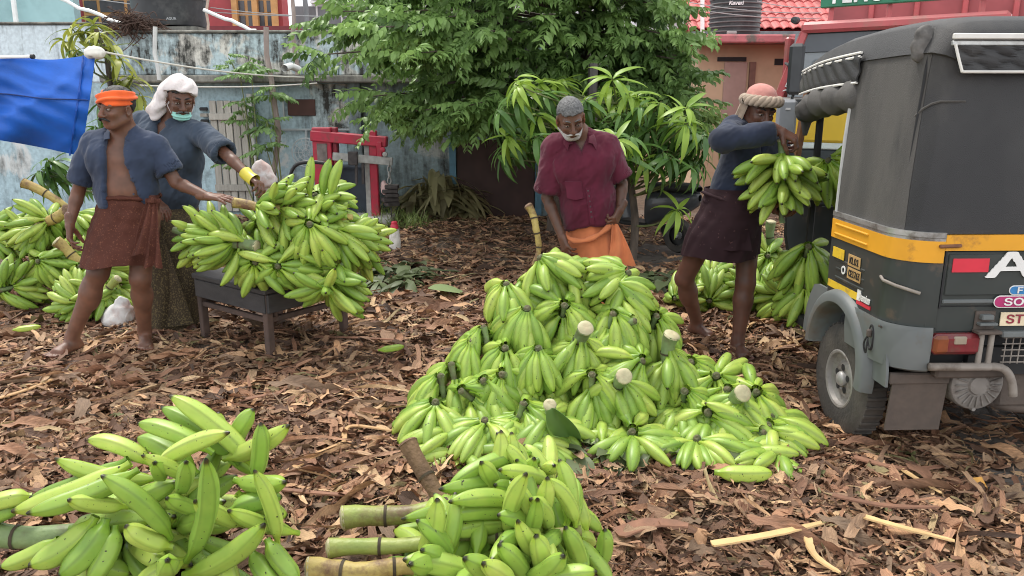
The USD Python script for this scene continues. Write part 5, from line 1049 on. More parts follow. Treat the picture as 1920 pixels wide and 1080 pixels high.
def heap():
    g_h = np.random.default_rng(77)
    # pixel of the cut end, its height, the way the stalk runs into the heap, hands, fingers, look
    rows = [
        ('bunch at the very top of the heap with a curved tan stalk standing up', (1012, 470, .60), (.45, .35, -.25), 4, 12, dict(out=76, droop=.15, az0=80, spread=190, show_stalk=False)),
        ('bunch on the top right of the heap below the orange lungi', (1150, 520, .66), (.5, .45, -.35), 4, 13, dict(out=75, droop=.25, spread=200, show_stalk=False)),
        ('bunch at the upper left shoulder of the heap', (985, 565, .52), (-.35, .5, -.35), 4, 13, dict(out=75, droop=.2, spread=210, show_stalk=False)),
        ('bunch with a green cut stalk pointing up, just left of the heap centre', (1097, 622, .50), (-.1, .55, -.75), 4, 13, dict(out=78, droop=.38, spread=230)),
        ('bunch with a broad pale cut stalk, right of the heap centre', (1256, 635, .43), (.1, .55, -.75), 4, 14, dict(out=80, droop=.30, spread=240)),
        ('bunch with a green cut stalk over hanging fingers, front middle of the heap', (1170, 712, .36), (-.05, .75, -.6), 4, 14, dict(out=80, droop=.62, spread=250)),
        ('bunch with a round white cut stalk facing forward, front right of the heap', (1392, 745, .27), (-.15, .95, -.30), 4, 15, dict(out=80, droop=.55, spread=260, r=.037, first=.12)),
        ('bunch with a small white cut end beside the green leaf blade', (1030, 765, .24), (-.1, .9, -.3), 4, 14, dict(out=82, droop=.5, spread=260, r=.026)),
        ('bunch hanging over the far left side of the heap', (825, 690, .30), (.55, .5, -.35), 4, 14, dict(out=80, droop=.65, spread=200, az0=180, show_stalk=False)),
        ('bunch low at the front left corner of the heap', (905, 775, .26), (.25, .75, -.35), 4, 14, dict(out=74, droop=.75, spread=230, show_stalk=False)),
        ('bunch in the left half of the heap with brown spotted fingers', (935, 690, .40), (.25, .75, -.5), 4, 13, dict(out=80, droop=.55, spread=240, show_stalk=False)),
        ('bunch at the right end of the heap, its fingers reaching to the wheel', (1440, 800, .13), (-.5, .65, .05), 3, 14, dict(out=78, droop=.15, spread=250, show_stalk=False)),
        ('bunch lying on the right shoulder of the heap under the thin legs', (1345, 690, .30), (.35, .7, -.35), 3, 13, dict(out=76, droop=.2, spread=230, show_stalk=False)),
        ('bunch in the middle of the heap under the tall hand', (1060, 560, .56), (.1, .7, -.6), 4, 13, dict(out=78, droop=.35, spread=250, show_stalk=False)),
        ('bunch low at the front middle of the heap behind the leaf blade', (1190, 800, .14), (.3, .85, .05), 3, 13, dict(out=78, droop=.1, spread=250, show_stalk=False)),
        ('bunch half buried low on the left of the heap', (860, 720, .18), (.5, .8, .05), 3, 13, dict(out=76, droop=.4, spread=240, show_stalk=False)),
        ('bunch filling the back right of the heap', (1240, 580, .40), (.3, .6, -.4), 3, 12, dict(out=78, droop=.2, spread=230, show_stalk=False)),
        ('bunch at the back left of the heap', (940, 520, .44), (.4, .4, -.3), 3, 12, dict(out=78, droop=.2, spread=230, show_stalk=False)),
        ('bunch at the back of the heap top, left of the orange lungi', (1065, 490, 0), (.2, .6, -.4), 3, 12, dict(out=76, droop=.1, spread=230, show_stalk=False)),
        ('bunch at the heap top with long fingers pointing right', (1190, 500, 0), (-.3, .6, -.4), 3, 12, dict(out=74, droop=.2, spread=220, show_stalk=False)),
        ('bunch in the upper middle with side by side long fingers', (1150, 575, 0), (-.2, .7, -.5), 3, 13, dict(out=78, droop=.4, spread=230, show_stalk=False)),
        ('bunch in the upper left of the heap pointing left', (900, 600, 0), (.6, .5, -.3), 3, 13, dict(out=76, droop=.4, spread=220, show_stalk=False)),
        ('bunch at the left front foot of the heap', (850, 790, 0), (.4, .85, .1), 3, 13, dict(out=76, droop=.5, spread=230, show_stalk=False)),
        ('bunch in the right middle of the heap with short stubby fingers', (1290, 720, 0), (.1, .8, -.3), 3, 13, dict(out=78, droop=.4, spread=240, show_stalk=False)),
        ('bunch at the right front foot of the heap', (1310, 810, 0), (.1, .9, .15), 3, 13, dict(out=78, droop=.3, spread=240, show_stalk=False)),
        ('bunch at the front foot of the heap beside the green leaf blade', (975, 820, 0), (.2, .9, .1), 3, 13, dict(out=78, droop=.4, spread=240, show_stalk=False)),
        ('bunch reaching furthest right along the heap foot', (1462, 835, 0), (-.6, .7, .1), 3, 13, dict(out=76, droop=.15, spread=240, show_stalk=False)),
        ('bunch on the right foot slope behind the furthest one', (1450, 785, 0), (-.4, .8, .0), 3, 13, dict(out=76, droop=.25, spread=240, show_stalk=False)),
        ('bunch low on the heap foot below the round white cut stalk', (1390, 835, 0), (.0, .9, .1), 3, 13, dict(out=78, droop=.4, spread=240, show_stalk=False)),
        ('bunch on the heap foot right of the green leaf blade', (1130, 838, 0), (.1, .9, .1), 3, 13, dict(out=78, droop=.35, spread=240, show_stalk=False)),
        ('bunch on the heap foot right of the middle hanging hand', (1235, 845, 0), (.0, .9, .1), 3, 13, dict(out=78, droop=.35, spread=240, show_stalk=False)),
        ('bunch at the front left foot with a fan of slim fingers', (865, 832, 0), (.3, .9, .1), 3, 13, dict(out=78, droop=.45, spread=240, show_stalk=False)),
        ('bunch just right of the heap centre between two cut stalks', (1215, 665, 0), (.0, .7, -.4), 3, 13, dict(out=78, droop=.4, spread=240, show_stalk=False)),
        ('bunch left of the heap centre with fingers pointing down', (1010, 640, 0), (.1, .7, -.4), 3, 13, dict(out=78, droop=.5, spread=240, show_stalk=False)),
        ('bunch in the front middle left with fingers side by side', (980, 745, 0), (.1, .8, -.3), 3, 13, dict(out=78, droop=.5, spread=240, show_stalk=False)),
        ('bunch in the front middle right above the hanging hand', (1110, 690, 0), (.0, .8, -.3), 3, 13, dict(out=78, droop=.5, spread=240, show_stalk=False)),
        ('bunch on the left flank of the heap above the lowest', (815, 740, 0), (.6, .6, -.1), 3, 13, dict(out=78, droop=.55, spread=230, show_stalk=False)),
        ('bunch on the upper right slope beside the thin leg', (1300, 665, 0), (.1, .8, -.4), 3, 14, dict(out=78, droop=.5, spread=240, show_stalk=False)),
        ('bunch on the right slope with fingers lying level', (1365, 715, 0), (-.1, .8, -.3), 3, 14, dict(out=78, droop=.45, spread=240, show_stalk=False)),
        ('bunch on the right slope above the furthest reaching ones', (1425, 722, 0), (-.4, .7, -.2), 3, 14, dict(out=76, droop=.25, spread=240, show_stalk=False)),
        ('bunch on the right slope over the heap foot', (1462, 765, 0), (-.4, .7, -.1), 3, 14, dict(out=76, droop=.3, spread=240, show_stalk=False)),
        ('bunch on the upper left slope of the heap', (880, 625, 0), (.3, .7, -.4), 3, 15, dict(out=78, droop=.4, spread=250, show_stalk=False)),
        ('bunch on the left slope above the far left side', (845, 668, 0), (.4, .7, -.3), 3, 15, dict(out=78, droop=.45, spread=250, show_stalk=False)),
        ('bunch on the left slope below the top cluster', (940, 640, 0), (.2, .8, -.4), 3, 15, dict(out=78, droop=.45, spread=250, show_stalk=False)),
        ('bunch in the middle of the left half of the heap', (900, 700, 0), (.2, .8, -.3), 3, 15, dict(out=78, droop=.5, spread=250, show_stalk=False)),
        ('bunch on the right side below the heap top', (1200, 590, 0), (-.1, .8, -.4), 3, 15, dict(out=78, droop=.45, spread=250, show_stalk=False)),
        ('bunch in the front right between the white and broad cut stalks', (1330, 760, 0), (.0, .9, -.2), 3, 15, dict(out=78, droop=.5, spread=250, show_stalk=False)),
        ('bunch pointing right at the right slope of the heap', (1400, 730, 0), (-.6, .5, -.3), 3, 13, dict(out=74, droop=.25, spread=220, show_stalk=False)),
    ]
    for k, (lab, (u, v, z), A, h, nf, kw) in enumerate(rows):
        kw['droop'] = kw['droop'] + (.1 if v < 530 else .4); kw['spread'] = kw['spread'] * g_h.uniform(.42, .9); kw['turn'] = g_h.uniform(80, 150)
        Pn, nn = heap_at(u, v); bunch(lab, Pn - nn * (.05 if not kw.get('show_stalk', True) else -.03), tuple(unit(-nn + V(*A) * .5 + g_h.normal(size=3) * .30)), h, nf + 4, surf=nn, L=.215, R=.0315, first=kw.pop('first', .10 if kw.get('show_stalk', True) else .02), gap=.075, bend=.8, seed=40 + k, m=STALK_G, group=HEAP, floor=.0, tail=.05, **{'r': .036, **kw})
heap()
# ---- the two bunches nearest the camera: fingers laid one by one, crown pixel, tip pixel and their distances
def laid(T, rows, seed, floor=0.0):
    g = np.random.default_rng(seed)
    for r_ in rows:
        (u0, v0, Y0, u1, v1, Y1, bend), R = r_[:7], (r_[7] if len(r_) > 7 else .036)
        a, b = W(u0, v0, Y0), W(u1, v1, Y1); ch = b - a; L = np.linalg.norm(ch) * (1 + bend * bend / 24); side = unit(np.cross(unit(ch), V(0, 1, 0.25))) * np.sign(bend if bend else 1)
        q = abs(bend) * .8; d = unit(unit(ch) * math.cos(q) - side * math.sin(q)); m, al, C = banana(a, d, side, L, R * .86 * g.uniform(.92, 1.08), abs(bend) * 1.6, g.normal() * .1, 20, 16); T.part('plantain', m, BAN, smooth=True, attr={'along': al, 'ridge': ridge_of(al)})
def front_left():
    T = bunch('big bright bunch filling the bottom left corner, its tips pointing up', W(-60, 1003, 2.20), (1, .10, -.06), 5, 13, L=.27, R=.036, first=.34, gap=.085, out=66, bend=.6, droop=.35, floor=.0, r=.040, seed=3, m=STALK_G, hi=True, spread=230, turn=130, tail=-.05)
    laid(T, [(480, 880, 2.32, 318, 738, 2.36, .35, .038), (450, 870, 2.35, 300, 762, 2.42, .3), (500, 900, 2.36, 345, 742, 2.46, -.3), (400, 850, 2.28, 258, 790, 2.33, .4, .037), (370, 890, 2.30, 255, 818, 2.38, .5), (300, 895, 2.25, 98, 862, 2.22, -.55, .033), (290, 875, 2.32, 160, 822, 2.34, .6, .034),
        (420, 860, 2.33, 545, 797, 2.25, .25, .036), (430, 850, 2.38, 475, 765, 2.40, -.3, .033), (400, 850, 2.42, 410, 772, 2.46, .2, .03), (290, 882, 2.22, 430, 808, 2.12, -.3, .034), (245, 868, 2.20, 20, 962, 2.05, -.30, .040), (260, 880, 2.16, 48, 965, 1.98, -.25, .038), (240, 860, 2.28, 55, 935, 2.20, -.3, .034),
        (320, 1010, 2.06, 190, 888, 1.98, .45, .034), (325, 1025, 2.05, 232, 985, 2.0, -.5, .036), (350, 1052, 2.05, 390, 860, 1.92, .35, .037), (300, 895, 2.2, 290, 868, 2.06, .2, .032), (460, 985, 2.1, 362, 940, 1.96, -.25, .034), (560, 1000, 2.18, 425, 957, 2.0, -.2, .030), (440, 900, 2.2, 538, 905, 2.1, .35, .034), (445, 925, 2.16, 540, 968, 2.2, .35, .036), (430, 960, 2.12, 530, 930, 2.16, -.3, .036),
        (180, 968, 2.06, 52, 1065, 1.95, -.55, .042), (200, 972, 2.05, 110, 1085, 1.94, -.5, .040), (215, 985, 2.06, 165, 1095, 1.96, -.5, .038), (240, 950, 2.14, 125, 938, 2.0, -.3, .030), (110, 1010, 2.12, 0, 1065, 2.08, -.3, .034), (60, 930, 2.25, -30, 950, 2.2, .3, .034), (40, 950, 2.24, -40, 985, 2.2, .3, .034), (305, 1075, 2.0, 315, 1050, 1.9, .2, .034),
        (345, 1078, 2.02, 500, 985, 1.9, .35, .040), (520, 1020, 2.1, 478, 880, 2.05, .3, .030), (360, 900, 2.2, 266, 852, 2.06, .2, .028), (500, 1010, 2.05, 560, 1090, 1.98, .3, .036), (470, 1030, 2.06, 520, 1110, 1.96, .3, .036), (420, 1040, 2.04, 440, 1120, 1.95, .2, .036), (350, 1050, 2.06, 250, 1110, 1.98, .4, .036), (335, 925, 2.14, 350, 865, 2.02, .2, .028), (380, 960, 2.14, 310, 935, 2.02, -.2, .030), (475, 905, 2.26, 490, 792, 2.22, .25, .030)], 7)
front_left()
FR = 'bunches at the bottom centre'
F1 = bunch('bottom centre bunch with the thick olive stalk lying highest of the three', W(642, 972, 2.43), (1, .16, .02), 4, 12, L=.22, R=.033, first=.52, gap=.072, out=70, bend=.75, droop=.1, r=.037, seed=11, hi=True, back=True, spread=220, turn=110, az0=60, group=FR, tail=-.06)
laid(F1, [(1000, 850, 2.62, 838, 912, 2.40, .5, .034), (1010, 862, 2.58, 820, 920, 2.36, -.35, .037), (975, 880, 2.55, 812, 975, 2.30, -.2, .034), (1010, 880, 2.56, 880, 985, 2.28, .2, .033), (960, 905, 2.5, 752, 978, 2.28, -.3, .034), (1030, 905, 2.5, 935, 880, 2.36, .3, .034), (1020, 880, 2.58, 1040, 872, 2.5, .2, .032)], 8)
F2 = bunch('bottom centre bunch with the straight green jointed stalk, second of the three', W(616, 1028, 2.24), (1, .10, .01), 4, 12, L=.22, R=.032, first=.59, gap=.07, out=72, bend=.8, droop=.1, r=.028, seed=12, hi=True, back=True, spread=220, turn=110, az0=80, group=FR, tail=-.05)
laid(F2, [(960, 950, 2.40, 840, 938, 2.20, .7, .033), (960, 965, 2.38, 828, 965, 2.22, .5, .036), (955, 985, 2.36, 835, 1000, 2.22, .3, .036), (960, 1010, 2.3, 985, 885, 2.18, -.4, .033), (975, 1020, 2.3, 1010, 935, 2.14, .3, .034), (1010, 1020, 2.3, 960, 895, 2.24, .3, .032), (1060, 1040, 2.3, 985, 925, 2.32, -.25, .035), (1080, 1060, 2.3, 1025, 900, 2.42, -.2, .036), (1120, 1060, 2.3, 1135, 990, 2.26, .4, .034), (1090, 1080, 2.25, 1060, 985, 2.2, .3, .036), (1040, 1070, 2.2, 968, 975, 2.1, -.3, .035), (1020, 1085, 2.14, 1005, 1000, 2.08, .2, .036), (990, 1090, 2.12, 935, 1020, 2.05, .2, .034), (1100, 1000, 2.4, 1060, 905, 2.46, .3, .034), (900, 1010, 2.3, 760, 1060, 2.12, -.4, .036)], 9)
F3 = bunch('bottom centre bunch with the brown blotched stalk at the frame edge', W(578, 1068, 2.16), (1, .02, .0), 3, 11, L=.24, R=.033, first=.36, gap=.08, out=72, bend=.75, droop=.2, r=.034, seed=13, m=STALK_T, hi=True, back=True, spread=230, turn=110, az0=90, group=FR, tail=-.05)
laid(F3, [(900, 1085, 2.12, 755, 1048, 2.02, .35, .038), (930, 1095, 2.08, 870, 1045, 1.95, .3, .038), (960, 1100, 2.05, 905, 1055, 1.93, .2, .036), (980, 1090, 2.1, 1060, 1040, 2.0, .3, .036), (1000, 1100, 2.05, 1120, 1070, 2.0, -.3, .036)], 10)
bunch('bottom centre bunch with a dry brown knobbed stalk standing up behind', W(764, 830, 2.78), (.36, -.40, -.42), 4, 13, L=.25, R=.036, first=.30, gap=.08, out=72, bend=.7, droop=.05, r=.034, seed=14, m=STALK_B, cut=CUT_B, hi=True, spread=200, turn=110, az0=20, group=FR)
# ---- bunches on the table
TB = 'bunches heaped on the table'
tp_ = lambda u, v, Y: W(u, v, Y)
bunch('table bunch with a brown tipped tan stalk under the resting hand', tp_(437, 380, 4.62), (1, .12, -.16), 6, 18, L=.22, R=.031, first=.16, gap=.07, out=74, bend=.7, droop=.3, floor=.44, r=.030, seed=21, m=STALK_T, cut=CUT_B, group=TB, spread=220, turn=120, az0=100)
bunch('table bunch with a thick grey green stalk, at the left end of the table', tp_(482, 462, 4.55), (-1, .25, .12), 5, 17, L=.22, R=.031, first=.10, gap=.07, out=72, bend=.7, droop=.35, floor=.42, r=.034, seed=22, m=STALK_G, group=TB, spread=230, turn=120)
bunch('table bunch in the middle with fingers pointing at the viewer', tp_(580, 420, 4.45), (.05, .8, -.3), 4, 19, L=.225, R=.031, first=.02, gap=.085, out=78, bend=.6, droop=.5, floor=.36, seed=23, group=TB, spread=250, show_stalk=False)
bunch('table bunch at the right end spreading beyond the table', tp_(628, 432, 4.62), (.35, .6, -.35), 4, 18, L=.22, R=.031, first=.02, gap=.085, out=78, bend=.6, droop=.35, floor=.34, seed=24, group=TB, spread=240, show_stalk=False)
bunch('table bunch hanging down over the front corner of the table', tp_(612, 548, 4.40), (.2, .6, .45), 3, 17, L=.22, R=.031, first=.02, gap=.08, out=84, bend=.45, droop=.95, floor=.18, seed=25, group=TB, spread=250, show_stalk=False)
bunch('table bunch low at the left front over the dark board', tp_(520, 500, 4.46), (.1, .8, .1), 3, 17, L=.22, R=.031, first=.02, gap=.08, out=80, bend=.6, droop=.4, floor=.42, seed=26, group=TB, spread=260, show_stalk=False)
bunch('table bunch in the gap right of the grey green stalk', tp_(486, 418, 4.68), (.1, .8, -.3), 3, 16, L=.22, R=.031, first=.02, gap=.08, out=78, bend=.6, droop=.35, floor=.42, seed=29, group=TB, spread=240, show_stalk=False)
bunch('table bunch low in the gap above the dark board', tp_(478, 492, 4.5), (.1, .8, -.1), 3, 15, L=.22, R=.031, first=.02, gap=.08, out=78, bend=.6, droop=.3, floor=.42, seed=30, group=TB, spread=240, show_stalk=False)
bunch('table bunch in the gap left of the middle one', tp_(520, 425, 4.6), (.1, .8, -.3), 3, 17, L=.22, R=.031, first=.02, gap=.08, out=78, bend=.6, droop=.6, floor=.42, seed=28, group=TB, spread=240, show_stalk=False)
bunch('table bunch on top whose two fingers stand straight up', tp_(590, 365, 4.75), (.2, .4, -.6), 3, 16, L=.22, R=.031, first=.02, gap=.08, out=76, bend=.5, droop=.1, floor=.5, seed=27, group=TB, spread=260, show_stalk=False)
t_up = Thing('plantain_hand', 'pair of plantains standing upright at the top of the table heap', 'plantains', tp_(585, 372, 4.7)); g_ = np.random.default_rng(3)
for q in ((-.02, .0, .12), (.05, .02, .05), (.10, .0, -.1)): finger(t_up, g_, tp_(588, 372, 4.68) + V(q[0], q[1], 0), V(q[0] * 2 - .05, .05, 1), V(1, 0, 0), .28, .036, .35, .4)
# ---- left heap
LP = 'bunches of the left heap'
for k, (lab, u, v, Y, A, kw) in enumerate((
    ('left heap bunch with a long tan stalk arching over the top', 42, 343, 6.1, (.55, .1, -.62), dict(curve=(0, 0, .13), m=STALK_T, cut=CUT_B, first=.46, r=.036)),
    ('left heap bunch with a bent tan stalk end in the middle', 128, 395, 5.85, (-.75, .2, -.35), dict(m=STALK_T, cut=CUT_B, first=.22, r=.045)),
    ('left heap bunch with a tan stalk end standing up beside the dark hand', 105, 452, 5.7, (.6, .15, -.65), dict(m=STALK_T, first=.30, r=.040)),
    ('left heap bunch with a neat hand of hanging fingers low in front', 70, 490, 5.62, (.1, .8, -.1), dict(droop=.8, show_stalk=False)),
    ('left heap bunch with a fan of fingers nearest the dark leg', 150, 500, 5.65, (-.1, .85, .0), dict(droop=.7, show_stalk=False)),
    ('left heap bunch cut by the picture edge, upper', -20, 440, 5.95, (.5, .6, -.1), dict(droop=.4, show_stalk=False)),
    ('left heap bunch cut by the picture edge, lower', 0, 545, 5.6, (.4, .8, .1), dict(droop=.2, show_stalk=False, hands=3)),
    ('left heap bunch behind the brown lungi', 205, 405, 6.2, (-.4, .5, -.4), dict(droop=.4, show_stalk=False)),
    ('left heap bunch filling the middle', 80, 420, 6.1, (.1, .7, -.4), dict(droop=.5, show_stalk=False)),
    ('left heap bunch at its right foot, beside the dark leg', 175, 470, 6.0, (.1, .7, -.2), dict(droop=.5, show_stalk=False)),
    ('bunch with a green stalk lying between the two bare legs', 222, 522, 5.55, (-.5, -.05, -.42), dict(first=.16, r=.03, hands=3, droop=.1)),
    ('small bunch on the ground left of the bare leg', 150, 568, 5.35, (-.3, .6, .0), dict(droop=.0, show_stalk=False, hands=2)))):
    kw = dict(kw); h = kw.pop('hands', 4); fi = kw.pop('first', .02); bunch(lab, W(u, v, Y), A, h, 17, L=.215, R=.0315, first=fi, gap=.085, out=kw.pop('out', 76), bend=.65, droop=kw.pop('droop', .3), seed=60 + k, group=LP, spread=230, tail=.04, **kw)
# ---- heap behind the man with the turban, and the load in the rickshaw
RP = 'bunches of the right heap'
for k, (lab, u, v, Y, A, kw) in enumerate((
    ('right heap bunch with fingers lying towards the big heap', 1265, 560, 5.7, (.7, .4, 0), dict(hands=2, droop=.0)),
    ('right heap bunch seen between the thin legs', 1335, 520, 5.75, (.1, .8, -.2), dict(droop=.35)),
    ('right heap bunch low between the thin legs', 1330, 565, 5.6, (.2, .8, .05), dict(hands=3, droop=.1)),
    ('right heap bunch beside the standing leg', 1425, 545, 5.5, (.1, .8, -.1), dict(droop=.55)),
    ('right heap bunch with a pale upright stalk under the lifted bunch', 1446, 415, 5.9, (.05, .1, -1), dict(droop=.6, first=.2, show_stalk=True, m=STALK_G, r=.035)),
    ('right heap bunch below the upright stalk', 1440, 480, 5.75, (.1, .8, -.2), dict(droop=.6)),
    ('right heap bunch close to the rickshaw sill', 1470, 560, 5.3, (.1, .85, .0), dict(droop=.5, hands=3)))):
    kw = dict(kw); h = kw.pop('hands', 4); fi = kw.pop('first', .02); ss = kw.pop('show_stalk', False); bunch(lab, W(u, v, Y), A, h, 17, L=.215, R=.0315, first=fi, gap=.085, out=77, bend=.6, seed=90 + k, group=RP, spread=240, tail=.04, show_stalk=ss, **kw)
RK = 'bunches loaded in the rickshaw'
bunch('loaded bunch hanging out of the rickshaw door', W(1516, 462, 4.35), (.15, .55, -.5), 4, 16, L=.23, R=.031, first=.02, gap=.085, out=74, bend=.5, droop=.85, floor=.32, seed=101, group=RK, spread=230, show_stalk=False)
bunch('loaded bunch on the rickshaw floor below the hanging one', W(1512, 535, 4.40), (.15, .5, -.3), 3, 16, L=.23, R=.031, first=.02, gap=.085, out=76, bend=.5, droop=.9, floor=.27, seed=102, group=RK, spread=230, show_stalk=False)
bunch('loaded bunch inside the rickshaw at shoulder height behind the canopy edge', W(1552, 300, 4.45), (.6, .3, -.3), 3, 15, L=.23, R=.031, first=.02, gap=.085, out=76, bend=.5, droop=.3, floor=.9, seed=103, group=RK, spread=230, show_stalk=False)
# ---- the lifted bunch
bunch('bunch lifted by its dark green stalk towards the rickshaw door', W(1466, 262, 4.42), (.08, -.05, -1), 4, 17, L=.24, R=.033, first=.10, gap=.065, out=98, bend=.55, droop=.35, floor=.6, r=.024, seed=110, m=STALK_G, spread=250, turn=130, limit=lambda C: C[:, 0].max() < 2.2)
# ---- loose pieces
def loose(label, u, v, yaw, L=.2, R=.034, z=.065):
    p = G(u, v, z); T = Thing('loose_plantain', label, 'plantain', p * V(1, 1, 0)); d = RZ(yaw) @ V(1, 0, .02); m, al, C = banana(p - d * L / 2, d, RZ(yaw + 90) @ V(1, 0, .05), L, R, .5, 0, 20, 16); T.part('plantain', m, BAN, smooth=True, attr={'along': al, 'ridge': ridge_of(al)}); return T
loose('single plantain lying alone on the litter in front of the heap', 1396, 893, -20, .24, .035)
loose('single plantain on the ground at the left edge of the heap', 735, 655, 8, .17, .022)
loose('small pale plantain on the litter at the far left', 50, 617, 10, .17, .022)
lf = Thing('banana_leaf', 'dark green banana leaf blade pinned under the heap front', 'leaf', G(1060, 830)); t = np.linspace(0, 1, 12); q = np.linspace(-1, 1, 9)
pa, pb = W(1035, 765, 3.17), G(1080, 832, .01); S_ = np.array([[pa + (pb - pa) * s_ + V(qq * .062 * (math.sin(PI * (.10 + .9 * s_)) ** .8), -.03 * math.sin(PI * s_) - .03 * abs(qq) - .006 * math.sin(qq * 22), 0) for qq in q] for s_ in t])
GL = leafmat('banana_leaf_green', (.09, .18, .05), (.19, .32, .10), .35, .4); m_ = thick(S_, .003); lf.part('blade', m_, GL, smooth=True, attr={'tone': np.full(len(m_[0]), .4)})
cs = Thing('plantain_stalk', 'bare tan stalk standing up behind the heap, left of the maroon shirt', 'stalk', G(1005, 520)); stalk(cs, [W(990, 385, 4.75), W(1000, 405, 4.74), W(1008, 440, 4.72), W(1004, 500, 4.7)], .024, STALK_T, CUT_B, n=12)
# ---------------------------------------------------------------- auto rickshaw
def rickshaw():
    h = math.radians(2); r, d = V(math.cos(h), math.sin(h), 0), V(-math.sin(h), math.cos(h), 0); O = V(1.665, 3.22, 0); Wd = 1.47
    CP = V(0, 0, CAM_H); Lc = lambda X, Y, Z: CP + .95 * (O + r * X + d * Y + V(0, 0, Z) - CP); R3 = np.stack([r, d, V(0, 0, 1)], 1)
    T = Thing('auto_rickshaw', 'black and yellow three wheeled auto rickshaw seen from its rear left corner', 'auto rickshaw', Lc(.7, 1.2, 0))
    canvas = mat('black_canvas', (.018, .018, .0195), rough=.6, col2=(.038, .037, .037), scale=2.2, stretch=(1, 1, .6), dirt=(.075, .068, .060), dscale=2.2, dlo=.5, dhi=.8, bump=.7, bscale=400)
    canvas_d = mat('dusty_canvas', (.055, .052, .049), rough=.75, col2=(.105, .097, .089), scale=3, stretch=(1.6, 1.6, .5), dirt=(.045, .043, .042), dscale=3, bump=.7, bscale=300)
    yellow = mat('cab_yellow', (.62, .29, .018), rough=.42, var=.10, scale=3, dirt=(.24, .11, .03), dscale=7, dlo=.6, dhi=.74)
    dark = mat('black_green_paint', (.018, .023, .021), rough=.42, col2=(.032, .036, .034), scale=4, dirt=(.085, .062, .045), dscale=8, dlo=.6, dhi=.74)
    grey = mat('dusty_grey_paint', (.085, .096, .098), rough=.55, col2=(.130, .140, .137), scale=3, dirt=(.10, .075, .055), dscale=5, dlo=.55, dhi=.75)
    grime = mat('brown_grime', (.048, .038, .032), rough=.8, col2=(.095, .072, .058), scale=7, bump=.6)
    chrome = mat('dull_trim', (.42, .42, .41), rough=.32, metallic=.7, var=.2, scale=12, dirt=(.12, .10, .08), dscale=9)
    rubber = mat('tyre_rubber', (.030, .028, .026), rough=.85, col2=(.075, .065, .056), scale=6, bump=.8); steel = mat('wheel_steel', (.22, .21, .2), rough=.5, metallic=.4, col2=(.33, .31, .29), scale=9, dirt=(.10, .08, .065), dscale=9)
    blackp = mat('black_interior', (.012, .012, .013), rough=.7, var=.3); white_p = mat('white_piping', (.62, .60, .56), rough=.5, var=.12)
    def outline(xl, yr, rc, yf=.68, n=9):
        L_ = [(xl, y) for y in np.linspace(yf, yr + rc, 6)] + [(xl + rc - rc * math.cos(a), yr + rc - rc * math.sin(a)) for a in np.linspace(0, PI / 2, n)[1:]]
        mid = [(x, yr) for x in np.linspace(xl + rc, Wd - xl - rc, 8)[1:-1]]; return np.array(L_ + mid + [(Wd - x, y) for x, y in L_[::-1]])
    def band(name, rows, mat_, sl=slice(None), th=.02, smooth=40, parent=None, yf=.68):
        P = np.array([[Lc(x, y, z) for x, y in outline(xl, yr, rc, yf)[sl]] for z, xl, yr, rc in rows]); return T.part(name, thick(P, th), mat_, parent, smooth=smooth)
    # canopy: rear and sides, then the roof running forward
    zs = [(1.015, .01, .01, .165), (1.2, .015, .015, .165), (1.45, .03, .025, .165), (1.65, .045, .035, .16), (1.755, .055, .045, .11)]
    band('canopy_side', zs, canvas_d, slice(0, 9)); band('canopy_rear', zs, canvas, slice(8, 26)); band('canopy_side', zs, canvas_d, slice(25, None))
    # roof: sections across, from the rear to the windscreen
    secs = []
    for y, xl, zt, ze in ((.03, .14, 1.79, 1.72), (.04, .09, 1.835, 1.74), (.075, .06, 1.87, 1.75), (.14, .05, 1.892, 1.75), (.28, .045, 1.90, 1.75), (.6, .045, 1.90, 1.745), (1.0, .075, 1.885, 1.735), (1.4, .155, 1.86, 1.72), (1.8, .26, 1.82, 1.70), (2.05, .34, 1.775, 1.68), (2.16, .38, 1.72, 1.66)):
        q = []
        for s in np.linspace(-1, 1, 25):
            e = abs(s); x = Wd / 2 + math.copysign((Wd / 2 - xl) * (1 - (1 - min(1, e * 1.02)) ** 1.35 if False else e ** .8 if e < 1 else 1), s); z = ze + (zt - ze) * (1 - e ** 8) ** .42
            q.append(Lc(x, y, z))
        secs.append(q)
    T.part('roof', thick(np.array(secs)[:, ::-1], .02), canvas, smooth=50)
    # a bulge and a torn patch at the roof corner, seams in the canvas
    tear = Lc(.055, .15, 1.79); g = np.random.default_rng(2); T.part('torn_patch', folds(xf(trimesh.creation.icosphere(3, .05), np.diag([.9, .5, 1.5]), tear), .025, lambda p: meshkit.fbm(p * 30, 2, 4) - .5), mat('torn_canvas', (.05, .047, .045), rough=.8, col2=(.14, .13, .12), scale=30), smooth=True)
    ov = outline(.01, .01, .165); seam = mat('dark_seam', (.008, .008, .009), rough=.7)
    for (i, nm) in ((7, 'seam'), (13, 'seam'), (3, 'seam')):
        o1, o2 = outline(.008, .008, .165), outline(.052, .042, .11); T.part(nm, sweep([Lc(*o1[i], 1.02) , Lc(*(o1[i] * .6 + o2[i] * .4), 1.35), Lc(*o2[i], 1.75)], .0055, 5), seam)
    o3 = outline(.028, .022, .16); T.part('seam', sweep([Lc(*o3[i], z) for i, z in ((7, 1.50), (8, 1.53), (9, 1.55), (10, 1.56), (11, 1.56), (12, 1.56), (13, 1.56))], .005, 5), canvas_d)
    # rear roof trim: quilted flap with white piping
    q0, q1 = .10, Wd - .10; zt, zb = 1.80, 1.675; yy = .012
    T.part('trim_rail', bar(Lc(q0 - .01, .0, zt + .012), Lc(q1 + .01, .0, zt + .012), .02, .022, b=.004), white_p); T.part('trim_rail', bar(Lc(q0 - .01, .004, zt - .014), Lc(q1 + .01, .004, zt - .014), .016, .018, b=.003), chrome)
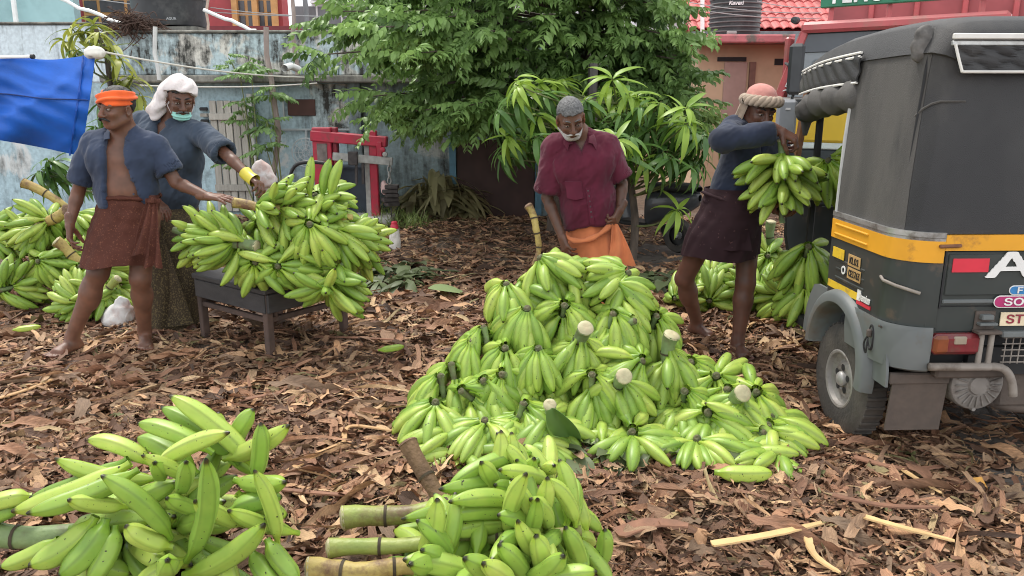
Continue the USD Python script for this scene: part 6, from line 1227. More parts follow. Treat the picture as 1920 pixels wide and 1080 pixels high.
    n = 41; P = np.zeros((13, n, 3))
    for i, s in enumerate(np.linspace(0, 1, 13)):
        for j, t in enumerate(np.linspace(0, 1, n)):
            ins = .035 * s ** 1.0; X = q0 + ins + (q1 - q0 - 2 * ins) * t; k = 9; a, b = (t * k + s) % 1, (t * k - s) % 1; pv = min(a, 1 - a, b, 1 - b); P[i, j] = Lc(X, yy - .014 * min(1, pv * 4.5) ** .6 - .002, zt - .025 - (zt - .025 - zb) * s)
    T.part('quilted_flap', thick(P, .008), canvas, smooth=25)
    T.part('flap_piping', sweep(bez([Lc(q0 - .004, -.012, zt - .02), Lc(q0 + .012, -.016, zt - .07), Lc(q0 + .034, -.018, zb - .001)], 8), .006, 6), white_p); T.part('flap_piping', sweep([Lc(q0 + .034, -.018, zb), Lc(q1 - .034, -.018, zb)], .006, 6), white_p)
    for X in (.48, .8): T.part('flap_stud', lathe([(0, .004), (.006, .003), (.007, 0)], 8, Lc(X, -.022, zb + .015), frame(-d)), white_p)
    # white edge of the door opening, then the side trim and the rolled curtain hanging over the door
    T.part('canopy_edge', sweep([Lc(.005, .675, 1.0), Lc(.015, .685, 1.35), Lc(.045, .70, 1.74)], .013, 8), mat('pale_edge', (.40, .40, .39), rough=.5, var=.2), smooth=True)
    pts = [(.042, .62, 1.755), (.075, 1.0, 1.745), (.145, 1.4, 1.73), (.24, 1.8, 1.71)]
    cu = bez([Lc(*p) for p in pts], 31); P = np.zeros((9, 31, 3))
    for i, s in enumerate(np.linspace(0, 1, 9)):
        for j, t in enumerate(np.linspace(0, 1, 31)):
            P[i, j] = cu[j] + V(0, 0, .03 - .135 * s) - r * (.012 + .012 * abs(math.sin(t * 24 + s * 5)) * (0 < i < 8)) + d * (.02 * s)
    T.part('door_trim', thick(P[:, ::-1], .008), canvas, smooth=30)
    for s in (0, .13, .98): T.part('trim_piping', sweep(cu + V(0, 0, .03 - .135 * s) - r * .02 + d * .02 * s, .0065, 6), white_p)
    cr = bez([Lc(.07, .66, 1.59), Lc(.105, 1.0, 1.575), Lc(.18, 1.45, 1.545), Lc(.26, 1.78, 1.50)], 24); cv = sweep(cr, .058 + .012 * np.sin(np.arange(24) * 1.1), 16)
    T.part('rolled_curtain', folds(cv, .02, ridged(14, 3)), canvas_d, smooth=True)
    T.part('curtain_end', sweep(bez([Lc(.26, 1.76, 1.50), Lc(.265, 1.79, 1.43), Lc(.26, 1.78, 1.35)], 8), np.linspace(.05, .012, 8), 10), canvas_d, smooth=True)
    # trim, bands of the body
    tr = [(1.000, -.006, -.006, .17), (1.022, -.006, -.006, .17)]
    band('trim_strip', tr, chrome, slice(0, 14), th=.016); band('trim_strip', [(.985, -.004, -.004, .17), (.998, -.004, -.004, .17)], chrome, slice(0, 14), th=.012)
    band('yellow_band', [(.892, .0, .0, .165), (.985, .0, .0, .165)], yellow, slice(0, 14), th=.024); band('yellow_band', [(.945, .0, .0, .165), (1.012, .0, .0, .165)], yellow, slice(13, 21), th=.024); band('yellow_band', [(.892, .0, .0, .165), (.985, .0, .0, .165)], yellow, slice(20, None), th=.024)
    side_o = outline(-.004, -.004, .165)
    for z in (.915, .962): T.part('pressed_rib', bar(Lc(-.012, .64, z), Lc(-.012, .30, z), .012, .01, b=.003), yellow)
    band('side_panel', [(.605, .008, .008, .165), (.75, .002, .002, .165), (.892, .004, .004, .165)], dark, slice(0, 14), th=.024); band('side_panel', [(.605, .008, .008, .165), (.75, .002, .002, .165), (.892, .004, .004, .165)], dark, slice(20, None), th=.024)
    for z in (.70, .745, .79): T.part('side_rib', bar(Lc(-.006, .60, z), Lc(-.006, .30, z), .014, .014, b=.004), dark)
    # rear face: tailgate, recess, lower panel
    x0, x1 = .172, Wd - .172
    T.part('tailgate', box(Lc(Wd / 2, .012, .822), (x1 - x0, .03, .235), R3, .006), dark); T.part('tailgate_step', box(Lc(Wd / 2, .004, .722), (x1 - x0 - .08, .03, .018), R3, .005), grey)
    T.part('tailgate_panel', box(Lc(Wd / 2, -.006, .84), (x1 - x0 - .09, .008, .17), R3, .003), dark)
    T.part('rear_panel', box(Lc(Wd / 2, .016, .642), (x1 - x0 + .04, .03, .115), R3, .006), dark)
    T.part('gap_line', box(Lc(Wd / 2, .002, .7025), (x1 - x0, .006, .007), R3), seam); T.part('gap_line', box(Lc(x0 + .004, -.0055, .85), (.007, .006, .30), R3), seam)
    band('rear_corner', [(.555, .02, .014, .165), (.602, .012, .006, .165)], dark, slice(10, 14), th=.02)
    T.part('hinge', bar(Lc(x0 - .035, -.014, .965), Lc(x0 + .06, -.014, .968), .016, .014, b=.004), mat('rusty_iron', (.14, .06, .03), rough=.7, var=.4, scale=30))
    # grey lower corner with the fuel filler
    P = np.array([[Lc(x, y, z) for x, y in outline(xl, yr, rc, .42)[0:14]] for z, xl, yr, rc in ((.40, .03, .03, .15), (.415, -.005, -.002, .165), (.50, -.014, -.012, .17), (.585, -.014, -.012, .17), (.605, -.008, -.006, .165))]); T.part('corner_panel', thick(P, .02), grey, smooth=50)
    T.part('filler_recess', lathe([(0, -.004), (.8, -.003), (1, .006), (1.12, .005), (1.16, -.004)], 20, Lc(-.022, .155, .515), np.stack([d * .020, V(0, 0, .052), -r], 1)), blackp, smooth=40); T.part('filler_cap', box(Lc(-.034, .155, .535), (.02, .022, .035), R3, .006), grime); T.part('filler_strap', sweep(bez([Lc(-.04, .155, .52), Lc(-.045, .17, .47), Lc(-.04, .158, .44), Lc(-.045, .145, .47), Lc(-.04, .152, .505)], 14), .004, 6), seam)
    for k in range(5): T.part('rivet', lathe([(0, .004), (.005, .003), (.006, 0)], 8, Lc(-.02, .22 - .06 * k if k < 3 else .08, .585), frame(-r)), grime)
    # wheel arch
    yc, zc = .50, .315; a = np.linspace(math.radians(-14), math.radians(182), 30); P = []
    for (rad, X) in ((.262, .10), (.262, -.018), (.275, -.04), (.305, -.04), (.322, -.028), (.332, .0), (.336, .02)): P.append([Lc(X, yc - rad * math.cos(t), zc + rad * math.sin(t)) for t in a])
    T.part('wheel_arch', thick(np.array(P), .008), grey, smooth=45)
    ap = np.array([[Lc(.012, yc - rr * math.cos(t), min(zc + rr * math.sin(t), .61)) for t in np.linspace(math.radians(0), math.radians(180), 20)] for rr in (.325, .40, .46)]); T.part('fender_side', thick(ap, .012), grey, smooth=45)
    T.part('wheel_well', box(Lc(.40, yc, .42), (.36, .62, .36), R3), blackp)
    def wheel(cx, cy, rad, wid, nm, back=False):
        c = Lc(cx, cy, rad) * V(1, 1, 0) + V(0, 0, rad - .005); Mw = frame(-r, V(0, 0, 1)); s = rad / .25
        prof = [(.128, -wid * .5), (.150, -wid * .55), (.20, -wid * .58), (.232, -wid * .52), (.247, -wid * .40), (.25, -wid * .1), (.25, wid * .1), (.247, wid * .40), (.232, wid * .52), (.20, wid * .58), (.150, wid * .55), (.128, wid * .5)]
        w = T.part(nm, lathe([(0.0, -wid * .4), (.12, -wid * .4), (.128, -wid * .5)], 32, c, Mw * 1.0 if s == 1 else Mw), blackp); T.part('tyre', xf(lathe(np.array(prof) * [s, 1], 48), Mw, c), rubber, w, smooth=40)
        T.part('rim', xf(lathe(np.array([(.134, wid * .50), (.127, wid * .54), (.118, wid * .50), (.114, wid * .30), (.10, wid * .22), (.085, wid * .20), (.078, wid * .26), (.066, wid * .34), (.050, wid * .34), (.046, wid * .30), (.0, wid * .30)]) * [s, 1], 40), Mw, c), steel, w, smooth=35)
        T.part('hub_cap', xf(lathe([(.036, wid * .28), (.036, wid * .42), (.030, wid * .50), (.018, wid * .56), (0, wid * .58)], 24), Mw, c), mat('hub_grey', (.3, .29, .28), rough=.45, metallic=.4, var=.2), w, smooth=40)
        for k in range(5): t = k * 2 * PI / 5; T.part('wheel_slot', xf(lathe([(0, 0), (.014, 0), (.017, .003), (.0, .004)], 10), Mw, c + Mw @ V(.092 * math.cos(t) * .62, .092 * math.sin(t) * .62, wid * .335)), blackp, w)
        for k in range(36):
            t = k * 2 * PI / 36; p = c + Mw @ V(.2495 * s * math.cos(t), .2495 * s * math.sin(t), 0); T.part('tread_block', box(p, (.012, .016, wid * .86), Mw @ RZ(math.degrees(t)), .003), rubber, w)
    wheel(.062, yc - .02, .268, .105, 'wheel'); wheel(Wd - .062, yc - .02, .268, .105, 'wheel'); wheel(Wd / 2, 2.05, .24, .10, 'wheel')
    # mud flap, chassis, engine, bumper, tail lamp
    fl = np.array([[Lc(x + .01 * math.sin(9 * x), .045 + .02 * s, .335 - .235 * s) for x in np.linspace(.035, .285, 9)] for s in np.linspace(0, 1, 7)]); T.part('mud_flap', thick(fl, .008), grime, smooth=50); T.part('flap_bracket', box(Lc(.16, .05, .355), (.26, .03, .05), R3, .006), grime)
    T.part('chassis', box(Lc(Wd / 2, .55, .44), (Wd - .75, 1.0, .12), R3), blackp); T.part('under_panel', box(Lc(.36, .02, .395), (.30, .05, .05), R3, .01), grime)
    T.part('rear_recess', box(Lc(Wd / 2, .09, .50), (Wd - .34, .06, .19), R3), blackp)
    ta = Lc(.262, -.012, .535); T.part('tail_lamp', box(ta, (.205, .05, .088), R3, .016), mat('lamp_red', (.12, .015, .018), rough=.3, var=.35, scale=14, dirt=(.10, .05, .035), dscale=12), smooth=20); T.part('lamp_amber', box(ta + r * -.066 - d * .0045, (.066, .048, .076), R3, .012), mat('lamp_amber', (.15, .04, .014), rough=.35, var=.3, scale=20)); T.part('lamp_clear', box(ta + r * .008 - d * .006 + V(0, 0, .018), (.058, .044, .036), R3, .006), mat('lamp_clear', (.28, .23, .17), rough=.4, var=.2)); T.part('lamp_box', box(ta + d * .035 - V(0, 0, .004), (.24, .05, .108), R3, .01), blackp)
    pipe = mat('bumper_pipe', (.17, .145, .125), rough=.6, col2=(.26, .23, .2), scale=10, dirt=(.08, .06, .045), dscale=8)
    T.part('bumper', sweep([Lc(.15, -.03, .435), Lc(.3, -.035, .435), Lc(.42, -.035, .435)], .017, 10), pipe, smooth=True); T.part('bumper', sweep(bez([Lc(.42, -.035, .435), Lc(.47, -.04, .43), Lc(.515, -.04, .385), Lc(.54, -.04, .30)], 10), .017, 10), pipe, smooth=True)
    for X in (.365, .41): T.part('bumper_post', sweep([Lc(X, -.03, .43), Lc(X, -.03, .585)], .012, 8), pipe, smooth=True)
    T.part('post_plate', box(Lc(.388, -.028, .592), (.10, .05, .014), R3, .003), grime); T.part('latch', box(Lc(.383, -.018, .655), (.05, .03, .022), R3, .004), grey); T.part('latch', box(Lc(.388, -.022, .625), (.075, .03, .012), R3, .003), grey); T.part('latch_plate', box(Lc(.385, -.004, .635), (.085, .008, .085), R3, .003), grime)
    ec = Lc(.425, .055, .325); Me = frame(-d, r); al = mat('engine_alloy', (.17, .155, .14), rough=.6, metallic=.3, col2=(.26, .24, .22), scale=12, dirt=(.08, .06, .05), dscale=10)
    T.part('engine_cover', xf(lathe([(.118, -.12), (.118, .0), (.112, .016), (.10, .022), (.045, .026), (.040, .034), (.020, .036), (0, .036)], 36), Me, ec), al, smooth=30)
    for k in range(20): t = k * 2 * PI / 20; T.part('cooling_fin', box(ec + Me @ V(.076 * math.cos(t), .076 * math.sin(t), .027), (.050, .006, .010), Me @ RZ(math.degrees(t)), .002), al)
    for k in range(3): t = k * 2.1 + .5; T.part('engine_bolt', xf(lathe([(0, .02), (.009, .02), (.010, 0)], 6), Me, ec + Me @ V(.113 * math.cos(t), .113 * math.sin(t), .0)), steel)
    T.part('engine_block', box(Lc(.70, .25, .31), (.34, .4, .2), R3, .02), grime); T.part('axle_arm', sweep(bez([Lc(.30, .22, .36), Lc(.42, .12, .29), Lc(.56, .08, .22), Lc(.8, .08, .20)], 10), .028, 10), grime, smooth=True); T.part('axle', sweep([Lc(.1, yc - .02, .25), Lc(Wd - .1, yc - .02, .25)], .03, 10), blackp)
    gr = T.part('rear_grille', box(Lc(.62, -.01, .575), (.30, .03, .026), R3, .005), grey)
    for k in range(7): T.part('grille_wire', bar(Lc(.49 + k * .032, -.012, .57), Lc(.49 + k * .032, -.012, .44), .004), pipe, gr)
    for k in range(5): T.part('grille_wire', bar(Lc(.475, -.014, .56 - k * .028), Lc(.75, -.014, .56 - k * .028), .004), pipe, gr)
    # stickers and plates
    red_s = mat('red_sticker', (.52, .03, .05), rough=.35, var=.12); wht = mat('white_letters', (.68, .67, .65), rough=.4, var=.06); yel_s = mat('yellow_sticker', (.66, .44, .03), rough=.4, var=.1, dirt=(.35, .22, .05), dscale=18)
    fy = -.0115
    T.part('red_sticker', box(Lc(.285, fy, .882), (.15, .003, .056), R3), red_s)
    A = letters(T, 'APE', Lc(.345, fy - .001, .832), r, V(0, 0, 1), .100, wht, .004, width=.56)
    blu = mat('blue_sticker', (.04, .20, .45), rough=.35); mag = mat('magenta_sticker', (.34, .03, .12), rough=.35)
    def sticker(x, z, w, hgt, m, text, th, tw, edge, tm, yq=fy):
        b = T.part('sticker', xf(trimesh.convex.convex_hull(np.array([[sx * (w / 2 - hgt / 2) + hgt / 2 * math.cos(q), yy_, hgt / 2 * math.sin(q)] for sx in (-1, 1) for q in np.linspace(0, 2 * PI, 16) for yy_ in (0, .002)])), R3, Lc(x, yq - .001, z)), edge); T.part('sticker_face', xf(trimesh.convex.convex_hull(np.array([[sx * (w / 2 - hgt / 2) + (hgt / 2 - .004) * math.cos(q), yy_, (hgt / 2 - .004) * math.sin(q)] for sx in (-1, 1) for q in np.linspace(0, 2 * PI, 16) for yy_ in (-.001, .002)])), R3, Lc(x, yq - .002, z)), m, b)
        letters(T, text, Lc(x - w / 2 + hgt * .6, yq - .004, z - th / 2), r, V(0, 0, 1), th, tm, .002, parent=b, width=tw)
    sticker(.60, .772, .25, .040, blu, 'F', .024, .026, wht, wht); sticker(.585, .722, .34, .052, mag, 'SO', .030, .085, wht, wht, yq=-.0145)
    p = T.part('name_plate', box(Lc(.60, -.006, .642), (.28, .004, .058), R3), mat('cream_sticker', (.62, .52, .36), rough=.4)); letters(T, 'ST', Lc(.475, -.009, .624), r, V(0, 0, 1), .036, mat('maroon_letters', (.20, .02, .03)), .002, parent=p, width=.075)
    sd = -d; sx = -.0145
    T.part('yellow_sticker', box(Lc(sx, .575, .823), (.003, .115, .048), R3), yel_s)
    tanp = mat('number_plate', (.46, .29, .12), rough=.45, var=.12); blk = mat('black_letters', (.012, .012, .012), rough=.5)
    pl = T.part('number_plate', box(Lc(sx, .405, .815), (.003, .115, .052), R3), tanp); letters(T, 'KL01', Lc(sx - .002, .450, .800), sd, V(0, 0, 1), .030, blk, .002, parent=pl, width=.09)
    pl = T.part('number_plate', box(Lc(sx, .395, .752), (.003, .125, .052), R3), tanp); letters(T, 'CE1763', Lc(sx - .002, .448, .737), sd, V(0, 0, 1), .030, blk, .002, parent=pl, width=.108)
    T.part('emblem', lathe([(.012, 0), (.020, 0), (.020, .003), (.012, .003)], 20, Lc(sx + .001, .505, .752), frame(-r)), wht)
    T.part('yellow_strip', box(Lc(-.007, .50, .655), (.004, .33, .034), R3), yel_s)
    pr = T.part('red_strip', box(Lc(-.009, .285, .632), (.004, .125, .016), R3), red_s); T.part('sticker_corner', box(Lc(-.009, .335, .668), (.004, .03, .05), R3), wht, pr); letters(T, 'Premium', Lc(-.012, .33, .648), sd, V(0, 0, 1), .032, wht, .002, parent=pr, slant=.25, width=.10)
    o = outline(-.012, -.012, .165); T.part('tie_rope', sweep([Lc(*o[5], .800), Lc(*(o[6] + V(-.012, -.01)), .792), Lc(*(o[8] + V(-.012, -.012)), .782), Lc(*(o[11] + V(-.006, -.01)), .760)], .007, 6), pipe, smooth=True)
    # floor, bulkhead, front of the cabin
    T.part('floor', box(Lc(Wd / 2, 1.0, .255), (Wd - .34, .75, .05), R3), blackp); T.part('floor', box(Lc(Wd / 2, 1.78, .256), (Wd - .74, .84, .05), R3), blackp); T.part('door_sill', box(Lc(.15, .99, .265), (.06, .52, .085), RZ(-8) @ R3, .01), grime)
    T.part('seat_base', box(Lc(Wd / 2, .42, .52), (Wd - .2, .4, .3), R3, .02), blackp); T.part('bulkhead', box(Lc(Wd / 2 + .1, 1.12, .58), (Wd - .5, .04, .62), R3, .01), blackp); T.part('driver_seat', box(Lc(Wd / 2, 1.35, .60), (.7, .36, .12), R3, .03), blackp)
    for X, xt in ((.33, .36), (Wd - .33, Wd - .36)):
        T.part('front_pillar', bar(Lc(X, 2.14, .85), Lc(xt, 2.02, 1.68), .04, .05, b=.008), mat('rusty_pillar', (.16, .065, .03), rough=.6, col2=(.26, .12, .05), scale=12)); T.part('middle_pillar', bar(Lc(X - .05, 1.62, .3), Lc(X - .05, 1.62, 1.62), .035, .035, b=.006), blackp)
    fr = np.array([[Lc(Wd / 2 + (Wd / 2 - .31) * math.copysign(abs(s) ** .8, s) * w_, 2.12 + b * (1 - s * s), z) for s in np.linspace(-1, 1, 15)] for z, b, w_ in ((.30, .16, .72), (.45, .24, .86), (.65, .22, .97), (.88, .10, 1.0))]); T.part('front_panel', thick(fr, .02), dark, smooth=40)
    T.part('windscreen', box(Lc(Wd / 2, 2.085, 1.265), (Wd - .74, .006, .80), R3 @ RX(8)), looks_glass)
    T.part('windscreen_frame', bar(Lc(.33, 2.14, .88), Lc(Wd - .33, 2.14, .88), .03, .03), dark); T.part('handlebar', sweep(bez([Lc(.40, 1.78, .95), Lc(Wd / 2, 1.9, .92), Lc(Wd - .40, 1.78, .95)], 8), .015, 8), blackp)
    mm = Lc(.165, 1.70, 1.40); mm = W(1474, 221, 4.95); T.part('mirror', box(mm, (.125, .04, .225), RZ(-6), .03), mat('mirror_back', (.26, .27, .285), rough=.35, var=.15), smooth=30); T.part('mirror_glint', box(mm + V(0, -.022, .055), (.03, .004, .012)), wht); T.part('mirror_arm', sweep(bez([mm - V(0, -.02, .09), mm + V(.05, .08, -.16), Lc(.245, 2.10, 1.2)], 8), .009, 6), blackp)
looks_glass = usdkit.material(stage, '/World/Looks/clear_glass', {'t': ('transparent_bsdf', {'color': (.88, .93, .93)}), 'g': ('glossy_bsdf', {'roughness': .04}), 'f': ('fresnel', {'IOR': 1.5}), 'm': ('mix_closure', {})}, [('f.fac', 'm.fac'), ('t.BSDF', 'm.closure1'), ('g.BSDF', 'm.closure2')], surface='m.closure') if False else usdkit.material(stage, '/World/Looks/clear_glass', {'t': ('transparent_bsdf', {'color': (.88, .93, .93)}), 'g': ('glossy_bsdf', {'roughness': .04}), 'f': ('fresnel', {'IOR': 1.5}), 'm': ('mix_closure', {})}, [('f.fac', 'm.fac'), ('t.BSDF', 'm.closure1'), ('g.BSDF', 'm.closure2')], surface='m.closure')
rickshaw()
# ---------------------------------------------------------------- lorry
def lorry():
    e = unit(V(.80, -.60, 0)); nf = V(-.60, -.80, 0); O = V(2.80, 8.5, 0); R3 = np.stack([e, -nf, V(0, 0, 1)], 1); Lc = lambda X, Y, Z: O + e * X - nf * Y + V(0, 0, Z); Wd = 2.15
    T = Thing('lorry', 'red and yellow lorry with a green sign board over its windscreen, behind the rickshaw', 'lorry', Lc(1, 1, 0))
    red = mat('lorry_red', (.42, .085, .09), rough=.4, var=.15, scale=3, dirt=(.30, .12, .10), dscale=5); yel = mat('lorry_yellow', (.66, .40, .03), rough=.4, var=.08, scale=2); dk = mat('lorry_dark', (.03, .032, .035), rough=.5, var=.2); wh = mat('lorry_white', (.6, .6, .57), rough=.5, var=.1)
    zb, zt = 1.60, 2.25; sl = .10
    T.part('windscreen', box(Lc(Wd / 2, sl / 2 + .03, (zb + zt) / 2), (Wd - .26, .02, zt - zb), R3 @ RX(-9)), mat('screen_glass', (.15, .17, .185), rough=.07, spec=.9, var=.25, scale=.7, stretch=(.5, .5, 2)))
    sun_v = T.part('sun_visor_tint', box(Lc(Wd / 2, sl * .8 + .012, zt - .10), (Wd - .36, .012, .19), R3 @ RX(-9)), mat('screen_tint', (.055, .062, .072), rough=.1, var=.1))
    for X in (.03, Wd - .03): T.part('screen_pillar', bar(Lc(X, 0, zb - .03), Lc(X + (.20 if X < 1 else -.20), sl, zt + .02), .07, .08, b=.015), red)
    T.part('roof_front', bar(Lc(.20, sl + .02, zt + .05), Lc(Wd - .1, sl + .02, zt + .05), .16, .11, b=.03), red); T.part('roof', box(Lc(Wd / 2, 1.0, zt + .04), (Wd - .4, 1.8, .10), R3, .03), red)
    T.part('cab_side', box(Lc(.04, 1.1, 1.55), (.06, 1.9, 1.35), R3, .02), red); T.part('cab_side', box(Lc(Wd - .04, 1.1, 1.55), (.06, 1.9, 1.35), R3, .02), red); T.part('cab_back', box(Lc(Wd / 2, 1.9, 1.6), (Wd - .1, .06, 1.3), R3), dk)
    T.part('screen_base', box(Lc(Wd / 2, -.0, zb - .045), (Wd + .02, .14, .09), R3, .02), dk); T.part('front_panel', box(Lc(Wd / 2, .0, 1.35), (Wd, .10, .41), R3, .025), yel); T.part('white_band', box(Lc(Wd / 2, -.004, 1.11), (Wd, .10, .065), R3, .01), wh); T.part('grille_panel', box(Lc(Wd / 2, .0, .85), (Wd, .10, .45), R3, .02), dk); T.part('bumper', box(Lc(Wd / 2, -.06, .5), (Wd + .1, .2, .24), R3, .04), wh)
    for X in (.25, Wd - .25): T.part('headlight', lathe([(0, .03), (.07, .025), (.09, .0), (.09, -.02)], 20, Lc(X, -.055, .8), frame(nf)), wh, smooth=30); T.part('wheel', lathe([(.0, -.12), (.28, -.12), (.46, -.14), (.5, -.08), (.5, .08), (.46, .14), (.28, .12), (0, .1)], 28, Lc(X, .75, .5), frame(e)), mat('tyre_rubber', None), smooth=35)
    T.part('cargo_body', box(Lc(Wd / 2, 4.2, 1.95), (Wd + .2, 4.2, 2.7), R3, .04), mat('cargo_red', (.30, .07, .075), rough=.5, var=.2, scale=2)); T.part('cargo_rail', box(Lc(Wd / 2, 2.07, 3.0), (Wd + .24, .06, .1), R3, .01), red)
    for X in (.4, .9, 1.4, 1.9): T.part('cargo_post', box(Lc(X, 2.07, 2.7), (.06, .05, .7), R3, .01), red)
    b = T.part('sign_board', box(Lc(1.28, .16, zt + .44), (1.85, .06, .40), R3, .01), mat('sign_green', (.02, .16, .085), rough=.45, var=.1)); letters(T, 'TIRUCHENDUR', Lc(.41, .126, zt + .28), e, V(0, 0, 1), .23, mat('sign_white', (.75, .76, .74)), .006, parent=b, width=1.7)
    for X in (.45, 1.0, 1.8): T.part('sign_post', bar(Lc(X, .2, zt + .08), Lc(X, .2, zt + .3), .04), red)
    T.part('cab_lamp', lathe([(0, .03), (.035, .02), (.04, -.05)], 14, Lc(.13, .06, zt + .13), frame(nf)), dk, smooth=30)
    mc = W(1492, 130, 8.1); T.part('mirror', box(mc, (.15, .07, .50), RZ(-20), .04), dk, smooth=30); T.part('mirror_arm', sweep(bez([mc + V(.02, .04, -.2), mc + V(-.02, .1, -.42), Lc(.03, 0, 1.62)], 8), .015, 6), dk); T.part('mirror_arm', sweep([mc + V(.02, .03, 0), Lc(.08, .03, 1.95)], .014, 6), dk)
    letters(T, 'VIP', Lc(.16, -.02, 1.66), unit(e * .35 + V(0, 0, 1) - nf * .15), -e, .07, mat('sign_white', None), .003, name='screen_lettering')
lorry()
# ---------------------------------------------------------------- scooter
def scooter():
    a = G(1270, 474) ; f = unit(V(-.41, .53, 0)); s = V(f[1], -f[0], 0); S = .86; O = V(a[0], a[1], 0); Lc = lambda X, Y, Z: O + S * (f * X + s * Y + V(0, 0, Z)); R3 = np.stack([f, -s, V(0, 0, 1)], 1)      # X forward from the rear wheel
    T = Thing('scooter', 'dark grey scooter parked under the mango leaves behind the man in maroon', 'scooter', Lc(.6, 0, 0))
    body = mat('scooter_grey', (.035, .038, .042), rough=.32, var=.2, coat=.3); silver = mat('scooter_silver', (.45, .46, .47), rough=.3, metallic=.5, var=.1); blk = mat('scooter_black', (.012, .012, .012), rough=.6); tyre = mat('tyre_rubber', None)
    for X in (0, 1.25):
        w = T.part('wheel', xf(lathe([(.12, -.03), (.17, -.05), (.20, -.045), (.213, -.02), (.215, 0), (.213, .02), (.20, .045), (.17, .05), (.12, .03)], 32), frame(s) * S, Lc(X, 0, .215)), tyre, smooth=35)
        T.part('rim', xf(lathe([(.15, -.03), (.15, .03), (.135, .03), (.13, .012), (.05, .018), (.03, .03), (0, .03)], 28), frame(s) * S, Lc(X, 0, .215)), blk, w, smooth=35); T.part('rim', xf(lathe([(0, -.045), (.025, -.045), (.03, .035), (0, .045)], 16), frame(s) * S, Lc(X, 0, .215)), silver, w, smooth=35)
        for k in range(10): t = k * PI / 5; u_ = math.cos(t) * f + math.sin(t) * V(0, 0, 1); T.part('spoke', bar(Lc(X, 0, .215) + S * (u_ * .03 + s * .030), Lc(X, 0, .215) + S * (u_ * .14 + s * .030), .014 * S), silver, w)
    def loft(name, secs, m, n=18):
        P = []
        for X, zc, w_, h_, e_ in secs: P.append([Lc(X, w_ * np.sign(math.cos(t)) * abs(math.cos(t)) ** e_, zc + h_ * np.sign(math.sin(t)) * abs(math.sin(t)) ** e_) for t in np.linspace(0, 2 * PI, n + 1)])
        T.part(name, thick(np.array(P), .006), m, smooth=40)
    loft('tail_body', [(-.30, .70, .03, .04, .8), (-.25, .68, .09, .09, .8), (-.05, .62, .15, .15, .7), (.25, .56, .16, .19, .7), (.42, .52, .15, .22, .6), (.46, .50, .12, .20, .6)], body); loft('seat', [(-.28, .80, .06, .03, .7), (-.2, .81, .12, .05, .7), (.1, .80, .14, .06, .7), (.42, .78, .12, .05, .7), (.5, .76, .07, .03, .7)], blk)
    T.part('floor_board', box(Lc(.68, 0, .30), (.50 * S, .30 * S, .06 * S), R3, .015), blk); T.part('engine', xf(trimesh.creation.icosphere(2, 1), R3 * (np.array([.20, .09, .10]) * S), Lc(.16, .10, .24)), blk, smooth=True); T.part('muffler', sweep([Lc(-.25, .15, .165), Lc(.20, .14, .22)], .045 * S, 12), silver, smooth=40)
    sh = np.array([[Lc(.98 + .10 * z - .06 * (1 - abs(q)) ** .5 * -1, .20 * q * (1.1 - .35 * z), .25 + .70 * z) for q in np.linspace(-1, 1, 11)] for z in np.linspace(0, 1, 9)]); T.part('leg_shield', thick(sh, .03 * S), body, smooth=50); T.part('shield_trim', sweep(bez([Lc(1.0, .215, .28), Lc(1.04, .20, .55), Lc(1.08, .15, .93)], 8), .018 * S, 8), silver, smooth=True)
    T.part('front_fender', thick(np.array([[Lc(1.25 + .25 * math.cos(t), w_, .215 + .25 * math.sin(t)) for t in np.linspace(.2, 2.7, 12)] for w_ in (-.07, -.06, .06, .07)]), .012), body, smooth=50); T.part('fork', bar(Lc(1.25, .07, .215), Lc(1.10, .03, .95), .03 * S), silver)
    T.part('handlebar_cover', xf(trimesh.creation.icosphere(2, 1), R3 * (np.array([.10, .15, .10]) * S), Lc(1.06, 0, 1.0)), body, smooth=True); T.part('handlebar', sweep([Lc(1.0, -.32, 1.0), Lc(1.06, 0, 1.0), Lc(1.0, .32, 1.0)], .017 * S, 8), blk); T.part('headlight', xf(trimesh.creation.icosphere(2, 1), R3 * (np.array([.05, .08, .06]) * S), Lc(1.15, 0, .98)), silver, smooth=True)
    for q in (-1, 1): m_ = Lc(1.02, q * .33, 1.22); T.part('mirror', xf(lathe([(0, 0), (.065, .0), (.07, .012), (.05, .03), (0, .036)], 20), frame(f) * S, m_), blk, smooth=40); T.part('mirror_stem', sweep([Lc(1.03, q * .26, 1.0), m_], .007 * S, 6), blk)
scooter()
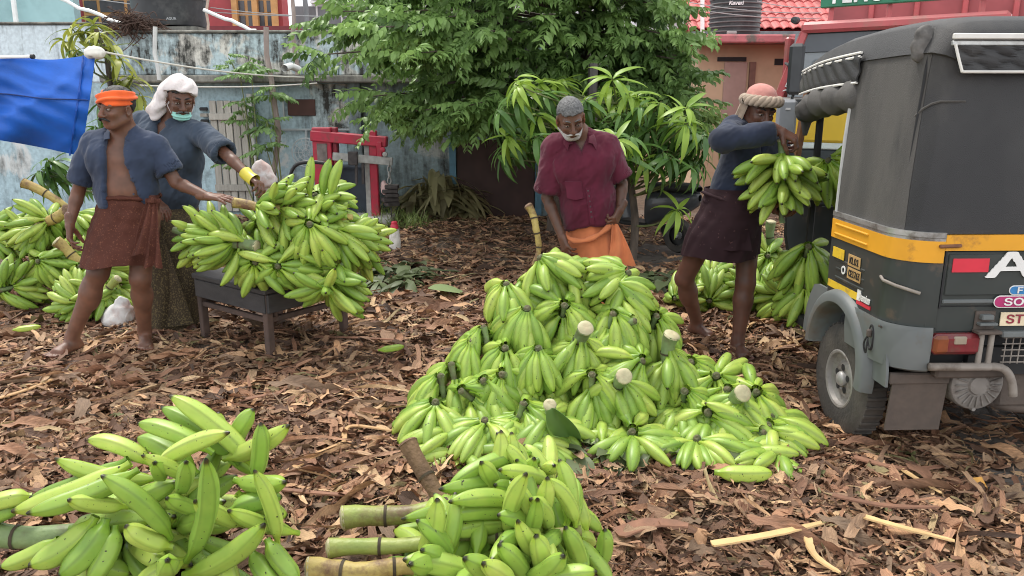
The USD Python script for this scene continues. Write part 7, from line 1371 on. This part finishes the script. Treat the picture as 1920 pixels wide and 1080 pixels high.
# ---------------------------------------------------------------- table, scale and small things
iron = mat('rusty_dark_iron', (.045, .030, .025), rough=.7, col2=(.09, .055, .042), scale=12, bump=.6); board = mat('black_board', (.022, .021, .022), rough=.55, col2=(.045, .042, .042), scale=6, stretch=(1, 1, 3), bump=.5)
def table():
    N = G(508, 668) * V(1, 1, 0); e1, e2 = unit(V(-.80, .60, 0)), unit(V(.60, .80, 0)); R3 = np.stack([e1, e2, V(0, 0, 1)], 1); a, b = .72, .60; c = N + e1 * a / 2 + e2 * b / 2
    T = Thing('table', 'low black topped table on rusty iron legs under the heaped plantains', 'table', c); P = lambda p, q, z: N + e1 * p * a + e2 * q * b + V(0, 0, z)
    T.part('tabletop', box(P(.5, .5, .425), (a + .08, b + .08, .035), R3, .006), board)
    T.part('apron', box(P(.5, -.035, .345), (a + .04, .03, .12), R3, .005), board); T.part('apron', box(P(-.035, .5, .345), (.03, b + .04, .12), R3, .005), board); T.part('apron', box(P(1.02, .5, .345), (.03, b, .12), R3, .005), board); T.part('apron', box(P(.5, 1.02, .345), (a, .03, .12), R3, .005), board)
    for p, q in ((0, 0), (1, 0), (0, 1), (1, 1)): T.part('leg', bar(P(p, q, -.02), P(p, q, .41), .048, .048, up=e1, b=.005), iron)
    for (p, q, p2, q2) in ((0, 0, 1, 0), (0, 0, 0, 1), (1, 0, 1, 1), (0, 1, 1, 1)): T.part('crossbar', bar(P(p, q, .235), P(p2, q2, .235), .03, .035, b=.004), iron)
    T.part('bent_bar', sweep(bez([P(0, .10, .24), P(0, .08, .30), P(0, .12, .36), P(0, .25, .385)], 8), .016, 8), iron, smooth=True)
table()
def red_scale():
    Y = 10.0; w = lambda u, v, dy=0.0: W(u, v, Y + dy); red = mat('scale_red', (.42, .022, .05), rough=.45, var=.15, scale=4, dirt=(.2, .05, .05), dscale=9); gry = mat('scale_grey', (.34, .34, .32), rough=.5, var=.25, scale=14); dk = mat('scale_iron', (.05, .042, .04), rough=.7, var=.4, scale=20)
    T = Thing('platform_scale', 'red iron weighing scale with a grey beam and hanging weights by the wall', 'weighing scale', V(w(650, 0)[0], Y, 0))
    T.part('top_beam', bar(w(584, 254), w(726, 266), .16, .13, b=.01), red)
    x = w(607, 300)[0]; T.part('post', box((x, Y, .62), (.24, .12, 1.24), b=.01), red); T.part('dial_window', box((x + .0, Y - .063, w(0, 285)[2]), (.13, .01, .22), b=.004), mat('dusty_window', (.16, .13, .12), rough=.4, var=.4, scale=12)); T.part('post_edge', box((x + .16, Y + .02, .62), (.06, .12, 1.24), b=.01), mat('scale_dark_red', (.2, .012, .025), rough=.5))
    x2 = w(701, 300)[0]; T.part('post', box((x2, Y, .60), (.10, .10, 1.2), b=.01), red); T.part('post_edge', box((x2 - .09, Y + .03, .60), (.06, .06, 1.1)), gry); T.part('base', box(((x + x2) / 2, Y, .06), (1.1, .5, .12), b=.02), mat('scale_base', (.5, .49, .46), var=.2))
    T.part('beam', bar(w(624, 293, -.1), w(736, 303, -.1), .035, .10, b=.006), gry); T.part('slider', box(w(662, 297, -.12), (.12, .06, .17), b=.01), dk); T.part('slider_rod', bar(w(668, 300, -.12), w(668, 345, -.12), .03), dk); T.part('slider_rod', bar(w(680, 300, -.1), w(681, 345, -.1), .03), dk)
    br = T.part('bracket', box(w(712, 285, -.06), (.07, .08, .26), b=.01), red); T.part('knob', lathe([(0, .03), (.03, .025), (.035, 0)], 12, w(718, 281, -.12), frame(V(0, -1, 0))), red, br); T.part('knob', lathe([(0, .03), (.03, .025), (.035, 0)], 12, w(722, 289, -.12), frame(V(0, -1, 0))), gry, br)
    for k in range(4): T.part('chain_link', sweep(np.array([w(730, 306 + 11 * k, -.1) + V(.022 * math.cos(t) * (1 if k % 2 else .3), .02 * math.cos(t) * (.2 if k % 2 else 1), .042 * math.sin(t)) for t in np.linspace(0, 2 * PI, 13)]), .009, 5, False), gry, smooth=True)
    for k in range(5): T.part('weight', box(w(733, 350 + 8 * k, -.1) + V(.012 * (-1) ** k, 0, 0), (.17 + .03 * (k % 2), .13, .05), RZ(8 * k), .008), dk)
    T.part('weight_rod', bar(w(733, 388, -.1), w(735, 412, -.1), .014), dk); T.part('rag', folds(xf(trimesh.creation.icosphere(2, .035), np.diag([1, .7, 2.2]), w(721, 352, -.12)), .02, ridged(20, 1)), mat('pink_rag', (.55, .38, .36), var=.2), smooth=True)
red_scale()
bt = Thing('bottle', 'white plastic bottle with a red cap standing on the litter', 'bottle', G(741, 466)); q = G(741, 466); wb = mat('bottle_white', (.60, .58, .53), rough=.45, var=.15, dirt=(.4, .36, .3), dscale=14)
bt.part('bottle_body', lathe([(0, 0), (.062, 0), (.066, .012), (.062, .10), (.054, .19), (.046, .21), (.044, .22), (0, .22)], 24, q), wb, smooth=40); bt.part('cap', lathe([(.043, .22), (.045, .225), (.043, .255), (.032, .27), (.034, .29), (.024, .30), (0, .30)], 20, q), mat('cap_red', (.5, .03, .06), rough=.45), smooth=35)
ch = Thing('chair', 'black metal chair back in front of the red scale', 'chair', V(W(588, 0, 9.2)[0], 9.2, 0)); ct = mat('black_tube', (.015, .015, .016), rough=.4)
ch.part('back_tube', sweep(bez([W(543, 420, 9.2), W(543, 340, 9.2), W(552, 312, 9.2), W(590, 304, 9.2), W(624, 314, 9.2), W(634, 345, 9.2), W(634, 420, 9.2)], 30), .022, 8), ct, smooth=True); ch.part('seat', box(V(W(588, 0, 9.0)[0], 9.0, .38), (.5, .45, .04), b=.01), ct)
for u in (548, 628): ch.part('leg', bar(V(W(u, 0, 8.8)[0], 8.8, 0), V(W(u, 0, 8.8)[0], 8.8, .38), .025), ct)
cr_ = Thing('crate', 'dark blue grey crate standing behind the red scale', 'crate', V(W(665, 0, 10.4)[0], 10.4, 0)); a, c = W(638, 350, 10.4), W(694, 313, 10.4); cm = mat('crate_blue', (.04, .055, .075), rough=.5, var=.2)
cr_.part('box', box(((a[0] + c[0]) / 2, 10.45, c[2] / 2), (c[0] - a[0], .25, c[2]), b=.015), cm); cr_.part('rim', box(((a[0] + c[0]) / 2, 10.45, c[2]), (c[0] - a[0] + .03, .28, .04), b=.008), cm)
fan = Thing('fan_guard', 'grey wire fan guard leaning on the blue wall above the bananas', 'fan guard', V(W(575, 0, 10.5)[0], 10.5, 0)); fc = W(574, 286, 10.5)
for k, rr in enumerate((.05, .1, .15, .19)): fan.part('ring', sweep(np.array([fc + V(rr * math.cos(t), -.02 * (1 - rr / .19), rr * math.sin(t)) for t in np.linspace(0, 2 * PI, 25)]), .005 if k < 3 else .009, 5, False), pipe_m)
for k in range(10): fan.part('wire', bar(fc + V(.02 * math.cos(k * PI / 5), -.02, .02 * math.sin(k * PI / 5)), fc + V(.19 * math.cos(k * PI / 5), 0, .19 * math.sin(k * PI / 5)), .006), pipe_m)
fan.part('stand', bar(fc - V(0, 0, .19), V(fc[0], 10.5, 0), .03), pipe_m)
sack_m = mat('white_sack', (.55, .54, .53), rough=.7, var=.12, scale=12, dirt=(.42, .30, .27), dscale=5, dlo=.5, dhi=.66)
def sack(label, c, size, seed, R=None, m=None, taper=.45):
    s = trimesh.creation.icosphere(3, 1.0); v = np.asarray(s.vertices); v = np.sign(v) * np.abs(v) ** .75; v = v * np.stack([1 - taper * v[:, 2], 1 - taper * v[:, 2], 1 + 0 * v[:, 2]], 1); m_ = xf((v, s.faces), (np.eye(3) if R is None else R) * np.asarray(size, float), c)
    q = folds(m_, min(size) * .5, lambda p: ridged(9, seed)(p) * .5 + 1.2 * (meshkit.fbm(p * 8, 3, seed) - .5)); solo('sack', (wob(q[0], min(size) * .22, 22, seed), q[1]), m or sack_m, label, 'sack', smooth=24)
sack('crumpled white sack on the ground between the bare legs', W(224, 588, 5.45), (.085, .07, .12), 3, RY(20))
sack('white and pink plastic sack beside the yellow wrapped wrist', W(492, 326, 5.75), (.075, .05, .10), 6, RY(-14))
0 and sack('dark bundle lying behind the left heap under the tarpaulin', W(95, 330, 7.0), (.28, .2, .22), 9, None, mat('dark_bundle', (.02, .022, .024), rough=.7, var=.4))
# blue tarpaulin with its pole and knot
tr_m = mat('blue_tarpaulin', (.010, .13, .60), rough=.45, var=.18, scale=3, bump=.4, bscale=120, trans=.12)
TP = Thing('tarpaulin', 'bright blue tarpaulin hung from a pole at the left edge', 'tarpaulin', V(W(60, 0, 6.8)[0], 6.8, 0)); P = []
for s in np.linspace(0, 1, 28):
    row = []
    for t in np.linspace(0, 1, 46):
        u = -160 + (338 - 26 * s ** 1.2) * t; top = 108 - 4 * t + 7 * math.sin(PI * t * 2) ** 2; bot = 252 + 42 * t ** 2 - 8 * max(0, t - .85); v = top + (bot - top) * s
        dy = -.10 * math.sin(s * PI) + .035 * math.sin(5 * t * PI + 3 * s) * s + .07 * math.sin((t * 1.3 + s * .9) * 7) * s + .05 * abs(math.sin((s * .8 + t * 1.1) * 5.5)) ** .5 + .022 * math.sin((s * 1.6 - t) * 19) * s * (1 - s) * 2
        row.append(W(u, v, 6.8 + dy))
    P.append(row)
TP.part('sheet', thick(np.array(P), .004), tr_m, smooth=True); P = np.array(P)
TP.part('hem', sweep(P[:, -2] + V(-.06, -.012, 0), .008, 5), mat('tarpaulin_hem', (.005, .06, .32), rough=.45)); TP.part('seam_cord', sweep([P[12, k] + V(0, -.02, 0) for k in range(0, 46, 3)], .006, 5), mat('tarpaulin_cord', (.004, .03, .16)))
TP.part('pole', sweep([W(-170, 110, 6.78), W(62, 106, 6.78)], .014, 8), pvc); TP.part('pole_end', sweep([W(58, 106, 6.78), W(64, 106, 6.78)], .02, 8), blk_ if False else mat('black_tube', None)); TP.part('knot', folds(xf(trimesh.creation.icosphere(2, .045), np.diag([1.6, 1, .9]), W(177, 99, 6.78)), .02, ridged(25, 2)), rope_m, smooth=True)
# long dry stalk strips lying on the litter
dry = [mat('dry_strip_tan', (.36, .20, .085), rough=.7, col2=(.46, .29, .14), scale=6, stretch=(1, 1, 1), bump=.6), mat('dry_strip_brown', (.20, .095, .055), rough=.75, var=.35, scale=7, bump=.6), mat('dry_strip_straw', (.50, .33, .15), rough=.65, var=.25, scale=6, bump=.5)]
def strip(label, px, w, m, z=.035, name='dry_stalk'):
    p = bez([G(u, v, z + float(gz(*G(u, v)[:2]))) for u, v in px], 14) if len(px) > 2 else bez([G(*px[0], z), G(*px[1], z)], 14); g = np.random.default_rng(int(px[0][0] + 100)); t = np.gradient(p, axis=0); t /= np.linalg.norm(t, axis=1, keepdims=True); sdv = np.cross(t, V(0, 0, 1)); ww = w * (1 - .5 * np.linspace(0, 1, 14) ** 3) * g.uniform(.85, 1.1, 14)
    solo(name, thick(np.stack([p - sdv * ww[:, None] + V(0, 0, .3 * w), p, p + sdv * ww[:, None] + V(0, 0, .35 * w)], 1), .006), m, label, 'dry stalk', smooth=50)
strip('long tan dry stalk lying diagonally between the two front bunches', [(524, 896), (590, 856), (648, 828)], .016, dry[0]); strip('short kinked tan stalk at the top end of the diagonal one', [(646, 828), (658, 800), (700, 803), (735, 808)], .012, dry[0]); strip('thin reddish dry stalk lying level right of the front left bunch', [(520, 918), (600, 926), (700, 932)], .013, dry[1])
strip('bright straw coloured stalk at the lower right', [(1335, 1022), (1440, 1005), (1542, 982)], .018, dry[2], .05); strip('straw coloured stalk right of the bright one, by the frame bottom', [(1612, 968), (1700, 993), (1790, 1016)], .015, dry[2], .05); strip('brown stalk lying near the table legs', [(450, 752), (500, 742), (556, 735)], .014, dry[1]); strip('long brown stalk on the litter at the far left', [(-10, 750), (50, 732), (98, 712)], .016, dry[0]); strip('thin twig on the litter at the far left behind it', [(0, 705), (60, 688), (120, 690)], .008, dry[1])
strip('reddish stalk on the litter behind the table', [(590, 632), (660, 634), (742, 638)], .016, dry[1]); strip('dry leaf sheath lying right of the bottom centre bunch', [(1160, 1005), (1230, 985), (1290, 990)], .035, dry[1], .04); strip('pale strip curling at the bottom right', [(1515, 1010), (1530, 1045), (1575, 1075)], .014, dry[2], .04); strip('grey brown stalk under the rickshaw rear', [(1600, 858), (1690, 880), (1770, 875)], .018, dry[1]); strip('long brown stalk at the right bottom', [(1560, 930), (1650, 948), (1760, 952)], .014, dry[1], .05); strip('tan stalk between the rickshaw wheel and the thin legs', [(1440, 665), (1490, 640), (1530, 628)], .014, dry[0]); strip('tan stalk lying in front of the right heap', [(1400, 612), (1450, 598), (1500, 606)], .012, dry[0]); strip('straw strip near the orange scrap', [(1690, 880), (1730, 905), (1765, 925)], .010, dry[2])
sc_ = G(1836, 906, .03); solo('plastic_scrap', box(sc_, (.05, .05, .004), RZ(12) @ RX(40)), mat('orange_scrap', (.55, .27, .04), rough=.5), 'small orange plastic scrap on the litter by the rickshaw', 'scrap')
# heaps of cut banana leaves
def leaf_heap(label, us, vs, n, seed, zmax, m, L=(.3, .7), name='leaf_heap', wmax=.14, Y=None):
    g = np.random.default_rng(seed); ms, tn = [], []
    for i in range(n):
        u = g.uniform(*us); v = g.uniform(*vs); hgt = zmax * (1 - abs((u - sum(us) / 2) / (us[1] - us[0]) * 2) ** 2) * g.random(); p = G(u, v) + V(0, 0, hgt + .05); l = g.uniform(*L); b = blade(l, g.uniform(.25, 1) * wmax, g.uniform(.2, 1.6), 6, g.uniform(-.3, .5), 1, .01); ms.append(xf(b, RZ(g.uniform(0, 360)) @ RY(g.uniform(-12, 60) if zmax > .2 else g.uniform(-12, 10)), p)); tn.append(g.random())
    mm, tt = joint(ms, tn); solo(name, mm, m, label, 'leaves', kind='stuff', smooth=True, attr={'tone': tt})
FADED = leafmat('faded_leaf', (.085, .065, .035), (.29, .265, .13), .2, .6); DKG = leafmat('wilted_leaf', (.035, .05, .022), (.11, .14, .06), .2, .5)
leaf_heap('big heap of wilted banana leaves against the wall', (745, 900), (398, 412), 420, 1, .62, FADED, (.3, .75)); leaf_heap('dark green cut leaves scattered left of the heap top', (690, 800), (505, 545), 70, 2, .05, DKG, (.2, .4)); leaf_heap('green leaf shreds along the front foot of the heap', (1080, 1340), (835, 880), 70, 3, .03, DKG, (.12, .32)); leaf_heap('wilted leaves on the ground beyond the scooter path', (1190, 1330), (520, 548), 60, 4, .04, DKG, (.2, .4))
pg_ = G(842, 541, .085); m_ = xf(blade(.34, .26, .35, 6, .12), RZ(10), pg_ - V(.17, 0, 0)); solo('banana_leaf', m_, leafmat('pale_leaf', (.14, .20, .08), (.24, .31, .14), .2, .5), 'pale green torn leaf piece lying alone on the brown litter', 'leaf', smooth=True, attr={'tone': np.full(len(m_[0]), .5)})
